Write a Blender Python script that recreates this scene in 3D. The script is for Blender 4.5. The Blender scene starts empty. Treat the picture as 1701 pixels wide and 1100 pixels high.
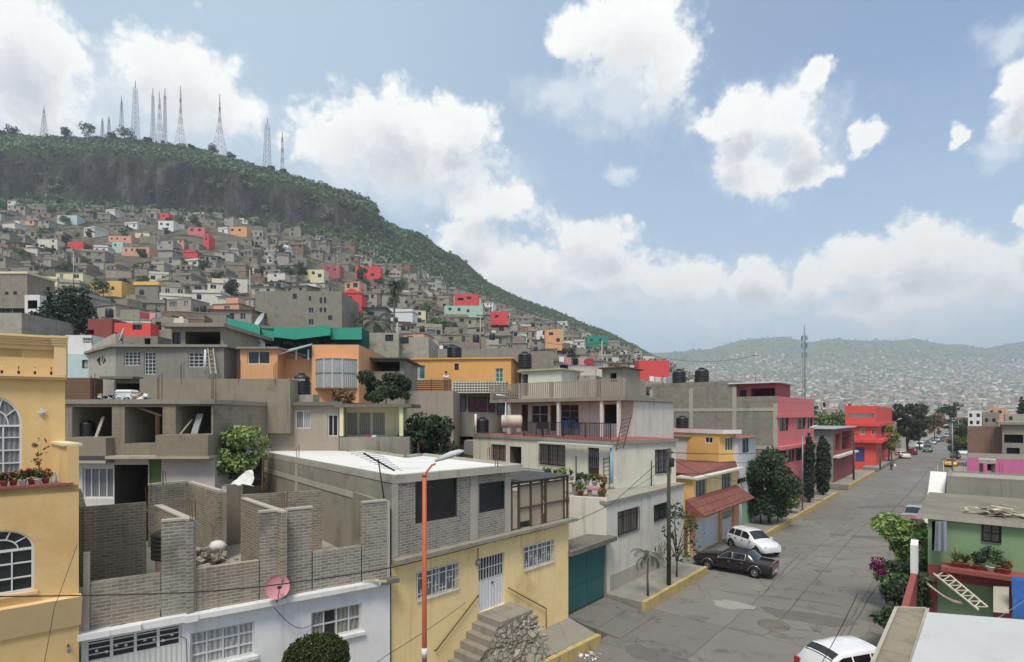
import bpy, bmesh, math, random
import numpy as np
from mathutils import Vector, Matrix, noise
rnd = random.Random(7)
R = math.radians
C = bpy.context.scene.collection
SC = bpy.context.scene
# ------------------------------------------------------------------ camera
F, CX, HY, H = 900.0, 850.5, 690.0, 8.8
TH = math.atan2(763.0, F)
cam = bpy.data.objects.new('camera', bpy.data.cameras.new('camera')); C.objects.link(cam)
cam.location = (0, 0, H); cam.rotation_euler = (R(90), 0, TH)
cam.data.sensor_width = 36; cam.data.sensor_fit = 'HORIZONTAL'
cam.data.lens = F / 1701 * 36; cam.data.shift_y = (HY - 550) / 1701
cam.data.clip_start = .1; cam.data.clip_end = 60000
SC.camera = cam
# ------------------------------------------------------------------ sky, sun, exposure
SUN_EL, SUN_AZ = 60.0, 150.0        # azimuth of the sun, degrees clockwise from +Y
SKY_STRENGTH, SUN_STRENGTH, EXPOSURE = .15, 2.3, 0.55
SC.view_settings.view_transform = 'Standard'; SC.view_settings.look = 'None'
SC.view_settings.exposure = EXPOSURE; SC.view_settings.gamma = 1
SC.cycles.use_denoising = True
SC.cycles.max_bounces = 6; SC.cycles.diffuse_bounces = 3; SC.cycles.glossy_bounces = 2
SC.cycles.transparent_max_bounces = 8; SC.cycles.volume_bounces = 0
w = bpy.data.worlds.new('World'); SC.world = w; w.use_nodes = True

class NT:
    def __init__(s, nt): s.nt = nt
    def n(s, t, **kw):
        nd = s.nt.nodes.new(t)
        ins = kw.pop('ins', {})
        for k, v in kw.items(): setattr(nd, k, v)
        for k, v in ins.items():
            if hasattr(v, 'is_output'): s.nt.links.new(v, nd.inputs[k])
            else: nd.inputs[k].default_value = v
        return nd
    def m(s, op, *a, clamp=False):
        nd = s.nt.nodes.new('ShaderNodeMath'); nd.operation = op; nd.use_clamp = clamp
        for i, v in enumerate(a):
            if hasattr(v, 'is_output'): s.nt.links.new(v, nd.inputs[i])
            else: nd.inputs[i].default_value = v
        return nd.outputs[0]
    def vm(s, op, *a, out=0):
        nd = s.nt.nodes.new('ShaderNodeVectorMath'); nd.operation = op
        for i, v in enumerate(a):
            if hasattr(v, 'is_output'): s.nt.links.new(v, nd.inputs[i])
            else: nd.inputs[i].default_value = v
        return nd.outputs[out]
    def mix(s, f, a, b, mode='MIX'):
        nd = s.nt.nodes.new('ShaderNodeMix'); nd.data_type = 'RGBA'; nd.blend_type = mode
        for i, v in ((0, f), (6, a), (7, b)):
            if hasattr(v, 'is_output'): s.nt.links.new(v, nd.inputs[i])
            else: nd.inputs[i].default_value = (*v, 1) if isinstance(v, tuple) and len(v) == 3 else v
        return nd.outputs[2]
    def ss(s, x, a, b):
        nd = s.nt.nodes.new('ShaderNodeMapRange'); nd.interpolation_type = 'SMOOTHSTEP'
        s.nt.links.new(x, nd.inputs[0]); nd.inputs[1].default_value = a; nd.inputs[2].default_value = b
        nd.inputs[3].default_value = 0; nd.inputs[4].default_value = 1
        return nd.outputs[0]
    def noise(s, v, scale, detail=4, rough=.55, out=0):
        nd = s.nt.nodes.new('ShaderNodeTexNoise'); s.nt.links.new(v, nd.inputs['Vector'])
        nd.inputs['Scale'].default_value = scale; nd.inputs['Detail'].default_value = detail; nd.inputs['Roughness'].default_value = rough
        return nd.outputs[out]

def azel(px, py):                                  # direction of a point of the sky, radians
    x, y = (px - CX) / F, (HY - py) / F
    return math.atan(x) - TH, math.atan2(y, math.hypot(1, x))

def build_sky():
    N = NT(w.node_tree); w.node_tree.nodes.clear()
    out = N.n('ShaderNodeOutputWorld'); bg = N.n('ShaderNodeBackground')
    w.node_tree.links.new(bg.outputs[0], out.inputs[0])
    sky = N.n('ShaderNodeTexSky', sky_type='NISHITA', sun_disc=False, sun_elevation=R(SUN_EL), sun_rotation=R(SUN_AZ),
              altitude=2200, air_density=1.0, dust_density=2.2, ozone_density=1.0)
    d = N.n('ShaderNodeTexCoord').outputs['Generated']
    sx = N.n('ShaderNodeSeparateXYZ', ins={0: d})
    az = N.m('ARCTAN2', sx.outputs[0], sx.outputs[1]); el = N.m('ARCSINE', sx.outputs[2])
    P = N.n('ShaderNodeCombineXYZ', ins={0: az, 1: el}).outputs[0]
    wa = N.vm('SUBTRACT', N.noise(d, 11, 6, .6, 1), (.5, .5, .5)); wb = N.vm('SUBTRACT', N.noise(d, 42, 5, .6, 1), (.5, .5, .5))
    P = N.vm('ADD', P, N.vm('ADD', N.vm('MULTIPLY', wa, (.10, .08, 0)), N.vm('MULTIPLY', wb, (.022, .019, 0))))
    n1 = N.noise(d, 8, 8, .62)
    bil = lambda sc, det: N.m('ABSOLUTE', N.m('MULTIPLY', N.m('SUBTRACT', N.noise(d, sc, det, .5), .5), 2))   # billows: rounded puffs between creases
    b1, b2, b3 = bil(13, 2), bil(34, 2), bil(85, 3)
    puff = N.m('ADD', N.m('ADD', N.m('MULTIPLY', b1, 1.0), N.m('MULTIPLY', b2, .6)), N.m('MULTIPLY', b3, .32))
    nn = N.m('MULTIPLY', N.m('SUBTRACT', puff, .32), -1.0)
    def field(blobs, k=.35, P=P):
        acc = None
        for px, py, rx, ry in blobs:
            a, e = azel(px, py)
            a2, _ = azel(px + rx, py); _, e2 = azel(px, py - ry)
            sa, se = 1 / max(a2 - a, .01), 1 / max(e2 - e, .01)
            v = N.vm('MULTIPLY_ADD', P, (sa, se, 0), (-a * sa, -e * se, 0))
            l = N.vm('LENGTH', v, out=1)
            acc = l if acc is None else N.m('SMOOTH_MIN', acc, l, k)
        return acc
    hard = [(40, 70, 100, 95), (60, 160, 80, 70), (245, 100, 60, 60), (290, 130, 90, 75), (345, 175, 75, 50),
        (640, 215, 105, 68), (760, 212, 70, 50), (550, 232, 75, 48), (690, 262, 130, 42),
        (1040, 40, 105, 75), (1110, 105, 60, 72), (970, 50, 50, 48),
        (1225, 195, 58, 42), (1300, 195, 58, 44), (1335, 235, 32, 46), (1225, 258, 42, 42), (1265, 300, 68, 36), (1345, 298, 56, 22),
        (1362, 122, 36, 26), (1438, 236, 34, 24), (1604, 222, 20, 26), (1690, 140, 52, 44), (1690, 190, 46, 40),
        (820, 342, 75, 38), (770, 395, 50, 38), (985, 398, 75, 42), (860, 450, 120, 55), (1010, 455, 90, 45), (1130, 465, 85, 42), (1245, 468, 55, 40),
        (1345, 470, 52, 44), (1430, 440, 70, 44), (1520, 415, 70, 50), (1585, 420, 72, 52), (1650, 450, 70, 50), (1700, 380, 24, 36), (1500, 490, 130, 40)]
    soft = [(60, 170, 190, 130), (270, 170, 190, 90), (680, 290, 200, 60), (1050, 150, 110, 90), (925, 160, 60, 40), (1290, 240, 130, 100),
        (1200, 500, 330, 60), (1550, 510, 320, 60), (860, 520, 220, 50), (1670, 60, 60, 30), (1040, 285, 26, 14), (1660, 250, 40, 30)]
    fh = N.m('ADD', field(hard), nn)
    fs = N.m('ADD', field(soft, .5), N.m('MULTIPLY', nn, .9))
    mh = N.m('SUBTRACT', 1, N.ss(fh, .74, 1.34)); ms = N.m('MULTIPLY', N.m('SUBTRACT', 1, N.ss(fs, .25, 1.45)), .7)
    mask = N.m('SUBTRACT', 1, N.m('MULTIPLY', N.m('SUBTRACT', 1, mh), N.m('SUBTRACT', 1, ms)))
    mask = N.m('MAXIMUM', mask, N.m('MULTIPLY', N.ss(el, .70, .95), N.m('ADD', .55, N.m('MULTIPLY', N.ss(n1, .35, .6), .4))))   # unseen broken cloud added overhead to make the skylight less blue
    # cloud bodies: lumpy, a little greyer in their thick hearts than on the rims
    lump = N.m('SUBTRACT', 1, N.ss(puff, .12, .8)); big = N.ss(N.noise(d, 6, 5, .6), .40, .62)
    over = N.m('ADD', field(hard, .35, N.vm('ADD', P, (0, .045, 0))), N.m('MULTIPLY', nn, .7))          # how much cloud stands above: tops bright, bases grey
    shade = N.m('MULTIPLY', N.m('SUBTRACT', 1, N.ss(over, .15, 1.15)), N.m('ADD', .5, N.m('MULTIPLY', big, .4)))
    shade = N.m('ADD', shade, N.m('MULTIPLY', N.m('MULTIPLY', lump, N.ss(fh, 1.0, .5)), .16), clamp=True)
    ccol = N.mix(shade, (.80, .795, .775), (.47, .495, .53))
    ccol = N.mix(mh, (.62, .66, .69), ccol)
    skyc = N.mix(1.0, sky.outputs[0], (SKY_STRENGTH,) * 3, 'MULTIPLY')
    hz = N.m('POWER', N.m('SUBTRACT', 1, N.m('MAXIMUM', sx.outputs[2], 0, clamp=True)), 7)
    fb = N.m('MULTIPLY', N.ss(az, -1.25, .1), N.ss(el, .02, .55))                # clearest and deepest away from the bright haze
    skyc = N.mix(N.m('SUBTRACT', .92, N.m('MULTIPLY', fb, .72)), skyc, (.37, .475, .57)); skyc = N.mix(N.m('MULTIPLY', hz, .7), skyc, (.50, .56, .585))
    below = N.ss(sx.outputs[2], 0, -.03)
    col = N.mix(mask, skyc, ccol)
    col = N.mix(below, col, (.30, .30, .28))
    w.node_tree.links.new(col, bg.inputs[0]); bg.inputs[1].default_value = 1.0
build_sky()
sun = bpy.data.objects.new('sun', bpy.data.lights.new('sun', 'SUN')); C.objects.link(sun)
sun.data.energy = SUN_STRENGTH; sun.data.angle = R(18); sun.data.color = (1, .92, .80)
sun.rotation_euler = (R(90 - SUN_EL), 0, R(180 - SUN_AZ))

# ------------------------------------------------------------------ pixel <-> world
FW = Vector((-math.sin(TH), math.cos(TH), 0)); RT = Vector((math.cos(TH), math.sin(TH), 0)); UP = Vector((0, 0, 1))
O = Vector((0, 0, H))
def ray(px, py): return FW + RT * ((px - CX) / F) + UP * ((HY - py) / F)
def at(px, py, d): return O + ray(px, py) * d
def gp(px, d): v = at(px, HY, d); return Vector((v.x, v.y))
def zz(py, d): return H - (py - HY) * d / F
def on_z(px, py, z): r = ray(px, py); return O + r * ((z - H) / r.z)
def on_x(px, py, x): r = ray(px, py); return O + r * (x / r.x)
def on_y(px, py, y): r = ray(px, py); return O + r * (y / r.y)
def proj(p):
    p = Vector(p) - O; d = p.dot(FW); return CX + F * p.dot(RT) / d, HY - F * p.z / d, d

# ------------------------------------------------------------------ materials
MATS = {}
def lin(c):
    if isinstance(c, str):
        c = tuple(int(c[i:i + 2], 16) / 255 for i in (0, 2, 4))
        return tuple(v / 12.92 if v <= .04045 else ((v + .055) / 1.055) ** 2.4 for v in c)
    return c
def desat(c, k=.84): g = .3 * c[0] + .59 * c[1] + .11 * c[2]; return tuple(g + (v - g) * k for v in c)
def newmat(name):
    m = bpy.data.materials.new(name); m.use_nodes = True; MATS[name] = m
    N = NT(m.node_tree); b = m.node_tree.nodes['Principled BSDF']
    return m, N, b
def surf(name, col, rough=.88, var=.14, sc=.9, stain=0, staincol=(.10, .09, .08), streak=0, bump=.25, bsc=14, metal=0, spec=.3, coords='w', brick=None, waves=None):
    """painted, plastered or masonry surface: base colour, blotches, rain streaks, stains, grain; brick=(w,h,mortar colour,contrast)"""
    m, N, b = newmat(name); col = desat(lin(col))
    geo = N.n('ShaderNodeNewGeometry'); pos = geo.outputs['Position']
    if coords == 'o': pos = N.n('ShaderNodeTexCoord').outputs['Object']
    n1 = N.noise(pos, sc, 5, .6); n2 = N.noise(pos, sc * 9, 3, .6)
    f = N.m('ADD', N.m('MULTIPLY', N.m('SUBTRACT', n1, .5), 2.4 * var), N.m('MULTIPLY', N.m('SUBTRACT', n2, .5), 1.1 * var))
    base = col
    hgt = N.noise(pos, bsc, 4, .6)
    if brick:
        bw, bh, mc, con = brick
        sp = N.n('ShaderNodeSeparateXYZ', ins={0: pos})
        nz = N.n('ShaderNodeSeparateXYZ', ins={0: geo.outputs['Normal']})
        u = N.m('ADD', sp.outputs[0], sp.outputs[1])
        v = N.n('ShaderNodeCombineXYZ', ins={0: N.m('ADD', u, N.m('MULTIPLY', N.m('SUBTRACT', n2, .5), .03)), 1: N.m('ADD', sp.outputs[2], N.m('MULTIPLY', N.m('SUBTRACT', n2, .5), .02))}).outputs[0]
        bt = N.n('ShaderNodeTexBrick', offset=.5, ins={0: v, 'Color1': (*[c * (1 - con) for c in col], 1), 'Color2': (*[min(1, c * (1 + con)) for c in col], 1),
             'Mortar': (*lin(mc), 1), 'Scale': 1.0, 'Mortar Size': .014, 'Mortar Smooth': .4, 'Bias': -.1, 'Brick Width': bw, 'Row Height': bh})
        base = bt.outputs['Color']
        hgt = N.m('SUBTRACT', N.m('MULTIPLY', hgt, .4), N.m('MULTIPLY', bt.outputs['Fac'], .8))
    if waves:
        sp = N.n('ShaderNodeSeparateXYZ', ins={0: pos})
        wv = N.m('SINE', N.m('MULTIPLY', N.m('ADD', sp.outputs[0], sp.outputs[1]), 2 * math.pi / waves))
        hgt = N.m('ADD', N.m('MULTIPLY', hgt, .2), N.m('MULTIPLY', wv, .8))
    bright = N.n('ShaderNodeHueSaturation', ins={'Color': base if hasattr(base, 'is_output') else (*base, 1), 'Value': N.m('ADD', 1, f)})
    c = bright.outputs[0]
    if streak:
        mp = N.n('ShaderNodeMapping', ins={0: pos}); mp.inputs['Scale'].default_value = (2.6, 2.6, .16)
        s1 = N.ss(N.noise(mp.outputs[0], 1.3, 5, .65), .50, .78)
        c = N.mix(N.m('MULTIPLY', s1, streak), c, lin(staincol), 'MIX')
    if stain:
        s2 = N.ss(N.noise(pos, sc * .8, 7, .66), .53, .72)
        c = N.mix(N.m('MULTIPLY', s2, stain), c, lin(staincol))
    N.nt.links.new(c, b.inputs['Base Color'])
    b.inputs['Roughness'].default_value = rough; b.inputs['Metallic'].default_value = metal; b.inputs['Specular IOR Level'].default_value = spec
    if bump:
        bp = N.n('ShaderNodeBump', ins={'Height': hgt, 'Strength': bump, 'Distance': .02})
        N.nt.links.new(bp.outputs[0], b.inputs['Normal'])
    return m
def leafmat(name, col, var=.45, hue=.03, big=0):
    m, N, b = newmat(name); col = lin(col)
    g = N.n('ShaderNodeNewGeometry'); oi = N.n('ShaderNodeObjectInfo')
    r = g.outputs['Random Per Island']
    nz = N.noise(N.n('ShaderNodeTexCoord').outputs['Object'], 1.1, 3)
    v = N.m('ADD', N.m('ADD', 1 - var * .75, N.m('MULTIPLY', r, var)), N.m('MULTIPLY', N.m('SUBTRACT', nz, .5), 1.2))
    v = N.m('MULTIPLY', v, N.m('ADD', .8, N.m('MULTIPLY', oi.outputs['Random'], .4)))
    if big: v = N.m('MULTIPLY', v, N.m('ADD', .55, N.ss(N.noise(N.n('ShaderNodeTexCoord').outputs['Object'], big, 5, .65), .3, .7)))
    hs = N.n('ShaderNodeHueSaturation', ins={'Color': (*col, 1), 'Value': v, 'Hue': N.m('ADD', .5 - hue / 2, N.m('MULTIPLY', oi.outputs['Random'], hue))})
    N.nt.links.new(hs.outputs[0], b.inputs['Base Color'])
    b.inputs['Roughness'].default_value = .65; b.inputs['Specular IOR Level'].default_value = .25
    return m
def glass(name, col=(.02, .023, .026), rough=.12, spec=.5):
    m, N, b = newmat(name)
    n = N.noise(N.n('ShaderNodeNewGeometry').outputs['Position'], 2.2, 3)
    c = N.mix(n, tuple(v * .5 for v in col), tuple(min(1, v * 1.6) for v in col))
    N.nt.links.new(c, b.inputs['Base Color']); b.inputs['Roughness'].default_value = rough; b.inputs['Specular IOR Level'].default_value = spec
    return m
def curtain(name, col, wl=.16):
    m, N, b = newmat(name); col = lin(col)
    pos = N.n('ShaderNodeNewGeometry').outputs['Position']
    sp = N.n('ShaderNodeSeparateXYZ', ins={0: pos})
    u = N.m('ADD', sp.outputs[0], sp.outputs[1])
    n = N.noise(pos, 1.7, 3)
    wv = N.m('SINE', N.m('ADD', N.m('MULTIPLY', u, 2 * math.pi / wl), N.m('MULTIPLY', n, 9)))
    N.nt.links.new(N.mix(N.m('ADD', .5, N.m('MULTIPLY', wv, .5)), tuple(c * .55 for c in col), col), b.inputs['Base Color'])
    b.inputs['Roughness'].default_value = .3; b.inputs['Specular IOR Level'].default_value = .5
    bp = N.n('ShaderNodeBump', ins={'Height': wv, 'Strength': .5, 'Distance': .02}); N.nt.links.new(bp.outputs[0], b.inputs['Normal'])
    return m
def paint(name, col, rough=.25, coat=.6, metal=0):
    m, N, b = newmat(name); col = lin(col)
    n = N.noise(N.n('ShaderNodeTexCoord').outputs['Object'], 3, 4)
    N.nt.links.new(N.mix(n, tuple(c * .88 for c in col), col), b.inputs['Base Color'])
    b.inputs['Roughness'].default_value = rough; b.inputs['Coat Weight'].default_value = coat; b.inputs['Coat Roughness'].default_value = .06; b.inputs['Metallic'].default_value = metal
    return m

# ------------------------------------------------------------------ mesh builder
ORG = {}
class MB:
    def __init__(s): s.v = []; s.f = []; s.m = []; s.names = []; s.sm = []
    def mi(s, m):
        if m not in s.names: s.names.append(m)
        return s.names.index(m)
    def vs(s, pts): i = len(s.v); s.v += [tuple(p) for p in pts]; return i
    def face(s, pts, m, sm=False):
        i = s.vs(pts); s.f.append(tuple(range(i, i + len(pts)))); s.m.append(s.mi(m)); s.sm.append(sm)
    def idx(s, ids, m, sm=False): s.f.append(tuple(ids)); s.m.append(s.mi(m)); s.sm.append(sm)
    def hexa(s, b, t, m, mt=None):                 # two rings of n points -> closed solid
        n = len(b); i = s.vs(list(b) + list(t)); k = s.mi(m); kt = s.mi(mt or m)
        for j in range(n): s.f.append((i + j, i + (j + 1) % n, i + n + (j + 1) % n, i + n + j)); s.m.append(k); s.sm.append(False)
        s.f.append(tuple(i + n - 1 - j for j in range(n))); s.m.append(k); s.sm.append(False)
        s.f.append(tuple(i + n + j for j in range(n))); s.m.append(kt); s.sm.append(False)
    def prism(s, poly, z0, z1, m, mt=None):
        s.hexa([(p[0], p[1], z0) for p in poly], [(p[0], p[1], z1) for p in poly], m, mt)
    def box(s, c, size, m, rz=0, ax=None):
        x, y, z = (v / 2 for v in size); M = Matrix.Rotation(rz, 3, 'Z') if ax is None else ax
        c = Vector(c)
        b = [c + M @ Vector(q) for q in ((-x, -y, -z), (x, -y, -z), (x, y, -z), (-x, y, -z))]
        t = [c + M @ Vector(q) for q in ((-x, -y, z), (x, -y, z), (x, y, z), (-x, y, z))]
        s.hexa(b, t, m)
    def bar(s, a, b, wd, m, hgt=None):             # rectangular bar between two points
        a, b = Vector(a), Vector(b); d = b - a
        if d.length < 1e-6: return
        z = d.normalized(); x = z.cross(UP)
        x = Vector((1, 0, 0)) if x.length < 1e-3 else x.normalized()
        y = x.cross(z); x = x * (wd / 2); y = y * ((hgt or wd) / 2)
        r = [-x - y, x - y, x + y, -x + y]
        s.hexa([a + q for q in r], [b + q for q in r], m)
    def tube(s, path, r, m, n=6, r1=None, caps=True):
        P = [Vector(p) for p in path]; k = len(P); rings = []
        for i, p in enumerate(P):
            d = (P[min(i + 1, k - 1)] - P[max(i - 1, 0)]).normalized()
            x = d.cross(UP); x = Vector((1, 0, 0)) if x.length < 1e-3 else x.normalized()
            y = x.cross(d)
            rr = r[i] if isinstance(r, (list, tuple)) else (r if r1 is None else r + (r1 - r) * i / (k - 1))
            rings.append(s.vs([p + x * rr * math.cos(2 * math.pi * j / n) + y * rr * math.sin(2 * math.pi * j / n) for j in range(n)]))
        for a, b in zip(rings, rings[1:]):
            for j in range(n): s.idx((a + j, a + (j + 1) % n, b + (j + 1) % n, b + j), m, n > 4)
        if caps:
            s.idx(tuple(rings[0] + n - 1 - j for j in range(n)), m); s.idx(tuple(rings[-1] + j for j in range(n)), m)
    def lathe(s, prof, c, m, n=20, ax=None):       # prof: (radius, height)
        M = ax or Matrix.Identity(3); c = Vector(c); rings = []
        for r, h in prof: rings.append(s.vs([c + M @ Vector((r * math.cos(2 * math.pi * j / n), r * math.sin(2 * math.pi * j / n), h)) for j in range(n)]))
        for a, b in zip(rings, rings[1:]):
            for j in range(n): s.idx((a + j, a + (j + 1) % n, b + (j + 1) % n, b + j), m, True)
        s.idx(tuple(rings[0] + n - 1 - j for j in range(n)), m); s.idx(tuple(rings[-1] + j for j in range(n)), m)
    def mesh(s, name, org=(0, 0, 0)):
        me = bpy.data.meshes.new(name); o = Vector(org)
        me.from_pydata([tuple(Vector(v) - o) for v in s.v], [], s.f)
        for nme in s.names: me.materials.append(MATS[nme])
        me.polygons.foreach_set('material_index', s.m); me.polygons.foreach_set('use_smooth', s.sm)
        me.update(); return me
    def build(s, name, parent=None, loc=None, **kw):
        if not s.f: return None
        org = ORG[parent.name] if parent else (loc or (0, 0, 0))
        o = bpy.data.objects.new(name, s.mesh(name, org)); C.objects.link(o)
        ORG[o.name] = Vector(org)
        if parent: o.parent = parent
        else: o.location = org
        tagp(o, **kw); return o
def tagp(o, label=None, cat=None, group=None, kind=None):
    if label: o['label'] = label
    if cat: o['category'] = cat
    if group: o['group'] = group
    if kind: o['kind'] = kind
    return o
def T(name, label, cat, loc=(0, 0, 0), group=None, rz=0):
    o = bpy.data.objects.new(name, None); C.objects.link(o); o.location = loc; ORG[o.name] = Vector(loc); o.rotation_euler.z = rz
    o.empty_display_size = .3
    return tagp(o, label, cat, group)
def TL(name, label, cat, loc=(0, 0, 0), group=None, rz=0):   # thing whose parts are built round its own origin
    o = T(name, label, cat, loc, group, rz); ORG[o.name] = Vector((0, 0, 0)); return o
def dup(root, loc, rz=0, sc=1, label=None, group=None, mat=None):
    def cp(o, par):
        c = o.copy(); C.objects.link(c); c.parent = par
        for ch in o.children: cp(ch, c)
        return c
    r = cp(root, None); r.location = loc; r.rotation_euler.z = rz
    r.scale = (sc,) * 3 if not isinstance(sc, tuple) else sc
    if label: r['label'] = label
    if group: r['group'] = group
    return r
def mesh_np(name, V, Fq, mat, smooth=False):
    me = bpy.data.meshes.new(name); n = len(Fq)
    me.vertices.add(len(V)); me.vertices.foreach_set('co', np.asarray(V, np.float32).ravel())
    k = Fq.shape[1]
    me.loops.add(n * k); me.loops.foreach_set('vertex_index', Fq.astype(np.int32).ravel())
    me.polygons.add(n); me.polygons.foreach_set('loop_start', np.arange(0, n * k, k, dtype=np.int32)); me.polygons.foreach_set('loop_total', np.full(n, k, np.int32))
    me.materials.append(MATS[mat]); me.update(calc_edges=True); me.validate()
    if smooth: me.polygons.foreach_set('use_smooth', np.ones(n, bool))
    return me
# ------------------------------------------------------------------ material palette
pale = lambda h: tuple(v * k for v, k in zip(lin(h), (1.05, 1.0, .91)))
CB = lambda n, c, mc='8f8b80', w=.26, h=.095, con=.10, **k: surf(n, c, brick=(w, h, mc, con), stain=k.pop('stain', .6), streak=k.pop('streak', .55), staincol=k.pop('sc2', '5b564c'), bump=k.pop('bump', .5), **k)
CB('brick_grey', pale('89847a'), 'a9a498', w=.27, h=.083, con=.2)
CB('brick_warm', pale('897f71'), 'a39c8e', w=.27, h=.083, con=.2, stain=.5)
CB('block_pale', pale('a5a196'), 'a8a294', .42, .21, .07)
CB('block_mid', pale('8b867b'), '938e82', .42, .21, .08)
CB('block_brown', pale('8d8373'), '867d6e', .42, .21, .05)
CB('brick_red', '8a6250', '8f8578', .3, .12, .12)
surf('concrete', pale('8f8b81'), var=.18, stain=.5, staincol='615c52', streak=.5, bump=.3)
surf('concrete_dark', pale('6f6c64'), var=.2, stain=.5, staincol='4c4841', streak=.5)
surf('concrete_pale', pale('aaa79c'), var=.14, stain=.35, staincol='777268', streak=.4)
surf('cement_grey', pale('85847f'), var=.12, stain=.3, staincol='63615b', streak=.45)
surf('brown_render', pale('8b8474'), var=.16, stain=.55, staincol='5f584b', streak=.55)
surf('tan_render', pale('a0968a'), var=.14, stain=.45, staincol='776f63', streak=.4)
surf('yellow_paint', 'dfb76e', var=.09, stain=.32, staincol='b98d4c', streak=.16)
surf('yellow_trim', 'e3c080', var=.06, stain=.16, staincol='b99e72', streak=.2)
surf('ochre_paint', 'ecb855', var=.06, stain=.14, staincol='c19147', streak=.2)
surf('yellow_house', 'f6d48a', var=.09, stain=.32, staincol='bc9458', streak=.4)
surf('yellow_cream', 'dfd3a0', var=.08, streak=.2, staincol='a29a78')
surf('orange_paint', 'e0a065', var=.06, stain=.14, staincol='b67e50', streak=.22)
surf('orange_yellow', 'e3a54c', var=.06, stain=.14, staincol='b98540', streak=.22)
surf('white_wall', 'dedcd8', var=.07, stain=.25, staincol='a29d94', streak=.4)
surf('offwhite', 'd3cdbd', var=.09, stain=.4, staincol='938c7c', streak=.55)
surf('cream_wall', 'd8d1bb', var=.08, stain=.3, staincol='9a927e', streak=.5)
surf('pinkish_white', 'd0c7c2', var=.06, stain=.15, staincol='a39b94', streak=.2)
surf('pink_paint', 'd76f6f', var=.07, stain=.12, staincol='ad5c5c', streak=.2)
surf('pink_dark', 'b3555c', var=.08, stain=.15, staincol='8c474c', streak=.2)
surf('magenta_wall', 'd1679a', var=.08, stain=.2, staincol='a9587f', streak=.3)
surf('red_orange', 'e2453a', var=.06, stain=.12, staincol='b43c34', streak=.2)
surf('red_paint', 'dd3f3d', var=.08, stain=.12, staincol='b03836', streak=.2)
surf('brick_paint', '964842', var=.08, stain=.2, staincol='80433d', streak=.3)
surf('salmon', 'd89a7a', var=.08, streak=.25, staincol='a37a64')
surf('mint', 'a9c7b4', var=.08, streak=.25, staincol='839b8c')
surf('pale_blue', 'b5cdcb', var=.08, streak=.25, staincol='8c9e9c')
surf('lime_wall', '809f70', var=.07, stain=.15, staincol='74895f', streak=.25)
surf('leaf_green_wall', '5c7d2e', var=.1, streak=.3, staincol='46602a')
surf('teal_paint', '0f8c73', var=.08, streak=.15, staincol='0b6d5b', bump=.1)
surf('teal_dark', '17605a', var=.1, streak=.3, staincol='104643')
surf('gate_green', '2c6b66', var=.12, streak=.35, staincol='234e4b', stain=.25, rough=.5, bump=.1, metal=.2, waves=.11)
surf('white_roof', 'd9d8d2', var=.06, stain=.45, staincol='a9a8a3', sc=.6, bump=.15)
surf('dirty_white_roof', 'b9b9b7', var=.08, stain=.55, staincol='8b8a87', sc=.8, bump=.15)
surf('roof_dirt', pale('7d776c'), var=.22, stain=.5, staincol='5a554b')
surf('roof_grey', pale('98958c'), var=.18, stain=.45, staincol='6d6a62')
surf('dirt', '857766', var=.22, stain=.4, staincol='5e5547', sc=.5)
surf('roof_red', '9c5350', var=.14, stain=.3, staincol='76443f')
surf('tile_red', '8f5347', var=.1, stain=.25, staincol='6d4239', brick=(.24, .3, '5e3730', .12), bump=.8, streak=.2)
surf('wood_dark', '5d4a38', var=.25, streak=.4, staincol='3c3127')
surf('wood_board', 'a99c80', var=.14, streak=.35, staincol='857a63', stain=.2)
surf('timber', 'b7aa8e', var=.25, stain=.3, staincol='82775f', sc=4)
surf('slat_brown', '7e5e48', var=.16, streak=.2, staincol='5c4636', brick=(9, .13, '4a3a2e', .08))
surf('sheet_metal', 'a3a5a4', var=.14, stain=.35, staincol='77736d', metal=.3, rough=.5, waves=.12, bump=.6)
surf('sheet_dark', '4c4c4a', var=.2, stain=.3, staincol='3a3733', metal=.2, rough=.6, waves=.12, bump=.5)
surf('metal_white', 'd3d3cf', var=.06, rough=.5, bump=.05, streak=.15, staincol='a19b92')
surf('metal_ribbed', 'd4d2c8', var=.06, rough=.5, waves=.13, bump=.5, streak=.15, staincol='a19b92')
surf('metal_white_ribbed', 'd9dad9', var=.04, rough=.45, waves=.16, bump=.5, streak=.12, staincol='aaa79f')
surf('metal_grey', '8a8a88', var=.1, rough=.5, metal=.4, bump=.05)
surf('metal_dark', '2c2b2a', var=.2, rough=.6, bump=.05)
surf('metal_rust', '6d4235', var=.25, rough=.75, stain=.4, staincol='4a3228')
surf('blue_rail', '4e8ea6', var=.1, rough=.5, bump=.05)
surf('blue_pipe', '7fb3c4', var=.12, rough=.6, stain=.3, staincol='8a8a80')
surf('brown_door', '4a3028', var=.16, streak=.3, staincol='36241e')
surf('blue_door', '3a4a86', var=.1, streak=.2, staincol='2d3a68', waves=.15, bump=.4)
surf('green_door', '8db79a', var=.1, streak=.3, staincol='6f9079', waves=.2, bump=.3)
surf('tank_black', '1b1c20', var=.2, rough=.45, bump=.05, spec=.5)
surf('tank_beige', 'cfc3a9', var=.1, rough=.5, stain=.25, staincol='a2957c')
surf('tank_blue', '25456c', var=.15, rough=.45)
surf('plastic_white', 'd7d7d5', var=.05, rough=.4, bump=.03)
surf('plastic_blue', '5b7fb0', var=.15, rough=.4, bump=.03)
surf('dish_pink', 'd98b90', var=.12, rough=.5, stain=.25, staincol='c27177', bump=.03)
surf('dish_grey', 'b9bab8', var=.08, rough=.45, bump=.03)
surf('lamp_orange', 'c25a2c', var=.12, rough=.5, stain=.25, staincol='94482a', bump=.05)
surf('kerb_yellow', 'bfa45c', var=.25, stain=.9, staincol='827a6b', sc=3, streak=.5)
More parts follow.
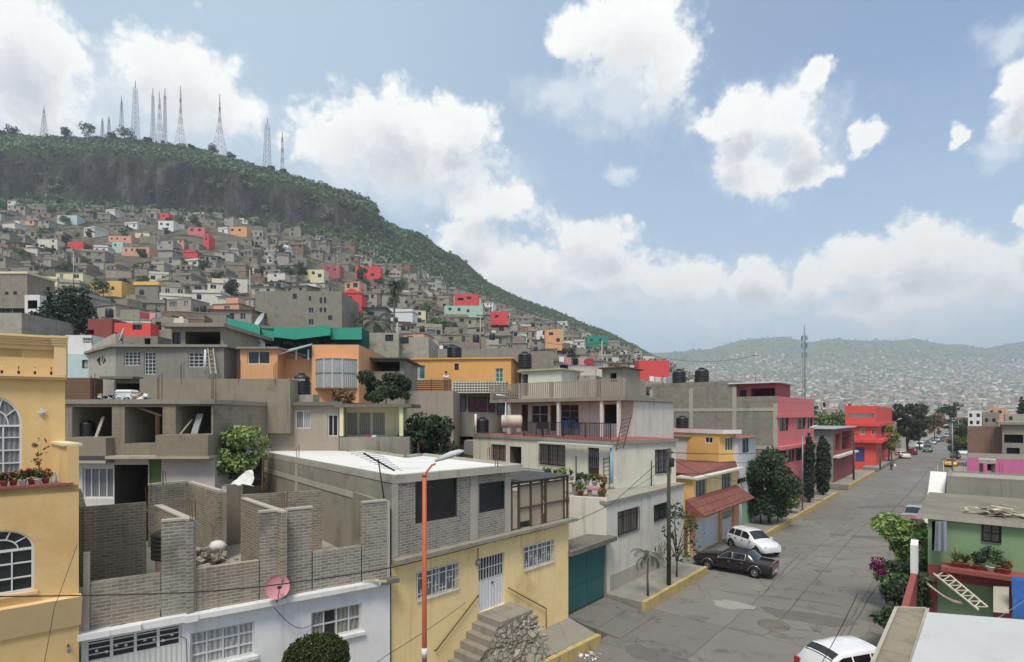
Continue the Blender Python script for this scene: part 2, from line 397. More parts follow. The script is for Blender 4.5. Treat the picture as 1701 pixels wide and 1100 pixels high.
surf('pavement', '8f8a7f', var=.15, stain=.45, staincol='6b665c', sc=.7, brick=(1.5, 1.5, '6f6b62', .04))
m, N, b = newmat('rubble_stone')
pos = N.n('ShaderNodeNewGeometry').outputs['Position']; wp = N.vm('MULTIPLY_ADD', N.n('ShaderNodeTexNoise', ins={'Vector': pos, 'Scale': 3, 'Detail': 3}).outputs[1], (.14, .14, .14), pos)
v1 = N.n('ShaderNodeTexVoronoi', feature='DISTANCE_TO_EDGE', ins={'Vector': wp, 'Scale': 4.2}).outputs[0]; v2_ = N.n('ShaderNodeTexVoronoi', ins={'Vector': wp, 'Scale': 4.2}).outputs[1]
g_ = N.n('ShaderNodeSeparateColor', ins={0: v2_}).outputs[0]; nz_ = N.noise(pos, 14, 5, .65)
cc = N.mix(N.m('ADD', N.m('MULTIPLY', g_, .6), N.m('MULTIPLY', nz_, .4)), lin('67614f'), lin('b0a796')); cc = N.mix(N.ss(v1, .06, .01), cc, lin('8f897d'))
N.nt.links.new(cc, b.inputs['Base Color']); b.inputs['Roughness'].default_value = .92
bp = N.n('ShaderNodeBump', ins={'Height': N.m('ADD', N.ss(v1, 0, .12), N.m('MULTIPLY', nz_, .5)), 'Strength': 1.0, 'Distance': .06}); N.nt.links.new(bp.outputs[0], b.inputs['Normal'])
surf('terracotta', 'a1553a', var=.15, stain=.25, staincol='7c4430')
surf('pot_dark', '4a2b2b', var=.15)
surf('tarp_blue', '2f6fc0', var=.12, stain=.3, staincol='5d8ecb', rough=.45, sc=3, bump=.5, bsc=3)
surf('cloth_white', 'd9d9d6', var=.06, bump=.3, bsc=5)
surf('cloth_black', '201f21', var=.2, bump=.6, bsc=5)
surf('cloth_navy', '25304d', var=.15, bump=.4, bsc=6)
surf('cloth_grey', '9aa0a8', var=.06, bump=.3, bsc=5)
surf('cloth_red', 'b03340', var=.12, bump=.3, bsc=5)
surf('cardboard', '9d8668', var=.12, bump=.1)
surf('skin', 'a8765a', var=.05, bump=0, rough=.6)
surf('hair', '17120f', var=.2, bump=.2)
surf('bark', '5a4a3b', var=.3, bump=.8, bsc=9, coords='o')
surf('bark_grey', '6b6259', var=.25, bump=.6, bsc=9, coords='o')
surf('wood_pole', '4d463d', var=.2, streak=.3, staincol='35302a', coords='o')
surf('cable', '1d1c1b', var=.1, rough=.6, bump=0)
surf('tyre', '161616', var=.2, rough=.8, bump=.1)
surf('rim', '9b9c9d', var=.1, rough=.35, metal=.7, bump=0)
surf('chrome', 'c9c9c9', var=.04, rough=.18, metal=.9, bump=0)
surf('black_plastic', '161617', var=.15, rough=.55, bump=0)
surf('tower_red', 'a0504a', var=.1, rough=.6, bump=0)
surf('tower_white', 'c6c6c6', var=.08, rough=.6, bump=0)
surf('tower_grey', '7b7f86', var=.08, rough=.6, bump=0)
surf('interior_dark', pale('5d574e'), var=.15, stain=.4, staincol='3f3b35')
paint('car_white', 'e6e7e8'); paint('car_maroon', '1e1416', rough=.2); paint('car_silver', 'a9b0b4', metal=.5); paint('car_red', '9c1c26'); paint('car_yellow', 'd9a022'); paint('car_green', '5e7266'); paint('car_blue', '2b3e63'); paint('car_dark', '26282c'); paint('car_roof_vinyl', '16161a', rough=.6, coat=.1)
glass('glass'); glass('car_glass', (.012, .014, .016), .06, .6); glass('headlight_glass', (.45, .47, .5), .1, .6); glass('tail_glass', (.32, .02, .02), .15, .6)
glass('glass_green', (.05, .16, .12), .15); glass('glass_blue', (.03, .05, .09), .12)
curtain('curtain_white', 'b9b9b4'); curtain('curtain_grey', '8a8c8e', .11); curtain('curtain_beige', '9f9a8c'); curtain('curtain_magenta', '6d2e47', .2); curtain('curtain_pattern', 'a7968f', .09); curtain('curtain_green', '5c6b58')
leafmat('leaf_mid', '5d6f42'); leafmat('leaf_dark', '43533a'); leafmat('leaf_light', '7d8d52'); leafmat('leaf_yellow', '8a8f4a'); leafmat('leaf_cypress', '344334', .5); leafmat('leaf_box', '37491f', .5)
leafmat('leaf_hill', '697a5c', big=.03); leafmat('petal_red', 'c8372f', .3); leafmat('petal_pink', 'd9706b', .3); leafmat('petal_magenta', '8a2f67', .4); leafmat('leaf_dry', '8a6a4a', .4); leafmat('leaf_palm', '46563c', .4)
def road_material():
    m, N, b = newmat('road')
    pos = N.n('ShaderNodeNewGeometry').outputs['Position']
    n1 = N.noise(pos, .22, 6, .62); n2 = N.noise(pos, 2.2, 5, .65); n3 = N.noise(pos, 30, 3, .7)
    base = N.mix(n1, lin('595751'), lin('817d75'))
    base = N.mix(N.m('MULTIPLY', N.ss(n2, .5, .75), .45), base, lin('6d6a64'))
    base = N.mix(N.m('MULTIPLY', N.m('SUBTRACT', n3, .4, clamp=True), .7), base, lin('b3afa5'))
    sl = N.n('ShaderNodeTexBrick', offset=0, ins={'Vector': N.vm('ADD', pos, N.vm('MULTIPLY', N.n('ShaderNodeTexNoise', ins={'Vector': pos, 'Scale': .7, 'Detail': 4}).outputs[1], (.22, .22, 0))), 'Scale': 1.0, 'Brick Width': 3.85, 'Row Height': 4.6, 'Mortar Size': .018, 'Mortar Smooth': .3, 'Color1': (.86, .86, .86, 1), 'Color2': (1.12, 1.12, 1.12, 1), 'Mortar': (.3, .3, .3, 1)})
    base = N.mix(.8, base, sl.outputs['Color'], 'MULTIPLY')
    base = N.mix(N.m('MULTIPLY', N.ss(N.noise(pos, .75, 6, .7), .53, .70), .7), base, lin('4b4945'))
    # tyre-worn lighter tracks along the street and wandering cracks
    vor = N.n('ShaderNodeTexVoronoi', feature='DISTANCE_TO_EDGE', ins={'Scale': .42})
    wp = N.vm('MULTIPLY_ADD', N.n('ShaderNodeTexNoise', ins={'Vector': pos, 'Scale': .9, 'Detail': 5}).outputs[1], (1.6, 1.6, 0), pos)
    N.nt.links.new(wp, vor.inputs['Vector'])
    crack = N.m('SUBTRACT', 1, N.ss(vor.outputs[0], .002, .012))
    base = N.mix(N.m('MULTIPLY', N.m('MULTIPLY', crack, N.ss(n1, .40, .54)), .75), base, lin('45423e'))
    N.nt.links.new(base, b.inputs['Base Color']); b.inputs['Roughness'].default_value = .85
    bp = N.n('ShaderNodeBump', ins={'Height': N.m('ADD', n3, N.m('MULTIPLY', crack, -1)), 'Strength': .35, 'Distance': .02}); N.nt.links.new(bp.outputs[0], b.inputs['Normal'])
road_material()
surf('tar_patch', '67645e', var=.2, stain=.3, staincol='3c3a37', sc=1.5)
surf('tar_seam', '5a5751', var=.2)
surf('pale_patch', '969289', var=.14, stain=.4, staincol='86827a', sc=1.2)
def hill_material():
    m, N, b = newmat('hill')
    g = N.n('ShaderNodeNewGeometry'); pos = g.outputs['Position']
    nz = N.n('ShaderNodeSeparateXYZ', ins={0: g.outputs['Normal']}).outputs[2]
    n1 = N.noise(pos, .018, 6, .6); n2 = N.noise(pos, .09, 6, .65); n3 = N.noise(pos, .4, 4, .7)
    green = N.mix(n2, lin('38452c'), lin('626d45')); green = N.mix(N.ss(n3, .35, .7), green, lin('33402a'))
    mp = N.n('ShaderNodeMapping', ins={0: pos}); mp.inputs['Scale'].default_value = (.11, .11, .02)
    rk = N.ss(N.noise(mp.outputs[0], 1.0, 9, .72), .34, .66)
    rock = N.mix(rk, lin('292a2e'), lin('66635f')); rock = N.mix(N.m('MULTIPLY', N.ss(n2, .5, .7), .75), rock, lin('46533a'))
    steep = N.ss(N.m('ADD', nz, N.m('MULTIPLY', N.m('SUBTRACT', n2, .5), .45)), .66, .42)
    at_ = N.n('ShaderNodeAttribute', attribute_name='town').outputs['Fac']
    green = N.mix(N.m('MULTIPLY', at_, N.ss(n2, .36, .52)), green, N.mix(n3, lin('6f6658'), lin('9c9282')))
    rock = N.mix(N.m('MULTIPLY', N.ss(N.noise(mp.outputs[0], .35, 3), .48, .6), .6), rock, lin('26272b'))
    base = N.mix(steep, green, rock)
    N.nt.links.new(base, b.inputs['Base Color']); b.inputs['Roughness'].default_value = .95; b.inputs['Specular IOR Level'].default_value = .1
    bp = N.n('ShaderNodeBump', ins={'Height': N.m('ADD', N.m('MULTIPLY', rk, 2), N.m('ADD', n3, n2)), 'Strength': .8, 'Distance': 2.5}); N.nt.links.new(bp.outputs[0], b.inputs['Normal'])
    m, N, b = newmat('far_hill')
    pos = N.n('ShaderNodeNewGeometry').outputs['Position']
    n2 = N.noise(pos, .006, 6, .65); n3 = N.noise(pos, .03, 5, .7)
    N.nt.links.new(N.mix(N.ss(n3, .4, .65), N.mix(n2, lin('55613f'), lin('7b8058')), lin('46523a')), b.inputs['Base Color']); b.inputs['Roughness'].default_value = .95; b.inputs['Specular IOR Level'].default_value = .1
hill_material()
# ------------------------------------------------------------------ land: hillside, far hills, street
DST = [20, 35, 50, 80, 130, 200, 300, 380, 400, 415, 440, 480, 520, 620, 800, 1000]
TAB = {   # picture column -> {depth: picture row of the ground there}
 -400: {35: 700, 50: 655, 80: 590, 130: 520, 200: 445, 300: 372, 350: 338, 385: 325, 400: 245, 430: 230, 480: 215, 600: 290, 1000: 500},
 0:   {35: 702, 50: 658, 80: 592, 130: 522, 200: 450, 300: 385, 350: 348, 388: 332, 402: 247, 430: 238, 480: 224, 600: 300, 1000: 500},
 200: {35: 702, 50: 664, 80: 602, 130: 532, 200: 462, 300: 397, 360: 354, 395: 342, 410: 254, 440: 245, 490: 229, 600: 300, 1000: 500},
 300: {35: 702, 50: 668, 80: 606, 130: 538, 200: 470, 300: 406, 360: 368, 398: 352, 412: 266, 440: 257, 490: 241, 600: 310, 1000: 500},
 400: {35: 704, 50: 672, 80: 612, 130: 546, 200: 480, 300: 416, 360: 385, 400: 365, 414: 288, 440: 281, 490: 267, 600: 330, 1000: 520},
 500: {35: 704, 50: 675, 80: 616, 130: 553, 200: 491, 300: 431, 360: 400, 402: 374, 416: 310, 440: 304, 480: 296, 600: 350, 1000: 520},
 600: {35: 704, 50: 677, 80: 622, 130: 563, 200: 505, 300: 453, 370: 415, 408: 388, 420: 346, 440: 336, 475: 323, 600: 390, 1000: 530},
 622: {35: 705, 50: 678, 80: 624, 130: 565, 200: 508, 300: 458, 370: 422, 408: 396, 422: 358, 440: 345, 465: 334, 600: 400, 1000: 530},
 632: {35: 705, 50: 678, 80: 625, 130: 566, 200: 510, 300: 460, 370: 425, 408: 402, 425: 385, 440: 374, 480: 360, 600: 400, 1000: 530},
 700: {35: 730, 50: 686, 80: 636, 130: 580, 200: 530, 300: 488, 400: 450, 450: 420, 500: 395, 520: 387, 700: 450, 1000: 540},
 760: {35: 790, 43: 740, 50: 696, 80: 646, 130: 594, 200: 548, 300: 510, 400: 488, 480: 455, 540: 428, 570: 421, 760: 480, 1000: 545},
 830: {35: 800, 43: 745, 50: 702, 80: 656, 130: 610, 200: 567, 300: 534, 400: 516, 500: 499, 600: 482, 625: 478, 800: 515, 1000: 560},
 920: {35: 800, 43: 740, 50: 705, 80: 668, 130: 628, 200: 590, 300: 560, 400: 546, 500: 533, 640: 517, 680: 513, 900: 535, 1000: 560},
 1000: {35: 740, 50: 715, 80: 682, 130: 646, 200: 613, 300: 588, 400: 572, 600: 556, 780: 547, 800: 547, 1000: 562},
 1100: {35: 770, 50: 735, 80: 698, 130: 668, 200: 645, 300: 622, 400: 610, 600: 600, 800: 596, 1000: 604},
 1200: {35: 840, 50: 770, 80: 722, 130: 694, 200: 676, 300: 662, 400: 655, 600: 650, 1000: 660},
 1320: {35: 910, 50: 810, 80: 760, 130: 722, 200: 702, 300: 692, 400: 688, 600: 688, 1000: 690},
 1440: {35: 917, 50: 848, 80: 789, 130: 751, 200: 724, 300: 714, 500: 704, 1000: 698},
 1560: {35: 917, 50: 849, 80: 789, 130: 751, 200: 729.6, 300: 716.4, 500: 706, 1000: 698},
 2200: {35: 917, 50: 849, 80: 789, 130: 751, 200: 729.6, 300: 716.4, 500: 706, 1000: 698},
}
_cols = sorted(TAB)
_zt = {c: ([k for k in sorted(TAB[c])], [zz(TAB[c][k], k) for k in sorted(TAB[c])]) for c in _cols}
def tz_raw(px, d):
    px = min(max(px, _cols[0]), _cols[-1])
    for a, b in zip(_cols, _cols[1:]):
        if px <= b: break
    t = (px - a) / (b - a)
    za = np.interp(d, *_zt[a]); zb = np.interp(d, *_zt[b])
    return float(za + (zb - za) * t)
def tz(x, y):                                       # ground height of the hillside at a world point
    p = Vector((x, y, 0)); d = p.dot(FW)
    if d < 5: return 0
    px = CX + F * p.dot(RT) / d
    z = tz_raw(px, d)
    k = min(1, max(0, (-17 - x) / 12)); k = k * k * (3 - 2 * k)
    k2 = min(1, max(0, (d - 21) / 13)); z = max(z, 0) * k * k2 * k2 * (3 - 2 * k2)
    return z
LIM = [(-50, 345), (0, 345), (200, 348), (300, 350), (430, 370), (560, 393), (650, 441), (750, 472), (850, 504), (950, 537), (1050, 578), (1200, 605), (1300, 640), (1800, 680)]
def lim(px): return float(np.interp(px, [a for a, _ in LIM], [b for _, b in LIM]))
def build_hill():
    TW = []
    pxs = list(range(-400, 1500, 7)); V = []
    ds = list(np.concatenate([np.arange(20, 100, 5), np.arange(100, 360, 8), np.arange(360, 530, 3.2), np.arange(530, 1000, 16)]))
    for d in ds:
        for px in pxs:
            g = gp(px, d); z = tz(g.x, g.y)
            a = min(1, max(0, (d - 60) / 300))
            n = noise.fractal(Vector((g.x, g.y, z * .6)) * .02, 1, 2, 6) * 5 * a + noise.fractal(Vector((g.x, g.y, z)) * .09, 1, 2, 4) * 2.6 * a
            cl = 1 if 380 < d < 450 and px < 640 else .55
            if 376 < d < 470 and px < 700: n += (abs(noise.noise(Vector((g.x * .045, g.y * .045, z * .006)))) + .5 * abs(noise.noise(Vector((g.x * .13, g.y * .13, z * .02)))) - .3) * 11
            TW.append(1.0 if HY - (z - H) * F / d > lim(px) + 4 else 0.0)
            o = FW * (n * cl * (1 if d > 360 else .3))
            V.append((g.x + o.x, g.y + o.y, z + n * .42 * (1 if d > 120 else .3) - .3))
    V = np.array(V); nx = len(pxs); ny = len(ds)
    i = np.arange(nx - 1); j = np.arange(ny - 1)
    I, J = np.meshgrid(i, j); a = J * nx + I
    Fq = np.stack([a, a + 1, a + nx + 1, a + nx], -1).reshape(-1, 4)
    me = mesh_np('hillside', V, Fq, 'hill', True); me.attributes.new('town', 'FLOAT', 'POINT').data.foreach_set('value', np.array(TW, np.float32))
    o = bpy.data.objects.new('hillside', me); C.objects.link(o)
    tagp(o, 'green mesa hillside with a dark rock cliff under its flat top', None, None, 'structure')
build_hill()
FT = {-300: 582, 900: 584, 1100: 586, 1180: 580, 1230: 565, 1300: 558, 1345: 571, 1375: 562, 1440: 565, 1520: 562, 1560: 572, 1600: 573, 1640: 579, 1701: 568, 1800: 556, 2400: 560}
_fk = sorted(FT); _fv = [FT[k] for k in _fk]
def far_py(px, d):
    s = np.interp(px, _fk, _fv)
    top = s + 0
    return float(np.interp(d, [500, 800, 1200, 1700, 2300, 2900, 3300], [706, 690, 664, 634, 606 + (s - 566) * .6, top, top + 25]))
def build_far():
    pxs = list(range(-100, 1960, 12)); ds = list(np.concatenate([np.arange(500, 2400, 80), np.arange(2400, 3400, 45)])); V = []
    for d in ds:
        for px in pxs:
            g = gp(px, d); z = zz(far_py(px, d), d)
            n = noise.fractal(Vector((g.x, g.y, 0)) * .003, 1, 2, 5) * 14 * (d / 2900) ** 2
            V.append((g.x, g.y, z + n))
    V = np.array(V); nx = len(pxs); ny = len(ds)
    I, J = np.meshgrid(np.arange(nx - 1), np.arange(ny - 1)); a = J * nx + I
    Fq = np.stack([a, a + 1, a + nx + 1, a + nx], -1).reshape(-1, 4)
    o = bpy.data.objects.new('far_hills', mesh_np('far_hills', V, Fq, 'far_hill', True)); C.objects.link(o)
    tagp(o, 'low hazy green hills beyond the city', None, None, 'structure')
build_far()
XK, XF, XR, XRF = -11.1, -13.1, -2.5, -1.7          # kerb, facades, other kerb, facades on that side
PZ = .42
def struct(name, mb, label=None): o = mb.build(name, kind='structure'); tagp(o, label); return o
m = MB(); m.face([(-900, -400, -.25), (1600, -400, -.25), (1600, 1500, -.25), (-900, 1500, -.25)], 'dirt'); struct('ground', m)
m = MB()
ys = [-40, 0, 20, 40, 60, 80, 110, 150, 220, 320, 480]
for a, b in zip(ys, ys[1:]): m.face([(XK, a, 0), (XR, a, 0), (XR, b, 0), (XK, b, 0)], 'road')
struct('road', m, 'worn grey concrete street with cracks and tar joints')
def patch(name, pts, mat, z=.004):
    b = MB(); V = [on_z(x, y, 0) for x, y in pts]
    c = sum(V, Vector()) / len(V); ring = []
    for i in range(len(V)):                                     # ragged outline
        p, q = V[i], V[(i + 1) % len(V)]
        for k in range(7):
            v = p.lerp(q, k / 7); nn = noise.noise_vector(Vector((v.x * 2.3, v.y * 2.3, 3)))
            ring.append((v.x + nn.x * .14, v.y + nn.y * .14, z))
    b.face(ring, mat); o = b.build(name, kind='structure'); return o
patch('road_patch', [(1255, 1006), (1300, 1012), (1420, 1030), (1425, 1038), (1380, 1042), (1290, 1025)], 'tar_patch')
patch('road_patch', [(1186, 998), (1205, 996), (1254, 1008), (1250, 1012), (1215, 1012), (1190, 1006)], 'pale_patch')
patch('road_patch', [(1035, 1074), (1060, 1070), (1105, 1085), (1150, 1100), (1110, 1108), (1050, 1092)], 'tar_patch')
patch('road_patch', [(1378, 886), (1406, 888), (1404, 891), (1380, 890)], 'tar_patch')
patch('road_patch', [(1414, 889), (1470, 891), (1470, 895), (1416, 894)], 'tar_patch')
patch('road_patch', [(1350, 946), (1383, 948), (1380, 951), (1356, 950)], 'tar_patch', .008)
patch('road_patch', [(1420, 842), (1520, 838), (1524, 842), (1424, 845)], 'tar_patch', .008)
def seam(pts, wd, mat='tar_seam', z=.006):
    b = MB(); P = [Vector((*on_z(x, y, 0).xy, z)) for x, y in pts]; Q = []
    for p, q in zip(P, P[1:]):
        for k in range(8):
            v = p.lerp(q, k / 8); nn = noise.noise_vector(v * 1.3 + Vector((9, 2, 0))); Q.append(v + Vector((nn.x, nn.y, 0)) * .09)
    Q.append(P[-1]); prev = None
    for i, p in enumerate(Q):
        d = (Q[min(i + 1, len(Q) - 1)] - Q[max(i - 1, 0)]).normalized(); s_ = Vector((-d.y, d.x, 0)) * wd * (.6 + .8 * abs(noise.noise(p * 2)))
        if prev: b.face([prev[0], prev[1], p + s_, p - s_], mat)
        prev = (p - s_, p + s_)
    return b.build('road_seam', kind='structure')
seam([(1290, 1035), (1330, 990), (1378, 935), (1405, 905), (1440, 868)], .03)
seam([(1405, 1060), (1440, 1000), (1490, 925), (1510, 880)], .03)
seam([(1200, 982), (1250, 988), (1320, 995), (1400, 1008)], .03)
seam([(1400, 820), (1450, 822), (1500, 812), (1540, 808)], .045)
seam([(1445, 800), (1480, 792), (1530, 786), (1550, 776)], .055)
seam([(1430, 868), (1475, 850), (1520, 848)], .03)
seam([(1340, 905), (1390, 907), (1450, 912)], .035)
seam([(1480, 850), (1510, 820), (1535, 790), (1545, 775)], .06)
seam([(1330, 920), (1300, 950), (1270, 985)], .03)
# pavements with tall yellow kerbs, one block per stretch
def pave(y0, y1, x0=XF - .4, x1=XK - .18, z=PZ, kerb=True):
    b = MB(); b.prism([(x0, y0), (x1, y0), (x1, y1), (x0, y1)], -.2, z, 'pavement'); struct('pavement', b)
    if kerb:
        b = MB(); n = max(2, int((y1 - y0) / .6))
        for i in range(n):
            a, c = y0 + (y1 - y0) * i / n, y0 + (y1 - y0) * (i + 1) / n
            j = [.012 * noise.noise(Vector((a, 1, k))) for k in range(4)]
            b.prism([(x1 + .004, a), (XK + j[0] * 2, a), (XK + j[1] * 2, c - .012), (x1 + .004, c - .012)], -.1, z + .03 + j[2], 'kerb_yellow')
        o = b.build('kerb', kind='structure')
YD0, YD1 = 19.0, 22.2                                # driveway ramp before the green gate
pave(22.3, 29.8); pave(40.2, 60); pave(60.8, 68); pave(76, 98); pave(104, 320, kerb=False)
b = MB(); b.hexa([(XF - 1, YD0, -.2), (XK + .55, YD0, -.2), (XK + .55, YD1, -.2), (XF - 1, YD1, -.2)], [(XF - 1, YD0, .36), (XK + .55, YD0, .02), (XK + .55, YD1, .02), (XF - 1, YD1, .38)], 'road'); struct('driveway', b, 'sloping concrete ramp before the green gate')
b = MB(); b.hexa([(XF - 1, 29.85, -.2), (XK, 29.85, -.2), (XK, 40.15, -.2), (XF - 1, 40.15, -.2)], [(XF - 1, 29.85, .3), (XK, 29.85, .012), (XK, 40.15, .012), (XF - 1, 40.15, .3)], 'road'); struct('driveway', b, 'sloping concrete apron before the white garage doors')
# other side of the street
b = MB(); b.prism([(XR + .15, 4), (XRF + 1.5, 4), (XRF + 1.5, 300), (XR + .15, 300)], -.2, .2, 'pavement'); struct('pavement', b)
b = MB(); b.prism([(XR, 4), (XR + .146, 4), (XR + .146, 300), (XR, 300)], -.2, .22, 'concrete'); b.build('kerb', kind='structure')

p_ = on_z(1285, 1038, .012); o = T('manhole_cover', 'round worn iron manhole cover set in the street', 'manhole cover', p_); b = MB(); b.lathe([(.42, -.02), (.42, .006), (.36, .008), (.35, .002), (.1, .004), (.08, .01)], p_, 'concrete_dark', 28); b.build('cover', o)
b = MB(); b.lathe([(.62, -.03), (.62, -.002), (.44, .0), (.43, -.004)], p_, 'concrete_dark', 28); b.build('collar', o)
# ------------------------------------------------------------------ building kit
def v2(p): return Vector((p[0], p[1]))
class Wall:                                         # vertical plane from A to B, A on the left seen from outside
    def __init__(s, A, B):
        s.A, s.B = v2(A), v2(B); s.L = (s.B - s.A).length; s.d = (s.B - s.A) / s.L; s.n = Vector((s.d.y, -s.d.x))
    def pt(s, u, z, off=0): p = s.A + s.d * u + s.n * off; return Vector((p.x, p.y, z))
    def px(s, x, y, off=0):
        r = ray(x, y); r2 = Vector((r.x, r.y)); A = s.A + s.n * off
        t = A.dot(s.n) / r2.dot(s.n); P = O + r * t
        return (Vector((P.x, P.y)) - A).dot(s.d), P.z
    def rect(s, x0, y0, x1, y1, off=0):             # picture rectangle -> (u0, u1, z0, z1); rows measured at its middle
        u0 = s.px(x0, y0, off)[0]; u1 = s.px(x1, y0, off)[0]; m_ = (x0 + x1) / 2
        return (u0, u1, s.px(m_, y1, off)[1], s.px(m_, y0, off)[1])
    def bx(s, mb, u0, u1, z0, z1, o0, o1, m):       # box on the wall
        mb.hexa([s.pt(u0, z0, o1), s.pt(u1, z0, o1), s.pt(u1, z0, o0), s.pt(u0, z0, o0)], [s.pt(u0, z1, o1), s.pt(u1, z1, o1), s.pt(u1, z1, o0), s.pt(u0, z1, o0)], m)
def wall_faces(mb, W, z0, z1, ops, m, rec=.14, L=None, off=0, u00=0):
    L = L or W.L
    ops = [o for o in ops if o['r'][1] > u00 and o['r'][0] < L]
    us = sorted({u00, L} | {min(max(v, u00), L) for o in ops for v in o['r'][:2]}); zs = sorted({z0, z1} | {min(max(v, z0), z1) for o in ops for v in o['r'][2:]})
    for a, b in zip(us, us[1:]):
        for c, d in zip(zs, zs[1:]):
            if b - a < 1e-4 or d - c < 1e-4: continue
            mu, mz = (a + b) / 2, (c + d) / 2
            if any(o['r'][0] < mu < o['r'][1] and o['r'][2] < mz < o['r'][3] for o in ops): continue
            mb.face([W.pt(a, c, off), W.pt(b, c, off), W.pt(b, d, off), W.pt(a, d, off)], m)
    for o in ops:
        u0, u1, c, d = o['r']; r = off - o.get('rec', rec); mr = o.get('mr', m)
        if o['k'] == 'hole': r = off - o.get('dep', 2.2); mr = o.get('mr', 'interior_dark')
        for q in ([(u0, c), (u1, c)], [(u1, c), (u1, d)], [(u1, d), (u0, d)], [(u0, d), (u0, c)]):
            (a, b), (e, f) = q
            mb.face([W.pt(a, b, off), W.pt(e, f, off), W.pt(e, f, r), W.pt(a, b, r)], mr)
        if o['k'] == 'hole': mb.face([W.pt(u0, c, r), W.pt(u1, c, r), W.pt(u1, d, r), W.pt(u0, d, r)], mr)
def op(W, x0, y0, x1, y1, k='win', off=0, **kw): return dict(k=k, r=W.rect(x0, y0, x1, y1, off), **kw)
def opu(u0, u1, z0, z1, k='win', **kw): return dict(k=k, r=(u0, u1, z0, z1), **kw)
def put(root, W, o, off=0):
    """the joinery of one opening: window (> pane, grille, sill) or door (> pane, handle)"""
    u0, u1, c, d = o['r']; k = o['k']; fm = o.get('fm', 'metal_white'); fw = o.get('fw', .05)
    if k == 'hole': return
    rec = off - o.get('rec', .14) + .004
    mb = MB(); nx, ny = o.get('nx', 2), o.get('ny', 1)
    if k == 'win':
        y0, y1 = rec, rec + .06
        W.bx(mb, u0, u0 + fw, c, d, y0, y1, fm); W.bx(mb, u1 - fw, u1, c, d, y0, y1, fm)
        W.bx(mb, u0 + fw, u1 - fw, c, c + fw, y0, y1, fm); W.bx(mb, u0 + fw, u1 - fw, d - fw, d, y0, y1, fm)
        t = fw * .35
        for i in range(1, nx):
            u = u0 + (u1 - u0) * i / nx; W.bx(mb, u - t, u + t, c + fw, d - fw, y0 + .01, y1 - .004, fm)
        for i in range(1, ny):
            z = c + (d - c) * i / ny; W.bx(mb, u0 + fw, u1 - fw, z - t, z + t, y0 + .013, y1 - .007, fm)
        w_ = mb.build('window', root)
        p = MB(); W.bx(p, u0 + fw * .5, u1 - fw * .5, c + fw * .5, d - fw * .5, rec - .012, rec + .016, o.get('pm', 'glass')); p.build('pane', w_)
        if 'pm2' in o:                              # second leaf with another backing (drawn curtain, open sash)
            p = MB(); a, b = o.get('split', (.5, 1)); W.bx(p, u0 + (u1 - u0) * a, u0 + (u1 - u0) * b - fw, c + fw, d - fw, rec + .006, rec + .02, o['pm2']); p.build('pane', w_)
        if o.get('sill'):
            s_ = MB(); W.bx(s_, u0 - .08, u1 + .08, c - .09, c - .003, off + .003, off + .09, o['sill']); s_.build('sill', w_)
        if o.get('gr'):
            g = MB(); gm = o['gr']; st = o.get('gs', 'scroll'); y0, y1 = off + .03, off + .05
            n = max(3, int((u1 - u0) / o.get('gp', .22)))
            for i in range(n + 1):
                u = u0 + (u1 - u0) * i / n
                W.bx(g, u - .011, u + .011, c, d, y0, y1, gm)
            for z in ((c, c + .025), (d - .025, d), (c + (d - c) * .78, c + (d - c) * .78 + .02)) if st != 'cross' else [(c + (d - c) * i / 4, c + (d - c) * i / 4 + .018) for i in range(5)]:
                W.bx(g, u0, u1, z[0], z[1], y0 - .008, y1 + .008, gm)
            if st == 'scroll':
                for i in range(n):                  # short offset bars that make the pattern
                    u = u0 + (u1 - u0) * (i + .5) / n; hh = (.25, .55, .4)[i % 3]
                    W.bx(g, u - .008, u + .008, c + (d - c) * (hh - .2), c + (d - c) * (hh + .15), y0 + .003, y1 - .003, gm)
                    W.bx(g, u0 + (u1 - u0) * i / n, u0 + (u1 - u0) * (i + 1) / n, c + (d - c) * hh - .008, c + (d - c) * hh + .008, y0 + .002, y1 - .002, gm)
            g.build('grille', w_)
    elif k == 'door':
        dm = o.get('dm', 'metal_white'); y0, y1 = rec, rec + .05; gl = o.get('glz', 0)
        zt = d - (d - c) * gl
        W.bx(mb, u0 + .004, u1 - .004, c, zt, y0, y1, dm)
        for i in range(1, o.get('leaves', 1)):
            u = u0 + (u1 - u0) * i / o['leaves']; W.bx(mb, u - .015, u + .015, c, zt, y1 - .004, y1 + .02, o.get('lm', dm))
        w_ = mb.build('door', root)
        if gl:
            p = MB(); W.bx(p, u0 + .03, u1 - .03, zt + .003, d - .03, rec - .012, rec + .012, o.get('pm', 'glass')); p.build('pane', w_)
            g = MB(); n = max(3, int((u1 - u0) / .14))
            for i in range(n + 1):
                u = u0 + .015 + (u1 - u0 - .03) * i / n; W.bx(g, u - .012, u + .012, zt + .003, d, y0 + .014, y1 - .004, o.get('gr', dm))
            for z in (zt + .02, zt + (d - zt) * .5, d - .03): W.bx(g, u0 + .004, u1 - .004, z, z + .022, y0 + .02, y1 + .004, o.get('gr', dm))
            g.build('grille', w_)
        if o.get('handle', True):
            h = MB(); hu = u1 - .12 if o.get('leaves', 1) == 1 else (u0 + u1) / 2 + .06
            W.bx(h, hu - .02, hu + .03, c + (d - c) * .47, c + (d - c) * .47 + .05, y1 + .003, y1 + .06, 'metal_dark'); h.build('handle', w_)
